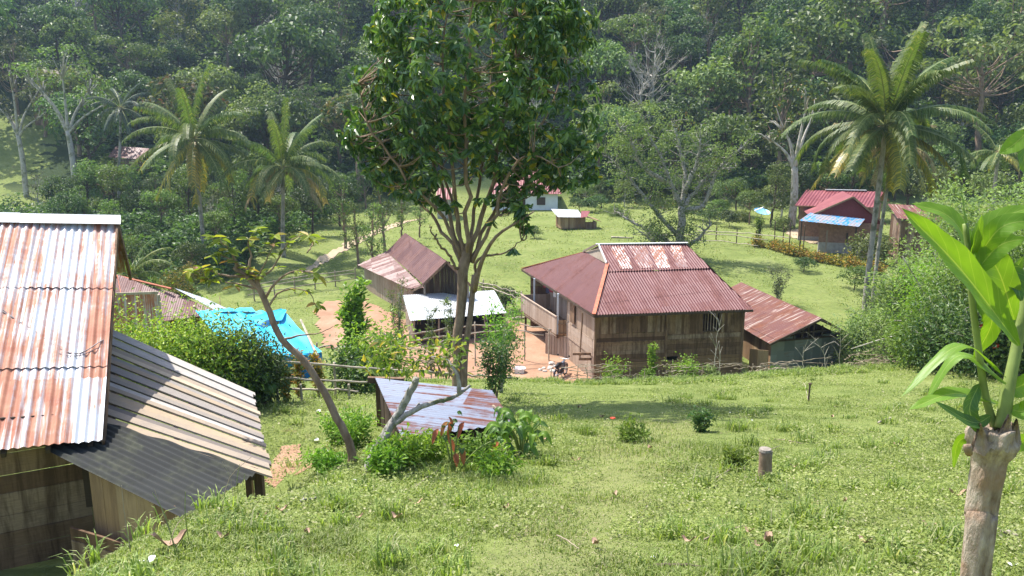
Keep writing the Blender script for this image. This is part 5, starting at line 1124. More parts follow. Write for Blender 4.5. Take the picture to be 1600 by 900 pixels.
palm('coconut_palm', 'left coconut palm of the pair, with a whole star shaped crown', b3_, at(303, 216, 72), 32, 6.3, 13, ('palm', 'palm_yel'), (.2, .13), els=(80, -42), n=56, W=1.15)
b4_ = np.array((at(440, 350, 75)[0], 75, g(at(440, 350, 75)[0], 75)))
palm('coconut_palm', 'right coconut palm of the pair, shorter with drooping brownish fronds', b4_, at(442, 262, 75), 28, 6.2, 14, ('palm', 'palm_yel', 'palm_dry'), (.2, .13), els=(84, -25), n=56, W=1.15)
b5_ = np.array((at(183, 300, 101)[0], 101, g(at(183, 300, 101)[0], 101)))
palm('coconut_palm', 'dark shaded coconut palm beside the ruined stilt hut', b5_, at(188, 168, 101), 20, 4.2, 15, ('palm_dark',), (.2, .13), els=(70, -45), n=34)
b6_ = np.array((at(205, 440, 47)[0], 47, g(at(205, 440, 47)[0], 47)))
palm('young_palm', 'young palm with bright upright fronds peeping over the low maroon hip roof', b6_, (b6_[0], 47, at(205, 432, 47)[2]), 12, 2.9, 16, ('palm',), (.16, .12), els=(85, 10), nuts=False, n=30, W=.55)
b7_ = np.array((at(1552, 330, 74)[0], 74, g(at(1552, 330, 74)[0], 74)))
palm('coconut_palm', 'small coconut palm among trees at the right edge beyond the tall one', b7_, at(1560, 238, 74), 14, 3.2, 17, ('palm', 'palm_yel', 'palm_dry'), (.2, .13), els=(60, -30), nuts=False, n=34)

# ------------------------------------------------------------------ the tall leafy tree in the middle
DT = 19.5; tb_ = np.array((at(716, 610, DT)[0], DT, g(at(716, 610, DT)[0], DT))); rng = np.random.default_rng(501)
lt_ = thing('tall_leafy_tree', 'tall tree with many stems and large glossy dark leaves in the centre', 'tree', tb_)
def C3(px, py, dy=0.0): return at(px, py, DT + dy)
nodes = []; mb = MB()
def limb(pts, rads, n=9, wob=.015, seed=0):
    c = curve(pts, 18, wob, seed); mb.tube(c, rads, n); rr = np.interp(np.linspace(0, 1, len(c)), np.linspace(0, 1, len(rads)), rads)
    for q, r_ in zip(c, rr): nodes.append((q, r_))
limb([tb_ - (0, 0, .3), C3(714, 560), C3(719, 500), C3(722, 440), C3(727, 405), C3(729, 380)], [.165, .125, .12, .13, .14, .06], 14)
mb.tube(curve([tb_ - (0, 0, .3) + (.13, -.05, 0), C3(726, 560, -.06), C3(735, 490, -.05), C3(741, 430, -.1)], 12), [.10, .085, .075, .065], 10)
stems = [([(722, 415), (700, 370), (672, 335), (640, 300), (600, 270)], .8, .085), ([(722, 410), (706, 350), (690, 290), (665, 220), (645, 150), (640, 60)], .9, .09),
         ([(726, 405), (716, 340), (708, 270), (700, 190), (690, 100), (700, 20)], -.3, .085), ([(728, 400), (730, 330), (728, 260), (725, 180), (735, 80), (740, 0)], -.9, .095),
         ([(732, 402), (752, 340), (770, 280), (782, 210), (800, 120), (810, 30)], .4, .105), ([(738, 410), (768, 350), (785, 300), (800, 260), (835, 242), (872, 262)], -.8, .08),
         ([(735, 405), (760, 350), (790, 300), (825, 230), (860, 170), (885, 100)], 1.2, .085), ([(724, 408), (694, 340), (655, 300), (610, 240), (575, 190), (560, 130)], -.6, .075),
         ([(718, 420), (685, 380), (672, 350)], -.6, .06), ([(727, 402), (742, 330), (755, 250), (765, 170), (770, 60)], 1.4, .08), ([(722, 412), (712, 330), (680, 240), (620, 180), (590, 90)], 1.2, .07)]
for i, (pp, dy, r_) in enumerate(stems):
    r_ = r_ * .64; limb([C3(a, b, dy * (k / (len(pp) - 1)) * 1.6) for k, (a, b) in enumerate(pp)], [r_, r_ * .8, r_ * .6, r_ * .25], 8, .03, i)
mb.tube(curve([C3(741, 455, -.1), C3(752, 410, -.5), C3(775, 370, -.9), C3(812, 345, -1.2), C3(835, 330, -1.2)], 14), [.07, .05, .03, .015], 7)
limb([C3(741, 450, -.1), C3(748, 405, -.4), C3(790, 395, -.8), C3(815, 375, -1.0)], [.05, .035, .02, .01], 6)
NP = np.array([q for q, r_ in nodes])
cl = []
def fill(cx, cy, rx, ry, rz, n, hollow=.35, dy0=0.0):
    k = 0
    while k < n:
        d = rng.normal(0, 1, 3); d /= np.linalg.norm(d); q = rng.uniform(hollow, 1) ** (1 / 2.2)
        p = C3(cx, cy, dy0) + np.array((d[0] * rx, d[1] * rz, d[2] * ry)) * q / FPX * DT * 1.0; cl.append(p); k += 1
u_ = 1.0
fill(742, 75, 170, 150, 175, 560); fill(650, 150, 105, 105, 115, 210); fill(845, 150, 80, 130, 115, 230); fill(700, 235, 85, 60, 95, 95); fill(780, 230, 70, 55, 90, 80)
fill(585, 190, 45, 60, 45, 50); fill(625, 75, 70, 60, 70, 70); fill(880, 40, 55, 75, 60, 80); fill(890, 250, 50, 45, 50, 55); fill(850, 280, 40, 20, 40, 16); fill(600, 262, 42, 28, 40, 34); fill(560, 225, 34, 14, 25, 12)
fill(812, 350, 24, 32, 24, 24, .1, -1.1); fill(790, 385, 20, 14, 20, 8, .1, -1.0); fill(668, 305, 30, 22, 35, 14); fill(755, 300, 28, 22, 30, 14); fill(775, 330, 22, 30, 25, 12, .1, -.6); fill(735, -60, 150, 60, 140, 130)
for _ in range(110):
    a = rng.uniform(-.35, 3.5); q = rng.uniform(.9, 1.03); cl.append(C3(742 + math.cos(a) * 195 * q, 190 - math.sin(a) * 235 * q, rng.uniform(-1.4, 1.4)))
fill(640, 292, 40, 26, 40, 16); fill(705, 305, 40, 30, 50, 22); fill(768, 285, 45, 34, 50, 34); fill(800, 300, 34, 34, 40, 26); fill(925, 285, 16, 12, 20, 5); fill(548, 205, 26, 12, 20, 8)
cl = np.array(cl); kk = vnoise(cl[:, 0] * 1.0 + cl[:, 1] * .7, cl[:, 2], .75, 91) * .7 + vnoise(cl[:, 1], cl[:, 2] + cl[:, 0], .5, 92) * .3
cl = cl[(kk > .43) | (rng.uniform(0, 1, len(cl)) < .12)]
for i, p in enumerate(cl):                               # a twig from the nearest wood to each whorl
    if rng.uniform() < .5:
        dd = np.linalg.norm(NP - p, axis=1) + np.abs(NP[:, 2] - p[2] + .4) * .3; q = NP[int(np.argmin(dd))]
        if np.linalg.norm(q - p) < 1.1: mb.tube(curve([q, (q + p) / 2 + (0, 0, -.08) + rng.normal(0, .05, 3), p], 5), [.018, .012, .007], 4, False)
mb.build('trunk', M['bark'], lt_, True)
PP = []; TT = []; NN = []; LL = []
cc = C3(740, 110)
for p in cl:
    n = rng.integers(7, 12); ax_ = norm(norm(p - cc) * .8 + np.array((0, 0, .35)) + rng.normal(0, .3, 3)); a0 = rng.uniform(0, 6.28)
    ua = norm(np.cross(ax_, (.3, .2, .9))); va = np.cross(ax_, ua)
    for k in range(n):
        a = a0 + k * 2.4; s_ = k / n; T = norm(ua * math.cos(a) + va * math.sin(a) + ax_ * (.5 - s_ * .5) + np.array((0, 0, -.75 * s_ - .35))); N = norm(ax_ + np.array((0, 0, .6)) + rng.normal(0, .15, 3))
        PP.append(p - ax_ * s_ * .12); TT.append(T); NN.append(N); LL.append(rng.uniform(.15, .27))
LL = np.array(LL); V, T_, Q = leaves(np.array(PP), np.array(TT), np.array(NN), LL, LL * .42, True, .2, .22)
me = raw_mesh('crown', V, None, Q); link('crown', me, M['maintree'], lt_, -tb_)

# ------------------------------------------------------------------ shrubs
def shrub(name, label, p, H, Rr, mat, L=.1, W=.05, n=1500, stems=5, seed=0, cat='shrub', group=None, shape='dome', stem_mat='bark', tr=.02, six=True, lean=(0, 0), up=.6):
    rng = np.random.default_rng(seed); t = thing(name, label, cat, p, group); mb = MB(); ctr = []
    for k in range(stems):
        a = k * 2.4 + rng.uniform(0, 1); f_ = rng.uniform(.3, .95); hh_ = H * rng.uniform(.7, 1)
        if shape == 'column': e = np.array((math.cos(a) * Rr * .35 + lean[0], math.sin(a) * Rr * .35 + lean[1], hh_))
        elif shape == 'vase': e = np.array((math.cos(a) * Rr * f_ + lean[0], math.sin(a) * Rr * f_ + lean[1], hh_))
        else: e = np.array((math.cos(a) * Rr * f_ * .8 + lean[0], math.sin(a) * Rr * f_ * .8 + lean[1], hh_ * (1.05 - f_ * .45)))
        c = curve([(rng.normal(0, .03), rng.normal(0, .03), -.1), e * .5 * (.7, .7, 1) + rng.normal(0, .03, 3), e], 10); mb.tube(c, [tr, tr * .6, tr * .25], 5)
        for j in range(3, len(c)): ctr.append((c[j], norm(c[-1] - c[0]), j / len(c)))
        for m in range(3):
            j = rng.integers(4, len(c)); e2 = c[j] + rdir(rng, 1, 0)[0] * Rr * rng.uniform(.25, .5); mb.tube([c[j], (c[j] + e2) / 2 + (0, 0, .03), e2], [tr * .35, tr * .2], 4)
            ctr.append((e2, norm(e2 - c[j]), .8)); ctr.append(((e2 + c[j]) / 2, norm(e2 - c[j]), .8))
    o = link('stem', mb.mesh('stem', smooth=True), M[stem_mat], t)
    k = rng.integers(0, len(ctr), n); C = np.array([c[0] for c in ctr])[k]; sp_ = Rr * (.28 if shape == 'dome' else .14)
    P = C + rng.normal(0, 1, (n, 3)) * sp_; P[:, 2] = np.abs(P[:, 2]) * (1) 
    dv = norm(P - np.array((0, 0, H * .35))); N = norm(dv + np.array((0, 0, up)) + rng.normal(0, .35, (n, 3))); T = norm(np.cross(N, rdir(rng, n)) + dv * .5 + np.array((0, 0, .1)))
    V, T_, Q = leaves(P, T, N, L * rng.uniform(.6, 1.2, n), W * rng.uniform(.7, 1.2, n), six)
    me = raw_mesh('foliage', V, T_, Q); link('foliage', me, M[mat], t); return t
def sg(px, py): return gp(px, py)
def sD(px, D, sink=.05):
    x = ray(px, 500)[0] * D; return np.array((x, D, g(x, D) - sink))

# bright hedge behind the lean-to: separate clumps
hl = ['leftmost clump of the bright yellow green hedge, against the rusty roof edge', 'second clump from the left of the bright yellow green hedge', 'tallest middle clump of the bright yellow green hedge', 'fourth clump of the bright yellow green hedge', 'rightmost darker clump of the hedge, above the bamboo rails', 'short dark clump at the hedge end before the tarpaulin shed']
for k, (px, D, H, Rr, m_) in enumerate(((190, 19.6, 2.75, 1.15, 'hedge'), (240, 19.2, 2.6, 1.1, 'hedge'), (290, 18.8, 2.55, 1.15, 'hedge'), (335, 18.5, 2.55, 1.1, 'hedge'), (372, 18.8, 2.3, .95, 'hedge_dark'), (402, 19.4, 1.9, .75, 'hedge_dark'))):
    shrub('hedge_bush', hl[k], sD(px, D), H, Rr, m_, .10, .05, 5200, 12, 600 + k, group='clumps of the bright hedge')
crl = ['yellow croton beside the hedge under the upper bamboo rail', 'yellow croton in front of the blue tarpaulin wall', 'orange tinted croton at the right end of the tarpaulin shed', 'small croton low by the second bamboo rail']
for k, (px, D, H, Rr) in enumerate(((412, 20.5, 1.5, .35), (462, 21.5, 1.35, .34), (492, 22.0, 1.3, .32), (440, 20.2, .9, .3))):
    shrub('croton', crl[k], sD(px, D), H, Rr, 'croton', .13, .045, 500, 5, 620 + k, 'plant', 'crotons before the tarpaulin shed', 'column')
# round orange tinted tree and slender shrubs in and round the yard
p = sD(288, 55); put_tree(tree_meshes(630, 4.6, 1.9, 'round', M['topiary'], M['bark_dark'], .16, .1, .7), p, 'rounded bush tree with orange tinged crown behind the hip roofed house', name='rounded_tree')
p = sD(553, 33); shrub('columnar_shrub', 'bright yellow green columnar shrub at the edge of the dirt yard', p, 4.3, .85, 'bright', .30, .11, 2300, 10, 640, 'shrub', None, 'column', 'bark_pale')
p = sD(588, 24.5); shrub('bushy_shrub', 'broad leafy bush behind the bamboo rails left of the tall tree', p, 2.2, 1.15, 'bright', .15, .075, 3000, 9, 641)
p = sD(545, 23.0); shrub('bushy_shrub', 'dark leafed bush under the bamboo rails beside the tarpaulin shed', p, 1.7, .9, 'hedge_dark', .14, .07, 1700, 8, 642)
p = sD(620, 36); shrub('sapling', 'thin greyish sapling in front of the slatted wall of the maroon shed', p, 5.4, .8, 'f_light', .12, .045, 1500, 4, 643, 'tree', None, 'column', 'bark_grey', .05)
for k, (px, D, H) in enumerate(((672, 40, 4.6), (700, 38, 5.0))):
    shrub('sapling', ['slim young tree before the left half of the zinc roof', 'slim young tree before the zinc roof beside the tall trunk'][k], sD(px, D), H, .55, 'f_mid', .13, .05, 900, 3, 645 + k, 'tree', 'slim saplings by the zinc shed', 'column', 'bark_pale', .03)
p = sD(783, 24); shrub('leafy_sapling', 'airy bright green sapling right of the tall trunk before the dirt yard', p, 3.3, .85, 'bright', .13, .045, 1300, 9, 650, 'sapling', None, 'vase', 'bark_pale', .018)
p = sD(772, 20.5); shrub('leafy_sapling', 'denser low bush at the foot of the airy sapling', p, 1.9, .7, 'hedge_dark', .11, .045, 1500, 8, 651, 'shrub', None, 'vase')
p = sD(1213, 60); shrub('sapling', 'small grey green sapling alone on the pasture right of the main roof', p, 3.2, .9, 'f_grey', .16, .06, 900, 4, 652, 'tree', None, 'vase', 'bark_pale', .04)
p = sD(1176, 82); shrub('sapling', 'young leafy tree on the lawn by the satellite dish', p, 2.9, .75, 'weed', .2, .1, 700, 4, 653, 'tree', None, 'column', 'bark_pale', .04)
p = sD(1350, 73); put_tree(MED['bush'][2], p, 'round shrub against the porch of the red and blue roofed house', 'shrub', None, 1.3, 0, 'shrub', ('stem', 'foliage'))
for k, (px, D) in enumerate(((868, 66), (700, 62), (760, 60), (790, 58), (835, 84), (640, 66), (1250, 70), (1330, 64))):
    put_tree(MED['bush'][k % 3], sD(px, D), ['low bush on the pasture above the veranda', 'bush behind the ridge of the maroon shed', 'bush beside the zinc roof behind the tall trunk', 'bush between the zinc roof and the veranda', 'dark bush before the far white house', 'bush in the field left of the maroon shed ridge', 'dark bush under the hedge of the red and blue roofed house', 'bush at the foot of the tall palm'][k], 'bush', None, (.62, .5, .75, .62, .55, .6, .5, .8)[k], k, 'bush', ('stem', 'foliage'))
# hedge in front of the far right house, separate clipped plants
hp0, hp1 = np.array(gxy(1182, 385)), np.array(gxy(1372, 428)); nh_ = 15
hm_ = shrub('low_hedge_plant', 'clipped yellow green hedge plant in the row before the red and blue roofed house', (hp0[0], hp0[1], g(*hp0)), 1.1, .75, 'croton', .2, .11, 420, 5, 660, 'hedge', 'clipped hedge row before the red and blue roofed house', tr=.03)
for k in range(1, nh_):
    q = hp0 + (hp1 - hp0) * k / (nh_ - 1) + rs.normal(0, .12, 2); c = copy_tree(hm_); c.location = (q[0], q[1], g(*q) - .05); c.rotation_euler.z = k * 1.7; s_ = rs.uniform(.85, 1.15) * (.6 if k < 2 else 1); c.scale = (s_, s_, s_)

# right hand thicket: pale feathery shrubs in front, dark ones below
rl = [(1352, 44, 3.6, 1.5, 'pale', 'feathery pale shrub left of the palm trunk foot'), (1392, 40, 4.2, 1.7, 'f_light', 'feathery pale shrub just right of the palm trunk'), (1425, 36, 5.2, 1.9, 'pale', 'tall feathery shrub reaching the pink roof'), (1470, 33, 5.8, 2.0, 'bright', 'tall feathery shrub behind the big foreground leaves'), (1520, 30, 6.2, 2.1, 'f_light', 'leafy thicket shrub behind the stem of the cut stump'), (1575, 28, 6.6, 2.1, 'weed', 'feathery shrub at the right edge of the thicket'), (1440, 30, 3.0, 1.5, 'weed', 'low leafy shrub at the left end of the thicket'), (1490, 27.5, 2.8, 1.5, 'hedge_dark', 'dark leafed shrub in the lower thicket'), (1545, 25.5, 2.9, 1.5, 'hedge_dark', 'dark leafed shrub with red flowers by the stump'), (1600, 24.5, 3.2, 1.5, 'hedge_dark', 'dark leafed shrub at the lower right edge'), (1620, 34, 6.5, 2.2, 'pale', 'tall feathery shrub partly outside the right edge'), (1380, 52, 3.6, 1.6, 'f_light', 'rounded shrub behind the palm trunk'), (1450, 46, 6.0, 2.3, 'f_light', 'broad pale shrub under the pink roofed outhouse'), (1530, 44, 8.2, 2.6, 'pale', 'feathery tree far back in the right thicket'), (1462, 43, 9.6, 2.5, 'pale', 'tall feathery tree rising beside the pink outhouse'), (1505, 39, 9.8, 2.3, 'pale', 'tall feathery tree above the big foreground leaves'), (1570, 37, 9.4, 2.4, 'pale', 'tall feathery tree by the right edge of the thicket')]
for k, (px, D, H, Rr, m_, lab) in enumerate(rl):
    shrub('thicket_shrub', lab, sD(px, D), H, Rr, m_, .18 if m_ != 'pale' else .27, .085 if m_ != 'pale' else .09, int(2400 + 900 * Rr * H / 3), 12, 700 + k, 'shrub', 'shrubs of the right hand thicket', 'vase' if m_ == 'pale' else 'dome', 'bark_pale', .03, six=False)
# red flowers on the dark shrub
ft = bpy.data.objects['thicket_shrub.008']; fp = np.array(ft.location); rng = np.random.default_rng(3)
for k in range(14):
    mb = MB(); a = rng.uniform(0, 6.28); q = fp + np.array((rng.uniform(-1.4, 1.0), -1.1 + rng.uniform(-.3, .2), rng.uniform(1.2, 2.7))); n = 6
    V = [q]; 
    for j in range(n * 2): b = math.pi * j / n; r_ = .085 if j % 2 == 0 else .045; V.append(q + np.array((math.cos(b) * r_, -.03, math.sin(b) * r_)))
    mb.add(V, tris=[(0, 1 + j, 1 + (j + 1) % (2 * n)) for j in range(2 * n)]); o = mb.build('flower', M['flower'], None); o.parent = ft; o.location = -fp
# bare crooked branch lying in the thicket
mb = MB(); mb.tube(curve([at(1330, 545, 33) , at(1400, 525, 32.5), at(1450, 528, 32.3), at(1482, 540, 32), at(1500, 560, 31.8)], 16), [.02, .05, .07, .09], 6); mb.tube(curve([at(1440, 528, 32.3), at(1420, 505, 32), at(1395, 500, 32)], 8), [.04, .015], 5)
mb.tube(curve([at(1480, 540, 32), at(1450, 470, 32), at(1410, 400, 32)], 10), [.05, .02], 5)
o = mb.build('fallen_branch', M['bark_pale'], None, True); tag(o, 'bare crooked pale branch stretching through the feathery shrubs', 'branch')
# ------------------------------------------------------------------ fences
def rail(mb, pts, r0=.03, r1=None, n=5, wob=.02, seed=0): mb.tube(curve(pts, 16, wob, seed), [r0, r1 or r0 * .8], n)
def gtop_(x, y, h): return np.array((x, y, g(x, y) + h))
bf = thing('bamboo_fence', 'long bamboo rail fence running from the hedge past the tall tree', 'fence', gtop_(*at(560, 590, 20.5)[:2], 0))
for k, (pa) in enumerate(([(325, 553, 18.6), (420, 562, 19.6), (520, 571, 20.6), (640, 580, 21.2), (700, 586, 21.6)], [(300, 577, 18.4), (400, 588, 19.2), (500, 594, 20.0), (578, 597, 20.6)], [(640, 578, 21), (720, 585, 20.9), (800, 590, 20.7)], [(440, 607, 20.3), (520, 609, 20.5), (560, 612, 20.6)])):
    mb = MB(); rail(mb, [at(*q) for q in pa], .035, .028, 6, .015, k); mb.build('rail', M['bamboo'], bf, True)
for k, (px, py, D) in enumerate(((338, 548, 18.8), (430, 558, 19.8), (522, 566, 20.7), (612, 574, 21.2), (545, 600, 20.4), (470, 600, 20.2))):
    q = at(px, py, D); mb = MB(); rail(mb, [gtop_(q[0], q[1], -.3), q], .04, .035, 6, .004, k); mb.build('post', M['bamboo'], bf, True)
yf = thing('yard_fence', 'rough pole fence across the back of the dirt yard', 'fence', gtop_(*at(660, 545, 41)[:2], 0))
for k, pa in enumerate(([(590, 525, 43), (640, 522, 43.5), (700, 512, 44.5), (760, 506, 45.5), (815, 508, 46), (862, 516, 46)], [(600, 535, 42.5), (660, 531, 43), (720, 524, 44), (790, 515, 45), (850, 524, 45.4)], [(470, 545, 38), (540, 541, 40), (600, 540, 42)], [(560, 548, 40), (640, 545, 41.5), (700, 533, 43.2)], [(745, 440, 57), (790, 452, 56), (822, 462, 55)], [(748, 446, 57), (800, 462, 55), (822, 470, 55)])):
    mb = MB(); rail(mb, [at(*q) for q in pa], .05, .035, 5, .05, k + 20); mb.build('rail', M['bamboo'], yf, True)
for k, (px, py, D) in enumerate(((600, 520, 42.6), (640, 517, 43), (700, 508, 44), (742, 503, 45), (790, 508, 45.6), (820, 510, 46), (858, 514, 46), (545, 532, 40.2), (495, 535, 39), (755, 436, 57), (815, 455, 55.5))):
    q = at(px, py, D); mb = MB(); rail(mb, [gtop_(q[0], q[1], -.3), q], .05, .045, 5, .008, k + 30); mb.build('post', M['bamboo'], yf, True)
wire = thing('pasture_fence', 'thin post and pole fence before the satellite dish lawn', 'fence', gtop_(*at(1170, 380, 77)[:2], 0))
for k, (px, py, D) in enumerate(((1120, 352, 84), (1152, 358, 82), (1182, 360, 80), (1212, 345, 80), (1225, 355, 78), (1236, 346, 77), (1100, 357, 82), (1258, 352, 76))):
    q = at(px, py, D); mb = MB(); rail(mb, [gtop_(q[0], q[1], -.2), q], .06, .05, 5, .01, k); mb.build('post', M['wood_dark'], wire, True)
for k, pa in enumerate(([(1030, 368, 83), (1120, 366, 81.5), (1200, 375, 79)], [(1030, 378, 81), (1110, 376, 80), (1185, 384, 77.5)], [(1090, 360, 83), (1180, 366, 80), (1236, 372, 77)])):
    mb = MB(); rail(mb, [at(*q) for q in pa], .05, .04, 5, .03, k + 50); mb.build('rail', M['bamboo'], wire, True)
lf = thing('field_fence', 'dark pole fence under the trees beside the pale footpath', 'fence', gtop_(*at(500, 445, 60)[:2], 0))
for k in range(6):
    px = 395 + k * 32; q = at(px, 430 - k * 2, 61 + k * 1.2); mb = MB(); rail(mb, [gtop_(q[0], q[1], -.2), gtop_(q[0], q[1], 1.4)], .06, .05, 5, .01, k); mb.build('post', M['wood_grey'], lf, True)
for h_ in (.55, 1.0, 1.3):
    mb = MB(); rail(mb, [gtop_(*at(385 + j * 34, 430, 60.7 + j * 1.2)[:2], h_) for j in range(6)], .04, .04, 5, .02, int(h_ * 9)); mb.build('rail', M['bamboo'], lf, True)

rng = np.random.default_rng(31)
br = thing('brush_fence', 'low brush and stick fence in front of the main house and barn', 'fence', gtop_(*at(1150, 590, 36.4)[:2], 0))
FPTS = [(862, 611, 35.6), (930, 604, 35.8), (1010, 600, 36.2), (1090, 590, 36.8), (1180, 580, 37.4), (1280, 576, 37.8), (1350, 570, 38.2), (1405, 563, 38.6)]
def fpt(t, h): 
    h = h * 1.25 + .12
    i = t * (len(FPTS) - 1); a = at(*[np.interp(i, range(len(FPTS)), [f[j] for f in FPTS]) for j in range(3)]); return gtop_(a[0], a[1], h)
for k in range(26):
    t = k / 25; lean_ = rng.normal(0, .12, 2); h_ = rng.uniform(.35, .8); p = fpt(t, -.2); mb = MB(); rail(mb, [p, p + (lean_[0], lean_[1], h_ + .2)], .03, .02, 5, .01, k); mb.build('post', M['twig'], br, True)
for k in range(34):
    t = rng.uniform(0, .86); u = t + rng.uniform(.07, .17); lo = rng.uniform(.05, .55); mb = MB(); h2 = lo + rng.uniform(-.2, .2); mm = fpt((t + u) / 2, (lo + h2) / 2 + rng.uniform(-.08, .1)) + (0, rng.uniform(-.3, .3), 0)
    rail(mb, [fpt(t, lo), mm, fpt(min(1, u), max(.03, h2))], .021, .009, 4, .03, k + 80); mb.build('stick', M['twig'] if k % 3 else M['bamboo'], br, True)
# heap of cut branches at its right end
hb = thing('branch_heap', 'heap of cut dry branches at the right end of the brush fence', 'branch heap', fpt(.93, 0))
for k in range(26):
    p = fpt(rng.uniform(.80, 1), rng.uniform(.1, .8)) + (0, rng.uniform(-.2, 1.2), 0); a = rng.normal(.15, .35); e = p + np.array((math.cos(a) * rng.uniform(1, 2.6), rng.uniform(-.4, .4), math.sin(a) * 1.0 - .1)); mb = MB(); rail(mb, [p, (p + e) / 2 + (0, 0, .06), e], .025, .008, 4, .04, k); mb.build('branch', M['twig'], hb, True)
# bare saplings and young plants in front of the house
def bare_sapling(label, px, D, H, seed, n=7):
    r = np.random.default_rng(seed); p = sD(px, D); t = thing('bare_sapling', label, 'sapling', p); mb = MB(); c = curve([(0, 0, -.1), (r.normal(0, .1), 0, H * .5), (r.normal(0, .15), r.normal(0, .1), H)], 12, .02, seed); mb.tube(c, [.035, .02, .008], 5); mb.build('stem', M['bark_pale'], None, True).parent = t
    for k in range(n):
        j = r.integers(4, len(c)); e = c[j] + np.array((r.uniform(-.7, .7), r.uniform(-.4, .4), r.uniform(.2, .8))); mb = MB(); mb.tube(curve([c[j], (c[j] + e) / 2 + (0, 0, .05), e], 5), [.014, .006], 4); mb.build('branch', M['bark_pale'], None, True).parent = t
bare_sapling('bare forked pale sapling standing before the right half of the main house', 1120, 37.3, 3.1, 1, 9)
bare_sapling('leafless leaning sapling next to the taller one before the house wall', 1128, 37.0, 2.1, 2, 3)
bare_sapling('thin dead stem before the grey sheet gable of the barn', 1288, 38.6, 2.2, 3)
bare_sapling('short dead stem left of the barn sheet wall', 1262, 38.4, 1.4, 4)
bare_sapling('tall bare stem beyond the open barn gable', 1320, 41.5, 3.2, 5)
for k, (px, D, H, lab) in enumerate(((1022, 37, 2.1, 'papaya seedling before the middle of the main house wall'), (962, 36.8, 1.1, 'leafy bush by the left corner of the main house'), (1062, 37.6, 1.2, 'bush with pale leaves beneath the house window'), (1078, 37.2, 1.1, 'bush beside the papaya seedling to its right'), (1115, 37.0, 1.0, 'leafy shoots at the foot of the bare sapling'), (1215, 39, 1.0, 'green bush between the house and the barn sheets'), (1015, 36.6, .8, 'low weeds on the brush fence before the house'))):
    shrub('house_front_plant', lab, sD(px, D), H * (1.25 if k in (1, 2, 3) else 1), .38 + .4 * (k in (1, 2, 3)), ['bright', 'bright', 'f_light', 'bright', 'pale', 'weed', 'weed'][k], .17, .08, 520, 5, 900 + k, 'plant', None, 'column' if k == 0 else 'dome', 'greenstem', .02, six=False)
for k, (px, D, H) in enumerate(((1335, 44, 1.5), (1365, 42, 1.3), (1310, 48, 1.2), (1385, 39.5, 1.6))):
    shrub('low_bush', ['bush at the right corner of the barn', 'bush above the branch heap', 'bush behind the barn roof tip', 'bush at the end of the brush fence'][k], sD(px, D), H, 1.1, 'f_light', .16, .08, 1500, 8, 920 + k, 'bush', None, 'dome', 'bark', .02, six=False)

# pair of weathered posts and the broken trunk at left
p = sD(338, 40); t = thing('bare_pole', 'straight pale pole standing behind the end of the hedge', 'pole', p); mb = MB(); rail(mb, [(0, 0, -.2), (.02, 0, 1.8), (-.02, 0, 3.9)], .09, .07, 7); mb.build('pole', M['bark_palm'], None, True).parent = t
p = sD(450, 38.5); mb = MB(); rail(mb, [p - (0, 0, .2), p + (0, 0, 2.2)], .12, .10, 7, .01); o = mb.build('old_post', M['wood_grey'], None, True); tag(o, 'thick weathered post beside the dirt yard above the tarpaulin', 'post')

# ------------------------------------------------------------------ the small leaning tree at left and the bare forked trunk
rng = np.random.default_rng(61)
D1 = 10.6; base = at(548, 700, D1); base = np.array((base[0], D1, g(base[0], D1)))
tl = thing('leaning_tree', 'small leaning tree with crooked trunk and sparse yellow green leaves left of centre', 'tree', base)
def Q1(px, py, dy=0.0): return at(px, py, D1 + dy)
mb = MB(); tips = []
def br_(pts, r, seed, leafy=True, n=14):
    c = curve([Q1(*q) for q in pts], n, .006, seed); mb.tube(c, r, 8)
    if leafy: tips.extend([(c[j], norm(c[min(j + 1, len(c) - 1)] - c[j - 1])) for j in range(len(c) * 2 // 5, len(c))])
    return c
mb.tube(curve([base - (0, 0, .2), Q1(548, 700), Q1(520, 640), Q1(480, 570), Q1(440, 530), Q1(418, 480), Q1(405, 452), Q1(385, 432), Q1(365, 418)], 40, .004, 1), [.07, .058, .05, .046, .042, .036, .026], 9)
br_([(405, 452), (400, 432), (388, 425), (372, 412), (352, 402), (335, 396)], [.03, .012, .005], 2)
br_([(388, 432), (350, 430), (318, 420), (290, 428)], [.022, .01, .004], 3); br_([(372, 420), (362, 395), (345, 378), (330, 372)], [.02, .01, .004], 4)
br_([(385, 430), (392, 400), (388, 375), (402, 360)], [.022, .01, .004], 5); br_([(398, 440), (425, 420), (450, 380), (478, 366)], [.02, .009, .004], 6)
br_([(412, 470), (432, 440), (465, 422), (500, 430), (512, 440)], [.022, .01, .004], 7); br_([(418, 482), (440, 455), (480, 455), (495, 480)], [.018, .009, .004], 8)
br_([(400, 450), (376, 445), (345, 440), (318, 432)], [.018, .008, .004], 9); br_([(415, 470), (402, 440), (420, 400), (432, 372)], [.018, .009, .004], 10); br_([(440, 532), (470, 524), (500, 520), (520, 510)], [.02, .009, .003], 11, False)
br_([(480, 395, 0), (490, 375, .3), (470, 362, .4)], [.01, .005, .003], 12)
mb.build('trunk', M['bark'], tl, True)
PP, TT, NN, LL = [], [], [], []
for (q, d) in tips:
    if rng.uniform() < .62:
        c = q + rng.normal(0, .035, 3); a0 = rng.uniform(0, 6)
        for k in range(rng.integers(3, 7)):
            a = a0 + k * 2.4; T = norm(d * .35 + np.array((math.cos(a), math.sin(a) * .8, -.15 + rng.normal(0, .3)))); PP.append(c); TT.append(T); NN.append(norm(np.array((0, 0, 1)) + rng.normal(0, .3, 3))); LL.append(rng.uniform(.09, .20))
LL = np.array(LL); V, T_, Q = leaves(np.array(PP), np.array(TT), np.array(NN), LL, LL * .4, True, .15, .2)
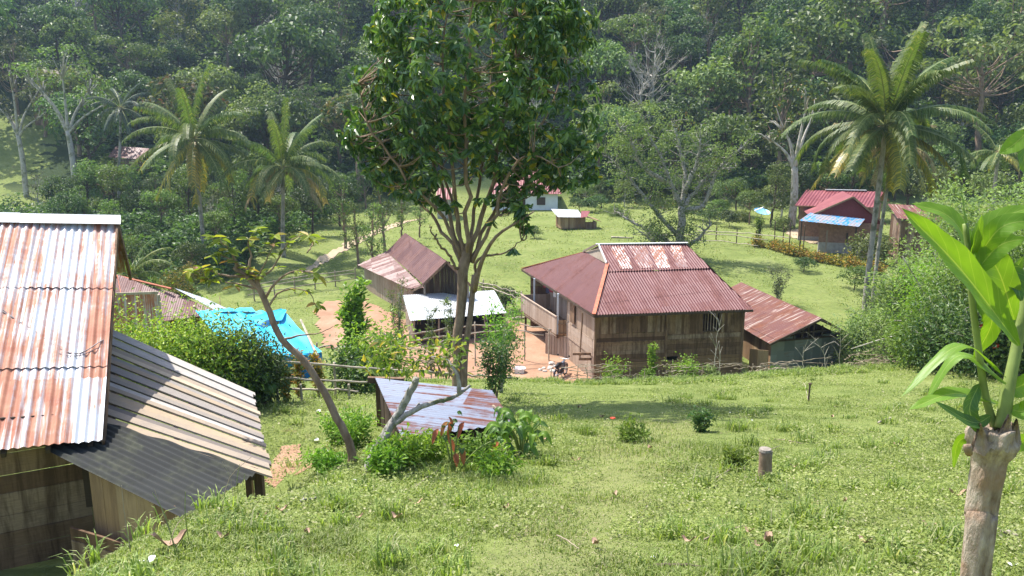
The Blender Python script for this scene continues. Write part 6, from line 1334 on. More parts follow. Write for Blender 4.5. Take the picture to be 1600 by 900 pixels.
M['sparseleaf'] = leafmat('yellow green ragged leaf', [(0, (.07, .11, .03)), (.4, (.16, .22, .035)), (.75, (.28, .33, .05)), (.9, (.42, .33, .07)), (1, (.25, .14, .07))], .45, .5, .35, 0)
link('foliage', raw_mesh('foliage', V, None, Q), M['sparseleaf'], tl, -base)
D2 = 9.4; b2 = at(577, 745, D2); b2 = np.array((b2[0], D2, g(b2[0], D2))); ft_ = thing('forked_stump', 'bare grey forked trunk leaning right in front of the rusty coop', 'tree stump', b2)
mb = MB(); q2 = lambda px, py, dy=0: at(px, py, D2 + dy)
mb.tube(curve([b2 - (0, 0, .25), q2(576, 742), q2(584, 712), q2(602, 680), q2(622, 648), q2(640, 615), q2(650, 594)], 24, .004, 3), [.095, .075, .058, .048, .042], 10)
mb.tube(curve([q2(612, 666), q2(640, 645, -.05), q2(672, 630, -.05), q2(705, 622), q2(735, 602, .05)], 20, .005, 4), [.042, .034, .03, .026, .018], 8)
mb.tube(curve([q2(718, 614), q2(716, 592), q2(708, 574), q2(695, 560, .1), q2(660, 556, .1)], 14, .004, 5), [.035, .022, .012, .008], 6); mb.tube(curve([q2(590, 705, -.06), q2(600, 690, -.06), q2(612, 660, -.05)], 8), [.05, .045, .03], 8)
mb.tube([q2(650, 640), q2(655, 630)], [.025, .015], 6); mb.tube([q2(648, 598), q2(651, 590)], [.042, .038], 8)
mb.build('trunk', M['bark_grey'], ft_, True)
mb = MB()
for k in range(12):
    a = q2(718 - rng.uniform(0, 40), 590 - rng.uniform(0, 25), .1); e = q2(rng.uniform(600, 730), rng.uniform(535, 575), rng.uniform(-.3, .5)); mb.tube(curve([a, (a + e) / 2 + (0, 0, .05), e], 8, .012, k), [.012, .007, .004], 4)
mb.build('twigs', M['twig'], ft_, True)
PP = np.array([q2(rng.uniform(560, 730), rng.uniform(528, 585), rng.uniform(-.4, .6)) for _ in range(330)]); n = len(PP); V, T_, Q = leaves(PP, rdir(rng, n) + (0, 0, -.2), norm(rng.normal(0, .4, (n, 3)) + (0, 0, 1)), rng.uniform(.07, .14, n), rng.uniform(.03, .05, n))
link('foliage', raw_mesh('foliage', V, None, Q), M['sparseleaf'], ft_, -b2)

# ------------------------------------------------------------------ weeds round the coop and the broad leafed plant
sp_ = [(555, 700, 10.6, 0.50, 0.40, 'bright', 'lush weeds at the foot of the leaning tree'), (600, 745, 10.2, 0.39, 0.36, 'bright', 'fine bright weeds around the forked trunk'), (640, 735, 10.8, 0.41, 0.36, 'bright', 'bright weeds left of the copper leafed shoots'), (670, 725, 11.2, 0.39, 0.32, 'bright', 'weeds just left of the copper leafed shoots'), (530, 690, 10.9, 0.44, 0.40, 'bright', 'tall weeds left of the leaning trunk base'), (510, 740, 9.9, 0.28, 0.32, 'bright', 'low weeds below the leaning trunk to the left'), (745, 725, 11.4, 0.33, 0.32, 'weed', 'weeds between copper shoots and broad leafed plant'), (775, 745, 11, 0.25, 0.32, 'bright', 'low weeds in front of the broad leafed plant'), (985, 690, 12.8, 0.25, 0.32, 'weed', 'weedy clump with one red flower on the slope'), (1095, 675, 14.2, 0.33, 0.24, 'hedge_dark', 'dark weedy clump on the slope left of the short post'), (1145, 735, 9.9, 0.22, 0.20, 'weed', 'leafy weed just left of the short cut post'), (1075, 560, 37.5, 0.50, 0.56, 'weed', 'weeds against the lower boards of the main house')]
for k, (px, py, D, H, Rr, m_, lab) in enumerate(sp_):
    shrub('weed_clump', lab, gp(px, py) - (0, 0, .03), H, Rr, m_, .09, .035, 800 if k < 8 else 420, 14, 950 + k, 'weeds', 'weed clumps on the near slope', 'vase', 'greenstem', .006, six=False)
def bigleaf(name, parent, b, m, t, W, mat, nrm=None, fold=.18, segs=10, curl=.0, thick=None):
    c = curve([b, m, t], segs * 1); c = np.array(c); n = len(c); tn = norm(np.gradient(c, axis=0)); nr = np.array((0, -.35, 1.0)) if nrm is None else np.asarray(nrm, float); V = []; cols = 7
    for i in range(n):
        u = i / (n - 1); w_ = W * .5 * (math.sin(math.pi * min(1, u ** .8)) ** .75) * (1 if u > .02 else 0) + .0015; s_ = norm(np.cross(tn[i], nr)); up = norm(np.cross(s_, tn[i]))
        for k in range(cols):
            v = (k / (cols - 1)) * 2 - 1; rip = .05 * W * math.sin(u * 22 + v * 2) * abs(v); V.append(c[i] + s_ * v * w_ + up * (abs(v) * w_ * fold * 2 - v * v * w_ * curl + rip))
    Q = [(i * cols + k, i * cols + k + 1, (i + 1) * cols + k + 1, (i + 1) * cols + k) for i in range(n - 1) for k in range(cols - 1)]
    mb = MB(); mb.add(V, Q, uv=[(v / 6, i / n) for i in range(n) for v in range(cols)]); return mb.build(name, mat, parent, True)
def stem(parent, pts, r, mat, name='stem', n=10, seed=0): mb = MB(); mb.tube(curve(pts, 24, .0, seed), r, n); return mb.build(name, mat, parent, True)
def leafveined(name, a, b, tcol=(1.5, 1.5, .35), trans=.5):
    t = NT(name); uv = t.n('ShaderNodeUVMap'); sp = t.n('ShaderNodeSeparateXYZ'); t.l(uv.outputs[0], sp.inputs[0]); x = t.math('ABSOLUTE', t.math('SUBTRACT', sp.outputs[0], .5))
    mid = t.math('LESS_THAN', x, .022); vy = t.math('SUBTRACT', sp.outputs[1], t.math('MULTIPLY', x, .35)); vein = t.math('LESS_THAN', t.math('FRACT', t.math('MULTIPLY', vy, 9)), .07); vm = t.math('MAXIMUM', mid, t.math('MULTIPLY', vein, .45))
    tc = t.n('ShaderNodeTexCoord'); nz = t.noise(tc.outputs['Object'], 18, 4); base_ = t.mix(nz, a, b); c = t.mix(t.math('MULTIPLY', vm, .55), base_, (.38, .45, .14)); bs_ = t.bsdf(c, .42, 0, .4, t.math('SUBTRACT', 1.0, vm), .3, .004)
    tr = t.n('ShaderNodeBsdfTranslucent'); t.l(t.mix(1.0, c, tcol, 'MULTIPLY'), tr.inputs[0]); mx = t.n('ShaderNodeMixShader'); mx.inputs[0].default_value = trans; t.l(bs_.outputs[0], mx.inputs[1]); t.l(tr.outputs[0], mx.inputs[2]); return t.fin(mx)
M['bigleaf'] = leafveined('large young leaf', (.12, .23, .025), (.18, .31, .04)); M['bigleaf_dark'] = leafveined('large mature leaf', (.045, .11, .02), (.08, .16, .03), trans=.35)
rng = np.random.default_rng(71)
p = gp(815, 712); bl_ = thing('broad_leafed_plant', 'young plant with broad drooping green leaves at the right of the coop', 'plant', p)
for k in range(46):
    a = rng.uniform(0, 6.28); q = p + np.array((rng.uniform(-.4, .4), rng.uniform(-.25, .25), rng.uniform(.12, .6))); L_ = rng.uniform(.18, .30); d = np.array((math.cos(a), math.sin(a) * .7, 0)); m_ = q + d * L_ * .5 + (0, 0, .05); e = q + d * L_ + (0, 0, -.12)
    bigleaf('leaf', bl_, q, m_, e, .095, M['bigleaf'] if k % 2 else M['bigleaf_dark'], segs=8)
for k in range(6): a = rng.uniform(0, 6.28); stem(bl_, [p - (0, 0, .1), p + (math.cos(a) * .12, math.sin(a) * .1, .3), p + (math.cos(a) * .32, math.sin(a) * .22, .55)], [.02, .008], M['greenstem'])
p = gp(708, 738); cs_ = thing('copper_leafed_shoots', 'low shoots with drooping copper red young leaves before the coop', 'plant', p)
for k in range(22):
    c0 = [(-.05, .66), (.08, .62), (.1, .3), (.55, .45), (-.12, .5)][k % 5]; q = p + np.array((c0[0] + rng.normal(0, .05), rng.normal(0, .05), c0[1] + rng.normal(0, .06))); a = rng.uniform(0, 6.28); red = k % 2 == 0; L_ = rng.uniform(.14, .26); d = np.array((math.cos(a) * .45, math.sin(a) * .3, -1.0 if red else -.2)); bigleaf('leaf', cs_, q, q + d * L_ * .5 + (0, 0, .03), q + d * L_, .075, M['redleaf'] if red else M['bigleaf_dark'], segs=6)
for k in range(5): c0 = [(-.05, .66), (.08, .62), (.1, .3), (.55, .45), (-.12, .5)][k]; stem(cs_, [p - (0, 0, .1), p + (c0[0] * .5, 0, c0[1] * .6), p + (c0[0], 0, c0[1])], [.014, .006], M['greenstem'])
# broad vine leaves on the bamboo rails
p = sD(380, 18.9); vn = thing('broad_leafed_vine', 'vine with broad dark leaves hanging over the lower bamboo rail', 'plant', p)
for k in range(22): q = p + np.array((rng.uniform(-.6, .6), rng.uniform(-.3, 0), rng.uniform(.2, 1.3))); a = rng.uniform(0, 6.28); bigleaf('leaf', vn, q, q + (math.cos(a) * .1, -.05, -.05), q + (math.cos(a) * .18, -.06, -.2), .2, M['bigleaf_dark'], segs=6)
stem(vn, [p, p + (.2, -.1, .5), p + (-.2, -.1, 1.2)], [.012, .006], M['greenstem'])
# one red flower in the slope clump
p = sD(962, 12.9); fl = thing('red_flower', 'single red flower on a short stem low on the near slope', 'flower', p); mb = MB()
for k in range(7): a = k * .9; q = p + (0, 0, .28); e = q + np.array((math.cos(a) * .055, math.sin(a) * .055, .015)); s_ = np.array((-math.sin(a), math.cos(a), 0)) * .025; mb.add([q, (q + e) / 2 + s_, e, (q + e) / 2 - s_ + (0, 0, .01)], [(0, 1, 2, 3)])
mb.build('petals', M['flower'], fl); stem(fl, [p - (0, 0, .05), p + (0, 0, .28)], [.006, .004], M['greenstem'])

# ------------------------------------------------------------------ cut posts, litter, sticks
p = gp(1193, 750); st = thing('cut_post', 'short thick weathered post stub with pale cut top in the grass', 'post', p); mb = MB(); c = curve([(0, 0, -.2), (0.01, 0, .2), (-.005, 0, .36)], 8, .002); mb.tube(c, [.082, .075, .07], 14)
mb.build('post', M['bark'], None, True).parent = st; mb = MB(); mb.tube([(-.005, 0, .355), (-.005, .0, .385)], [.074, .066], 14); mb.tube([(.055, -.03, .2), (.06, -.035, .37)], [.018, .012], 5); mb.build('cut_top', M['cut'], None).parent = st
p = gp(1263, 627); mb = MB(); mb.tube([p - (0, 0, .1), p + (.01, 0, .5)], .025, 6); mb.tube([p + (-.03, 0, .5), p + (.05, 0, .5)], .03, 6); o = mb.build('thin_post', M['wood_dark'], None); tag(o, 'thin dark iron post standing on the slope before the barn', 'post')
def stick(px0, py0, px1, py1, r, mat, label, lift=.04, name='stick'):
    a = gp(px0, py0) + (0, 0, lift); b = gp(px1, py1) + (0, 0, lift); m_ = (a + b) / 2; m_[2] = max(m_[2], g(m_[0], m_[1]) + lift); mb = MB(); mb.tube(curve([a, m_ + (0, 0, .01), b], 10, r * .3, int(px0)), [r, r * .8, r * .5], 6); o = mb.build(name, M[mat], None, True); tag(o, label, 'stick')
stick(1115, 755, 1218, 700, .008, 'twig', 'thin bent stick in the grass pointing at the cut post'); stick(1100, 852, 1170, 828, .008, 'twig', 'thin dark stick low in the grass at bottom centre'); stick(1020, 893, 1110, 895, .012, 'bark_dark', 'dark stick at the bottom edge of the slope'); stick(1165, 873, 1235, 873, .010, 'bark_dark', 'short dark stick right of the bottom edge sticks'); stick(870, 845, 905, 865, .006, 'twig', 'small twig on the worn track'); stick(645, 770, 690, 735, .010, 'twig', 'pale stick leaning in grass below the weeds'); stick(470, 790, 495, 785, .016, 'bark_grey', 'short grey stick in the grass left of the weeds'); stick(1372, 664, 1392, 656, .02, 'bamboo', 'pale short stick lying on the slope at right'); stick(1210, 690, 1255, 697, .01, 'twig', 'thin twig behind the cut post'); stick(1555, 838, 1590, 846, .022, 'cut', 'pale peeled stick right of the big stump'); stick(1505, 815, 1560, 828, .008, 'twig', 'thin twig behind the big stump'); stick(1255, 600, 1262, 628, .012, 'bamboo', 'short pale stick leaning at the thin post')
rng = np.random.default_rng(88)
def scrap(px, py, r, mat, label, cat, name, group=None, curlv=.3, squash=.6):
    p = gp(px, py); nu = 7; a = rng.uniform(0, 6.28); u, v = np.meshgrid(np.linspace(-1, 1, nu), np.linspace(-1, 1, nu)); x_ = u * r * np.sqrt(1 - v * v / 2); y_ = v * r * squash * np.sqrt(1 - u * u / 2); zz = r * curlv * (u ** 2 + .4 * vnoise(u * 2 + px, v * 2, .6, 3)); ca, sa = math.cos(a), math.sin(a)
    G_ = np.stack((p[0] + x_ * ca - y_ * sa, p[1] + x_ * sa + y_ * ca, p[2] + .035 + zz - y_ * .28 * 0), -1); G_[..., 2] += ground(G_[..., 0], G_[..., 1]) - p[2]
    mb = MB(); mb.sheet(G_); o = mb.build(name, M[mat], None, True); tag(o, label, cat, group)
for k, (px, py, r, lab) in enumerate(((497, 646, .14, 'flat white sheet of litter left of the coop'), (494, 691, .13, 'white litter scrap left of the leaning trunk'), (232, 887, .10, 'white scrap at the lower left near the house'), (135, 873, .12, 'white crumpled scrap under the near house wall'), (712, 860, .05, 'small white scrap low in the grass left of the track'), (1139, 648, .07, 'small white scrap up the slope left of the post'), (1174, 660, .06, 'tiny white scrap right of the other slope scrap'), (555, 757, .06, 'small white scrap below the leaning tree'), (1020, 880, .05, 'small white scrap at the bottom edge'), (600, 880, .05, 'small white scrap at bottom left of centre'), (1580, 893, .06, 'white scrap at the foot of the big stump'), (545, 665, .05, 'tiny white scrap beside the coop wall'))):
    scrap(px, py, r * .62, 'paper', lab, 'litter', 'paper_scrap', None, .35)
pos = [(268, 862, .13), (1200, 856, .09), (1185, 862, .05), (930, 858, .06), (620, 815, .06), (650, 795, .07), (1495, 780, .09), (1350, 857, .06), (1170, 838, .05), (1075, 855, .06), (900, 725, .07), (867, 560 + 160, .06), (1320, 790, .05), (1450, 830, .06), (1015, 705, .06), (560, 815, .05), (440, 805, .06), (410, 815, .05), (850, 690, .08), (870, 668, .07), (940, 655, .07), (905, 640, .08), (1400, 700, .06), (1240, 735, .05), (790, 800, .05), (350, 850, .06), (480, 840, .05), (1500, 690, .05), (1300, 655, .06), (960, 780, .05)]
for k, (px, py, r) in enumerate(pos):
    scrap(px, py, r, 'husk_dry', 'curled dry brown leaf lying in the near grass' if k else 'large dry brown husk lying in the grass at lower left', 'dead leaf' if k else 'husk', 'dry_leaf' if k else 'dry_husk', 'dry leaves on the near slope' if k else None, .7, .4)

# white tub and motorbike in the yard
p = gp(812, 583); t = thing('washing_tub', 'pale washing tub standing on the dirt yard left of the motorbike', 'tub', p); mb = MB(); n = 16
prof = [(.02, .0), (.26, .0), (.34, .28), (.37, .29), (.36, .31), (.32, .28), (.25, .04), (.0, .04)]; G_ = np.array([[(r_ * math.cos(a), r_ * math.sin(a), z_) for a in np.linspace(0, 6.2832, n + 1)] for r_, z_ in prof]); mb.sheet(G_); mb.build('tub', M['cloth_w'], None, True).parent = t
mb = MB(); nu = 8; u, v = np.meshgrid(np.linspace(0, 1, nu), np.linspace(0, 1, nu)); mb.sheet(np.stack((-.3 + u * .55, -.36 + .05 * np.sin(u * 9), .33 - v * .5), -1)); mb.build('cloth', M['paper'], None, True).parent = t
mbp = gp(876, 590); mk = thing('motorbike', 'small dark grey motorbike parked beside the lower board wall of the main house', 'motorbike', mbp, None, R(62))
def mpart(name, mb_, mat, par=None, sm=False): o = mb_.build(name, M[mat], None, sm); o.parent = par or mk; return o
def wheel(x):
    mb = MB(); n, m_ = 24, 8; G_ = np.array([[(x + (.27 + .045 * math.cos(b)) * math.cos(a), .045 * math.sin(b), .31 + (.27 + .045 * math.cos(b)) * math.sin(a)) for b in np.linspace(0, 6.2832, m_ + 1)] for a in np.linspace(0, 6.2832, n + 1)]); mb.sheet(G_); w_ = mpart('wheel', mb, 'black', None, True)
    mb = MB(); G_ = np.array([[(x + r_ * math.cos(a), y_, .31 + r_ * math.sin(a)) for r_, y_ in ((.23, .02), (.235, 0), (.23, -.02))] for a in np.linspace(0, 6.2832, n + 1)]); mb.sheet(G_)
    for k in range(8): a = k * .785; mb.tube([(x, 0, .31), (x + .23 * math.cos(a), 0, .31 + .23 * math.sin(a))], .006, 4)
    mb.tube([(x, -.05, .31), (x, .05, .31)], .045, 8); mpart('rim', mb, 'chrome', w_)
wheel(-.62); wheel(.62)
mb = MB(); mb.tube(curve([(.62, 0, .31), (.5, 0, .62), (.42, 0, .98)], 8), .03, 6); mb.tube([(.62, .07, .31), (.46, .07, .8)], .02, 6); mb.tube([(.62, -.07, .31), (.46, -.07, .8)], .02, 6); mpart('fork', mb, 'chrome')
mb = MB(); mb.tube(curve([(.40, -.34, 1.03), (.42, -.12, 1.0), (.42, .12, 1.0), (.40, .34, 1.03)], 10), .014, 6); mb.tube([(.41, -.30, 1.02), (.36, -.34, 1.18)], .008, 4); mb.tube([(.41, .30, 1.02), (.36, .34, 1.18)], .008, 4); hbz = mpart('handlebar', mb, 'chrome')
for s_ in (-1, 1): mb = MB(); mb.tube([(.36, s_ * .34, 1.16), (.355, s_ * .345, 1.24)], [.05, .045], 8); mpart('mirror', mb, 'black', hbz)
mb = MB(); mb.tube(curve([(-.5, 0, .72), (-.15, 0, .74), (.1, 0, .66), (.35, 0, .72)], 10), [.10, .12, .11, .07], 10); mb.tube(curve([(.3, 0, .85), (.36, 0, .62), (.22, 0, .42)], 8), [.10, .13, .10], 10); mpart('body', mb, 'paintblue', None, True)
mb = MB(); mb.tube(curve([(-.62, 0, .80), (-.3, 0, .83), (.0, 0, .80), (.12, 0, .77)], 10), [.08, .13, .11, .06], 10); mpart('seat', mb, 'black', None, True)
mb = MB(); mb.tube([(-.05, -.12, .38), (-.05, .12, .38)], .13, 10); mb.tube([(.02, 0, .38), (.18, 0, .45)], .07, 8); mpart('engine', mb, 'iron')
mb = MB(); mb.tube(curve([(.1, -.13, .33), (-.2, -.14, .28), (-.75, -.15, .42)], 8), [.02, .035, .045], 8); mpart('exhaust', mb, 'chrome', None, True)
mb = MB(); mb.tube([(.44, 0, .92), (.52, 0, .91)], [.07, .085], 12); mpart('headlight', mb, 'paper')
for x in (-.62, .62):
    mb = MB(); mb.tube([(x + .37 * math.cos(a), 0, .31 + .37 * math.sin(a)) for a in np.linspace(.35, 2.7, 9)], .035, 5); mpart('mudguard', mb, 'paintblue', None, True)
mb = MB(); mb.tube([(-.1, .1, .3), (-.12, .3, .02)], .012, 5); mb.tube([(-.62, -.07, .31), (-.4, -.09, .7)], .02, 6); mb.tube([(-.62, .07, .31), (-.4, .09, .7)], .02, 6); mpart('side_stand', mb, 'iron')

# fallen logs on the pasture
for k, (pa, pb, lab) in enumerate((((955, 372), (990, 373), 'pale fallen log on the pasture right of the tiny hut'), ((1440, 470), (1475, 462), 'pale log lying in the right hand thicket'), ((800, 500), (828, 498), 'pale plank lying at the end of the zinc shed'))):
    a, b = gp(*pa) + (0, 0, .1), gp(*pb) + (0, 0, .1); mb = MB(); mb.tube(curve([a, (a + b) / 2, b], 6, .02, k), [.1, .06], 7); o = mb.build('log', M['bamboo'], None, True); tag(o, lab, 'log')
for k, (px, py, D) in enumerate(((365, 420, 62), (405, 428, 60))):
    pass

# ------------------------------------------------------------------ the regrowing cut stump close to the camera
D3 = 1.72; pb = at(1522, 1010, 1.66); base = np.array((pb[0], 1.66, g(pb[0], 1.66))); sn = thing('cut_stump_tree', 'pale cut tree stump sprouting large bright leaves, close at the right edge', 'tree stump', base)
rng = np.random.default_rng(91); c = curve([base - (0, 0, .2), at(1523, 900, 1.70), at(1533, 800, 1.72), at(1546, 720, 1.72), at(1552, 668, 1.72)], 40); tn = norm(np.gradient(c, axis=0)); nseg = 28; V = []; m_ = len(c)
for i in range(m_):
    u = i / (m_ - 1); r_ = .030 + .005 * u + .013 * sstep(.74, .86, u) + .006 * math.exp(-((u - .9) / .03) ** 2); a = norm(np.cross(tn[i], (0, 1, 0))); b = np.cross(tn[i], a)
    for k in range(nseg):
        th = 2 * math.pi * k / nseg; rr = r_ * (1 + .07 * math.sin(2 * th + 1.3 + u) + .05 * math.sin(5 * th + u * 4) + .05 * (float(vnoise(th * 2.2, u * 26, 1, 5)) - .5) * 2 + .30 * sstep(.76, .9, u) * (float(vnoise(k * .6, u * 22, 1, 6)) - .5) + .10 * (float(vnoise(k * .5, u * 9, 1, 16)) - .5))
        V.append(c[i] + rr * (a * math.cos(th) + b * math.sin(th)) + tn[i] * (.022 * (float(vnoise(k * .7, 3, 1, 8)) - .4) if i >= m_ - 2 else 0))
V.append(c[-1] - tn[-1] * .012); Q = [(i * nseg + k, i * nseg + (k + 1) % nseg, (i + 1) * nseg + (k + 1) % nseg, (i + 1) * nseg + k) for i in range(m_ - 1) for k in range(nseg)]; T = [(m_ * nseg, (m_ - 1) * nseg + k, (m_ - 1) * nseg + (k + 1) % nseg) for k in range(nseg)]
mb = MB(); mb.add(V, Q, T); mb.build('trunk', M['bark_near'], sn, True)
def S3(px, py, d=0.0): return at(px, py, D3 + d)
mb = MB()
for (x0, y0, x1, y1, x2, d_) in ((1520, 705, 1533, 662, 1548, -.045), (1540, 695, 1552, 680, 1560, -.04), (1556, 700, 1577, 648, 1584, -.04), (1570, 698, 1590, 655, 1596, -.03), (1530, 690, 1545, 676, 1560, .02), (1565, 690, 1582, 660, 1592, .03)):
    a_, t_, b_ = S3(x0, y0, d_), S3(x1, y1, d_ + .012), S3(x2, y0 - 4, d_); dd = np.array((0, .014, 0)); mm = (a_ + b_) / 2 + (.003, -.008, -.012)
    mb.add([a_, b_, t_, a_ + dd, b_ + dd, t_ + dd * .4, mm, (t_ + b_) / 2 + (-.002, -.004, .004)], [(0, 3, 5, 2), (4, 1, 2, 5), (0, 1, 4, 3)], [(0, 6, 2), (6, 1, 7), (6, 7, 2), (3, 4, 5)])
mb.tube(curve([S3(1514, 708, -.04), S3(1512, 700, -.06), S3(1511, 694, -.06)], 5), [.008, .010, .007], 8); mb.build('splinters', M['bark_near'], sn, True)
stem(sn, [S3(1566, 668), S3(1575, 610, .01), S3(1588, 545, .03), S3(1602, 470, .05), S3(1618, 380, .07)], [.016, .013, .011, .009], M['greenstem'])
stem(sn, [S3(1556, 672, .02), S3(1540, 620, .02), S3(1528, 540, .02), S3(1518, 460, .02), S3(1514, 400, .02), S3(1508, 350, .02)], [.010, .008, .007, .006], M['greenstem'])
stem(sn, [S3(1600, 200, .1), S3(1612, 230, .1)], [.005, .004], M['greenstem'])
def BL(b, m_, t, W, dark=False, nrm=None, fold=.15, curl=.1, db=.0, dm=-.02, dt=-.04): return bigleaf('leaf', sn, S3(*b, db), S3(*m_, dm), S3(*t, dt), W * .8, M['bigleaf_dark' if dark else 'bigleaf'], nrm, fold, 14, curl)
up_ = (0, -.75, .66); fr = (.1, -1, .15)
BL((1592, 540), (1500, 420), (1408, 325), .085, nrm=(.35, -1, .35), dt=-.10, dm=-.05, fold=.28)
BL((1540, 440), (1490, 345), (1425, 318), .062, nrm=(.2, -.75, .8), dt=.06, dm=.05, db=.04)
BL((1585, 500), (1558, 420), (1520, 378), .085, nrm=fr, dt=.03, dm=.02, db=.04); BL((1515, 405), (1508, 350), (1502, 300), .036, True, nrm=(1, -.6, 0), dm=.02, dt=.02, db=.02); BL((1518, 400), (1526, 375), (1534, 335), .03, False, nrm=(.4, -1, 0), db=.02, dm=0, dt=0)
BL((1520, 390), (1555, 345), (1625, 320), .055, nrm=(-.2, -.8, .8), db=.02, dm=.03, dt=.05); BL((1528, 400), (1570, 352), (1640, 345), .055, nrm=(-.2, -.9, .6), db=.02, dm=-.02, dt=-.02); BL((1520, 430), (1560, 385), (1602, 372), .055, nrm=(0, -.8, .6), db=.02, dm=0, dt=0)
BL((1530, 450), (1580, 430), (1596, 470), .065, True, nrm=fr, db=.05, dm=.04, dt=.02); BL((1525, 460), (1550, 500), (1522, 560), .065, nrm=fr, db=.02, dm=.02, dt=.03); BL((1595, 520), (1590, 470), (1570, 440), .07, True, nrm=fr, db=.08, dm=.08, dt=.08)
BL((1572, 590), (1500, 540), (1408, 620), .040, nrm=(-.3, -.2, 1), dm=-.04, dt=-.08, curl=.3); BL((1572, 600), (1500, 555), (1446, 625), .045, nrm=(-.3, -.1, 1), dm=.03, dt=.03, curl=.3); BL((1560, 630), (1490, 615), (1420, 640), .05, nrm=(0, -.3, 1), dm=.02, dt=0, db=.02)
BL((1548, 650), (1520, 660), (1462, 628), .030, True, nrm=(.2, -.8, .5), dm=-.03, dt=-.03); BL((1530, 600), (1515, 640), (1532, 680), .045, True, nrm=fr, dm=-.02, dt=-.02, db=.02); BL((1575, 610), (1600, 600), (1640, 570), .06, nrm=fr, dm=.02, dt=.02); BL((1578, 640), (1605, 640), (1650, 600), .05, False, nrm=(0, -.7, .6)); BL((1580, 690), (1600, 690), (1640, 672), .05, nrm=fr, dm=.03, dt=.05)
BL((1528, 680), (1498, 690), (1490, 730), .030, nrm=fr, dm=.03, dt=.04, db=.02); BL((1606, 205), (1585, 225), (1562, 240), .045, nrm=(.3, -.6, .6), db=.1, dm=.08, dt=.08); BL((1606, 208), (1600, 250), (1608, 275), .04, True, nrm=fr, db=.1, dm=.08, dt=.08); BL((1600, 400), (1570, 450), (1560, 520), .05, True, nrm=(.5, -.9, 0), db=.12, dm=.12, dt=.12)

# ------------------------------------------------------------------ grass
def inside(x, y, P):
    ins = np.zeros(len(x), bool)
    for i in range(len(P)):
        a, b = P[i], P[(i + 1) % len(P)]; ins ^= ((a[1] > y) != (b[1] > y)) & (x < (b[0] - a[0]) * (y - a[1]) / (b[1] - a[1] + 1e-12) + a[0])
    return ins
patch = [gxy(428, 700), gxy(462, 697), gxy(500, 712), (gxy(492, 738)), gxy(455, 742), gxy(440, 764), gxy(418, 752)]
drape('bare_patch', 'small patch of bare reddish soil at the corner of the plank roof', patch, M['soil'], .02, .06, .12, 15)
rng = np.random.default_rng(111)
def grass(name, label, n, y0, y1, hmin, hmax, wd, mat, power=1.0, keep=None, lean=.45, xw=.70):
    u = rng.uniform(0, 1, n); y = y0 * (y1 / y0) ** (u ** power); x = rng.uniform(-1, 1, n) * (xw * y + 1.2)
    # tufts: pull the blades towards clump centres
    ix, iy = np.floor(x / .19 + y * .7), np.floor(y / .17 - x * .5); cx = x + (hash2(ix, iy, 12) - .5) * .22; cy = y + (hash2(ix, iy, 13) - .5) * .22
    k_ = rng.uniform(0, .6, n); x = x * (1 - k_) + cx * k_; y = y * (1 - k_) + cy * k_
    z = ground(x, y)
    tall = vnoise(x, y, 1.1, 21) * .6 + vnoise(x, y, .35, 22) * .4; m = np.ones(n, bool)
    m &= ~((x < -4.6) & (y < 12.8)); m &= ~((x < -3.0) & (y > 8.8) & (y < 12.5))
    if keep is not None: m &= keep(x, y, rng)
    x, y, z, tall = x[m], y[m], z[m], tall[m]; n = len(x)
    h = (hmin + (hmax - hmin) * np.clip((tall - .25) * 1.5, 0, 1) ** 1.6) * rng.uniform(.55, 1.25, n); a = rng.uniform(0, 6.28, n); ln = np.abs(rng.normal(lean, .3, n)) * h
    d = np.stack((np.cos(a), np.sin(a)), 1); s_ = np.stack((-np.sin(a), np.cos(a)), 1); wv_ = wd * rng.uniform(.7, 1.4, n)
    P = np.stack((x, y, z - .01), 1); V = np.empty((n, 5, 3)); sc3 = np.zeros((n, 3)); sc3[:, :2] = s_ * wv_[:, None] * .5; mid = P.copy(); mid[:, :2] += d * ln[:, None] * .35; mid[:, 2] += h * .62; tip = P.copy(); tip[:, :2] += d * ln[:, None] * 1.15; tip[:, 2] += h * (1 - .35 * np.clip(ln / h, 0, 1.4))
    V[:, 0] = P - sc3; V[:, 1] = P + sc3; V[:, 2] = mid + sc3 * .85; V[:, 3] = mid - sc3 * .85; V[:, 4] = tip; i = np.arange(n)[:, None] * 5
    me = raw_mesh(name, V.reshape(-1, 3), i + np.array([[3, 2, 4]]), i + np.array([[0, 1, 2, 3]])); o = link(name, me, M[mat]); tag(o, label, kind='stuff'); return o
def trackd(x, y):       # distance from the worn track
    px = np.interp(y, [4.2, 5.5, 8, 10, 13], [.15, .3, .95, 1.5, 2.6]); return np.abs(x - px) / (.25 + .05 * y)
grass('grass', 'green grass covering the near slope', 520000, 3.6, 37, .025, .12, .007, 'grass', 1.05, lambda x, y, r: (~inside(x, y, np.array(patch)) | (r.uniform(0, 1, len(x)) < .4)) & ((trackd(x, y) + (vnoise(x, y, .4, 56) - .5) * 1.8 > 1) | (r.uniform(0, 1, len(x)) < .6)))
grass('coarse_grass', 'longer coarse grass tufts on the near slope', 60000, 4.2, 36, .05, .21, .010, 'weed', 1.0, lambda x, y, r: (vnoise(x, y, 1.7, 33) > .64) & (trackd(x, y) > 1.1), .5)
grass('dry_grass', 'worn straw coloured grass along the trodden track', 80000, 3.8, 20, .02, .07, .006, 'drygrass', .9, lambda x, y, r: (trackd(x, y) + (vnoise(x, y, .4, 57) - .5) < 1.2) | (r.uniform(0, 1, len(x)) < .12), 1.1)
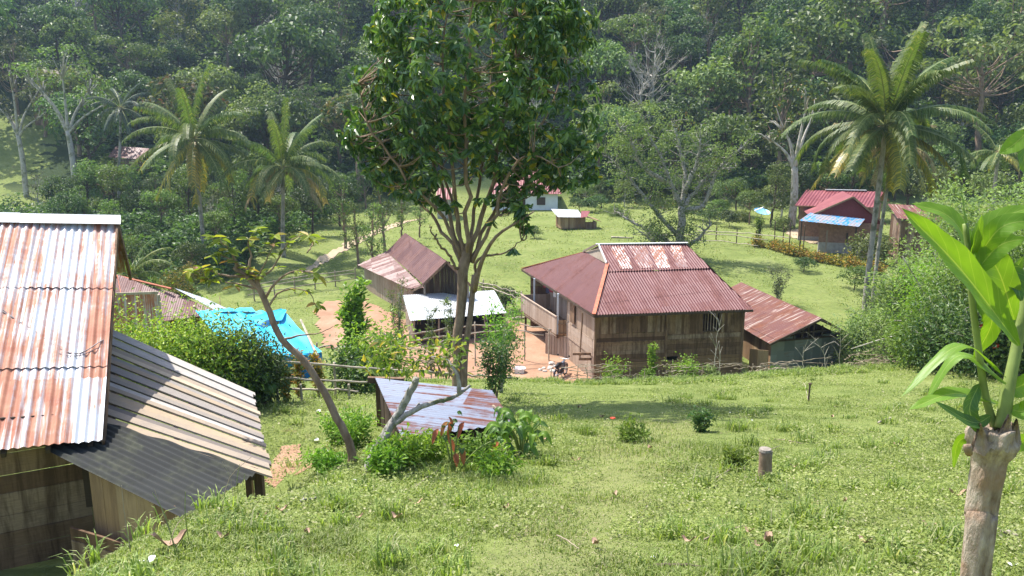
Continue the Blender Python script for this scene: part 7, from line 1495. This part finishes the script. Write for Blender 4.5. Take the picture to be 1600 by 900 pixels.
# tussocks of long blades, thickest close to the camera
n = 420; u = rng.uniform(0, 1, n); ty = 4.3 * (30 / 4.3) ** u; tx = rng.uniform(-.66, .68, n) * ty; ok = (trackd(tx, ty) > 1.2) & ~((tx < -2.9) & (ty > 6.5) & (ty < 13)); tx, ty = tx[ok], ty[ok]; cx_ = rng.uniform(-6, 21, 430); cy_ = rng.uniform(29, 34.6, 430); tx = np.concatenate((tx, cx_)); ty = np.concatenate((ty, cy_)); m_ = 46
x = np.repeat(tx, m_) + rng.normal(0, .055, len(tx) * m_) * (1 + np.repeat(ty, m_) * .05); y = np.repeat(ty, m_) + rng.normal(0, .055, len(tx) * m_); n = len(x); hh = np.repeat(rng.uniform(.07, .23, len(tx)) * np.where(ty > 31, 1.25, 1), m_) * rng.uniform(.5, 1.2, n); a = rng.uniform(0, 6.28, n); d = np.stack((np.cos(a), np.sin(a), 0 * a), 1); s_ = np.stack((-np.sin(a), np.cos(a), 0 * a), 1) * (.0045 * (1 + y * .05))[:, None]
P = np.stack((x, y, ground(x, y) - .01), 1); ln = (hh * rng.uniform(.2, .9, n))[:, None]; h3 = np.stack((0 * hh, 0 * hh, hh), 1)
V = np.stack((P - s_, P + s_, P + d * ln * .18 + h3 * .45 + s_, P + d * ln * .18 + h3 * .45 - s_, P + d * ln * .6 + h3 * .85 + s_ * .7, P + d * ln * .6 + h3 * .85 - s_ * .7, P + d * ln * 1.15 + h3 * .88), 1); i = np.arange(n)[:, None] * 7
o = link('tussocks', raw_mesh('tussocks', V.reshape(-1, 3), i + np.array([[5, 4, 6]]), np.concatenate((i + np.array([[0, 1, 2, 3]]), i + np.array([[3, 2, 4, 5]])))), M['bright_grass']); tag(o, 'bright tussocks of long bladed grass on the near slope', kind='stuff')
# small round leaves between the blades
n = 190000; u = rng.uniform(0, 1, n); y = 4.2 * (38 / 4.2) ** (u ** .9); x = rng.uniform(-1, 1, n) * (.7 * y + 1); m = (vnoise(x, y, 1.3, 51) * .6 + vnoise(x, y, 4, 52) * .4 > .38) & ~((x < -2.85 - .12 * (y - 8)) & (y < 12.8)) & (trackd(x, y) + (vnoise(x, y, .5, 55) - .5) * 1.6 > .8) & ~((x < -3.2) & (y < 9)); x, y = x[m], y[m]; n = len(x)
P = np.stack((x, y, ground(x, y) + rng.uniform(.01, .09, n) * (1 + y * .02)), 1); N = norm(rng.normal(0, .35, (n, 3)) + (0, 0, 1)); T = np.cross(N, rdir(rng, n)); sz = rng.uniform(.015, .04, n) * (.75 + y * .045)
V, T_, Q = leaves(P, T, N, sz, sz * .75, False, .12, .1); o = link('ground_cover', raw_mesh('ground_cover', V, T_, None), M['grass']); tag(o, 'small leafed creeping plants among the near grass', kind='stuff')
n = 130000; u = rng.uniform(0, 1, n); y = 40 * (112 / 40) ** u; x = rng.uniform(-1, 1, n) * (.72 * y); m = vnoise(x, y, 2.2, 61) > .42; 
yd = np.array(yard); 
def inside(x, y, P):
    ins = np.zeros(len(x), bool)
    for i in range(len(P)):
        a, b = P[i], P[(i + 1) % len(P)]; ins ^= ((a[1] > y) != (b[1] > y)) & (x < (b[0] - a[0]) * (y - a[1]) / (b[1] - a[1] + 1e-12) + a[0])
    return ins
m &= ~inside(x, y, yd); x, y = x[m], y[m]; n = len(x)
P = np.stack((x, y, ground(x, y) + .02), 1); N = norm(rng.normal(0, .5, (n, 3)) + (0, 0, 1)); T = np.cross(N, rdir(rng, n)) + (0, 0, .3); sz = rng.uniform(.05, .12, n) * (y / 60)
V, T_, Q = leaves(P, T, N, sz, sz * .8, False, .12, -.2); o = link('pasture_grass', raw_mesh('pasture_grass', V, T_, None), M['grass']); tag(o, 'short grazed grass of the valley pasture', kind='stuff')
# bushes under the wood edge at the left
n = 90000; px = rng.uniform(-60, 575, n); D = rng.uniform(62, 116, n); x = (px - 800) / 1250 * D * 1.02; hm = vnoise(x, D, 3.4, 71); k = (px < np.interp(D, [62, 78, 95, 116], [330, 430, 520, 600])) & ~((px < 120) & (D > 99)) & (hm > .25); x, D, hm = x[k], D[k], hm[k]
P = np.stack((x, D, ground(x, D) + hm ** 1.5 * 3.6 * rng.uniform(.1, 1, len(x)) ** .6), 1)
scatter_leaves('shrubbery', 'mass of dark bushes under the wood edge at left', P, .5, .3, M['f_dark'], .5, rng)
# long seed stalks by the near house
mb_t = thing('grass_stalks', 'tuft of tall dry seed stalks in front of the near house boards', 'grass tuft', gp(180, 868))
for k in range(26):
    p = gp(rng.uniform(40, 310), rng.uniform(855, 885)) if k < 18 else gp(rng.uniform(330, 380), rng.uniform(785, 800)); h_ = rng.uniform(.25, .55); a = rng.normal(0, .12, 2); mb = MB(); mb.tube(curve([p - (0, 0, .03), p + (a[0] * .4, a[1], h_ * .6), p + (a[0] * 1.4, a[1], h_)], 6), [.004, .003, .002], 4); mb.build('stalk', M['twig'] if k % 3 else M['greenstem'], mb_t)

# ------------------------------------------------------------------ haze
HB = MB(); HB.box((-560, -130, -40), (1120, 0, 0), (0, 800, 0), (0, 0, 158)); hz = HB.build('haze', None)
hm_ = bpy.data.materials.new('haze'); hm_.use_nodes = True; ht = hm_.node_tree; ht.nodes.clear(); ho = ht.nodes.new('ShaderNodeOutputMaterial'); hv = ht.nodes.new('ShaderNodeVolumePrincipled')
hv.inputs['Color'].default_value = (.55, .74, 1, 1); hv.inputs['Density'].default_value = HAZE; hv.inputs['Anisotropy'].default_value = .3; ht.links.new(hv.outputs[0], ho.inputs['Volume']); hz.data.materials.append(hm_)
tag(hz, 'thin bluish valley haze', kind='stuff'); hz.visible_shadow = True
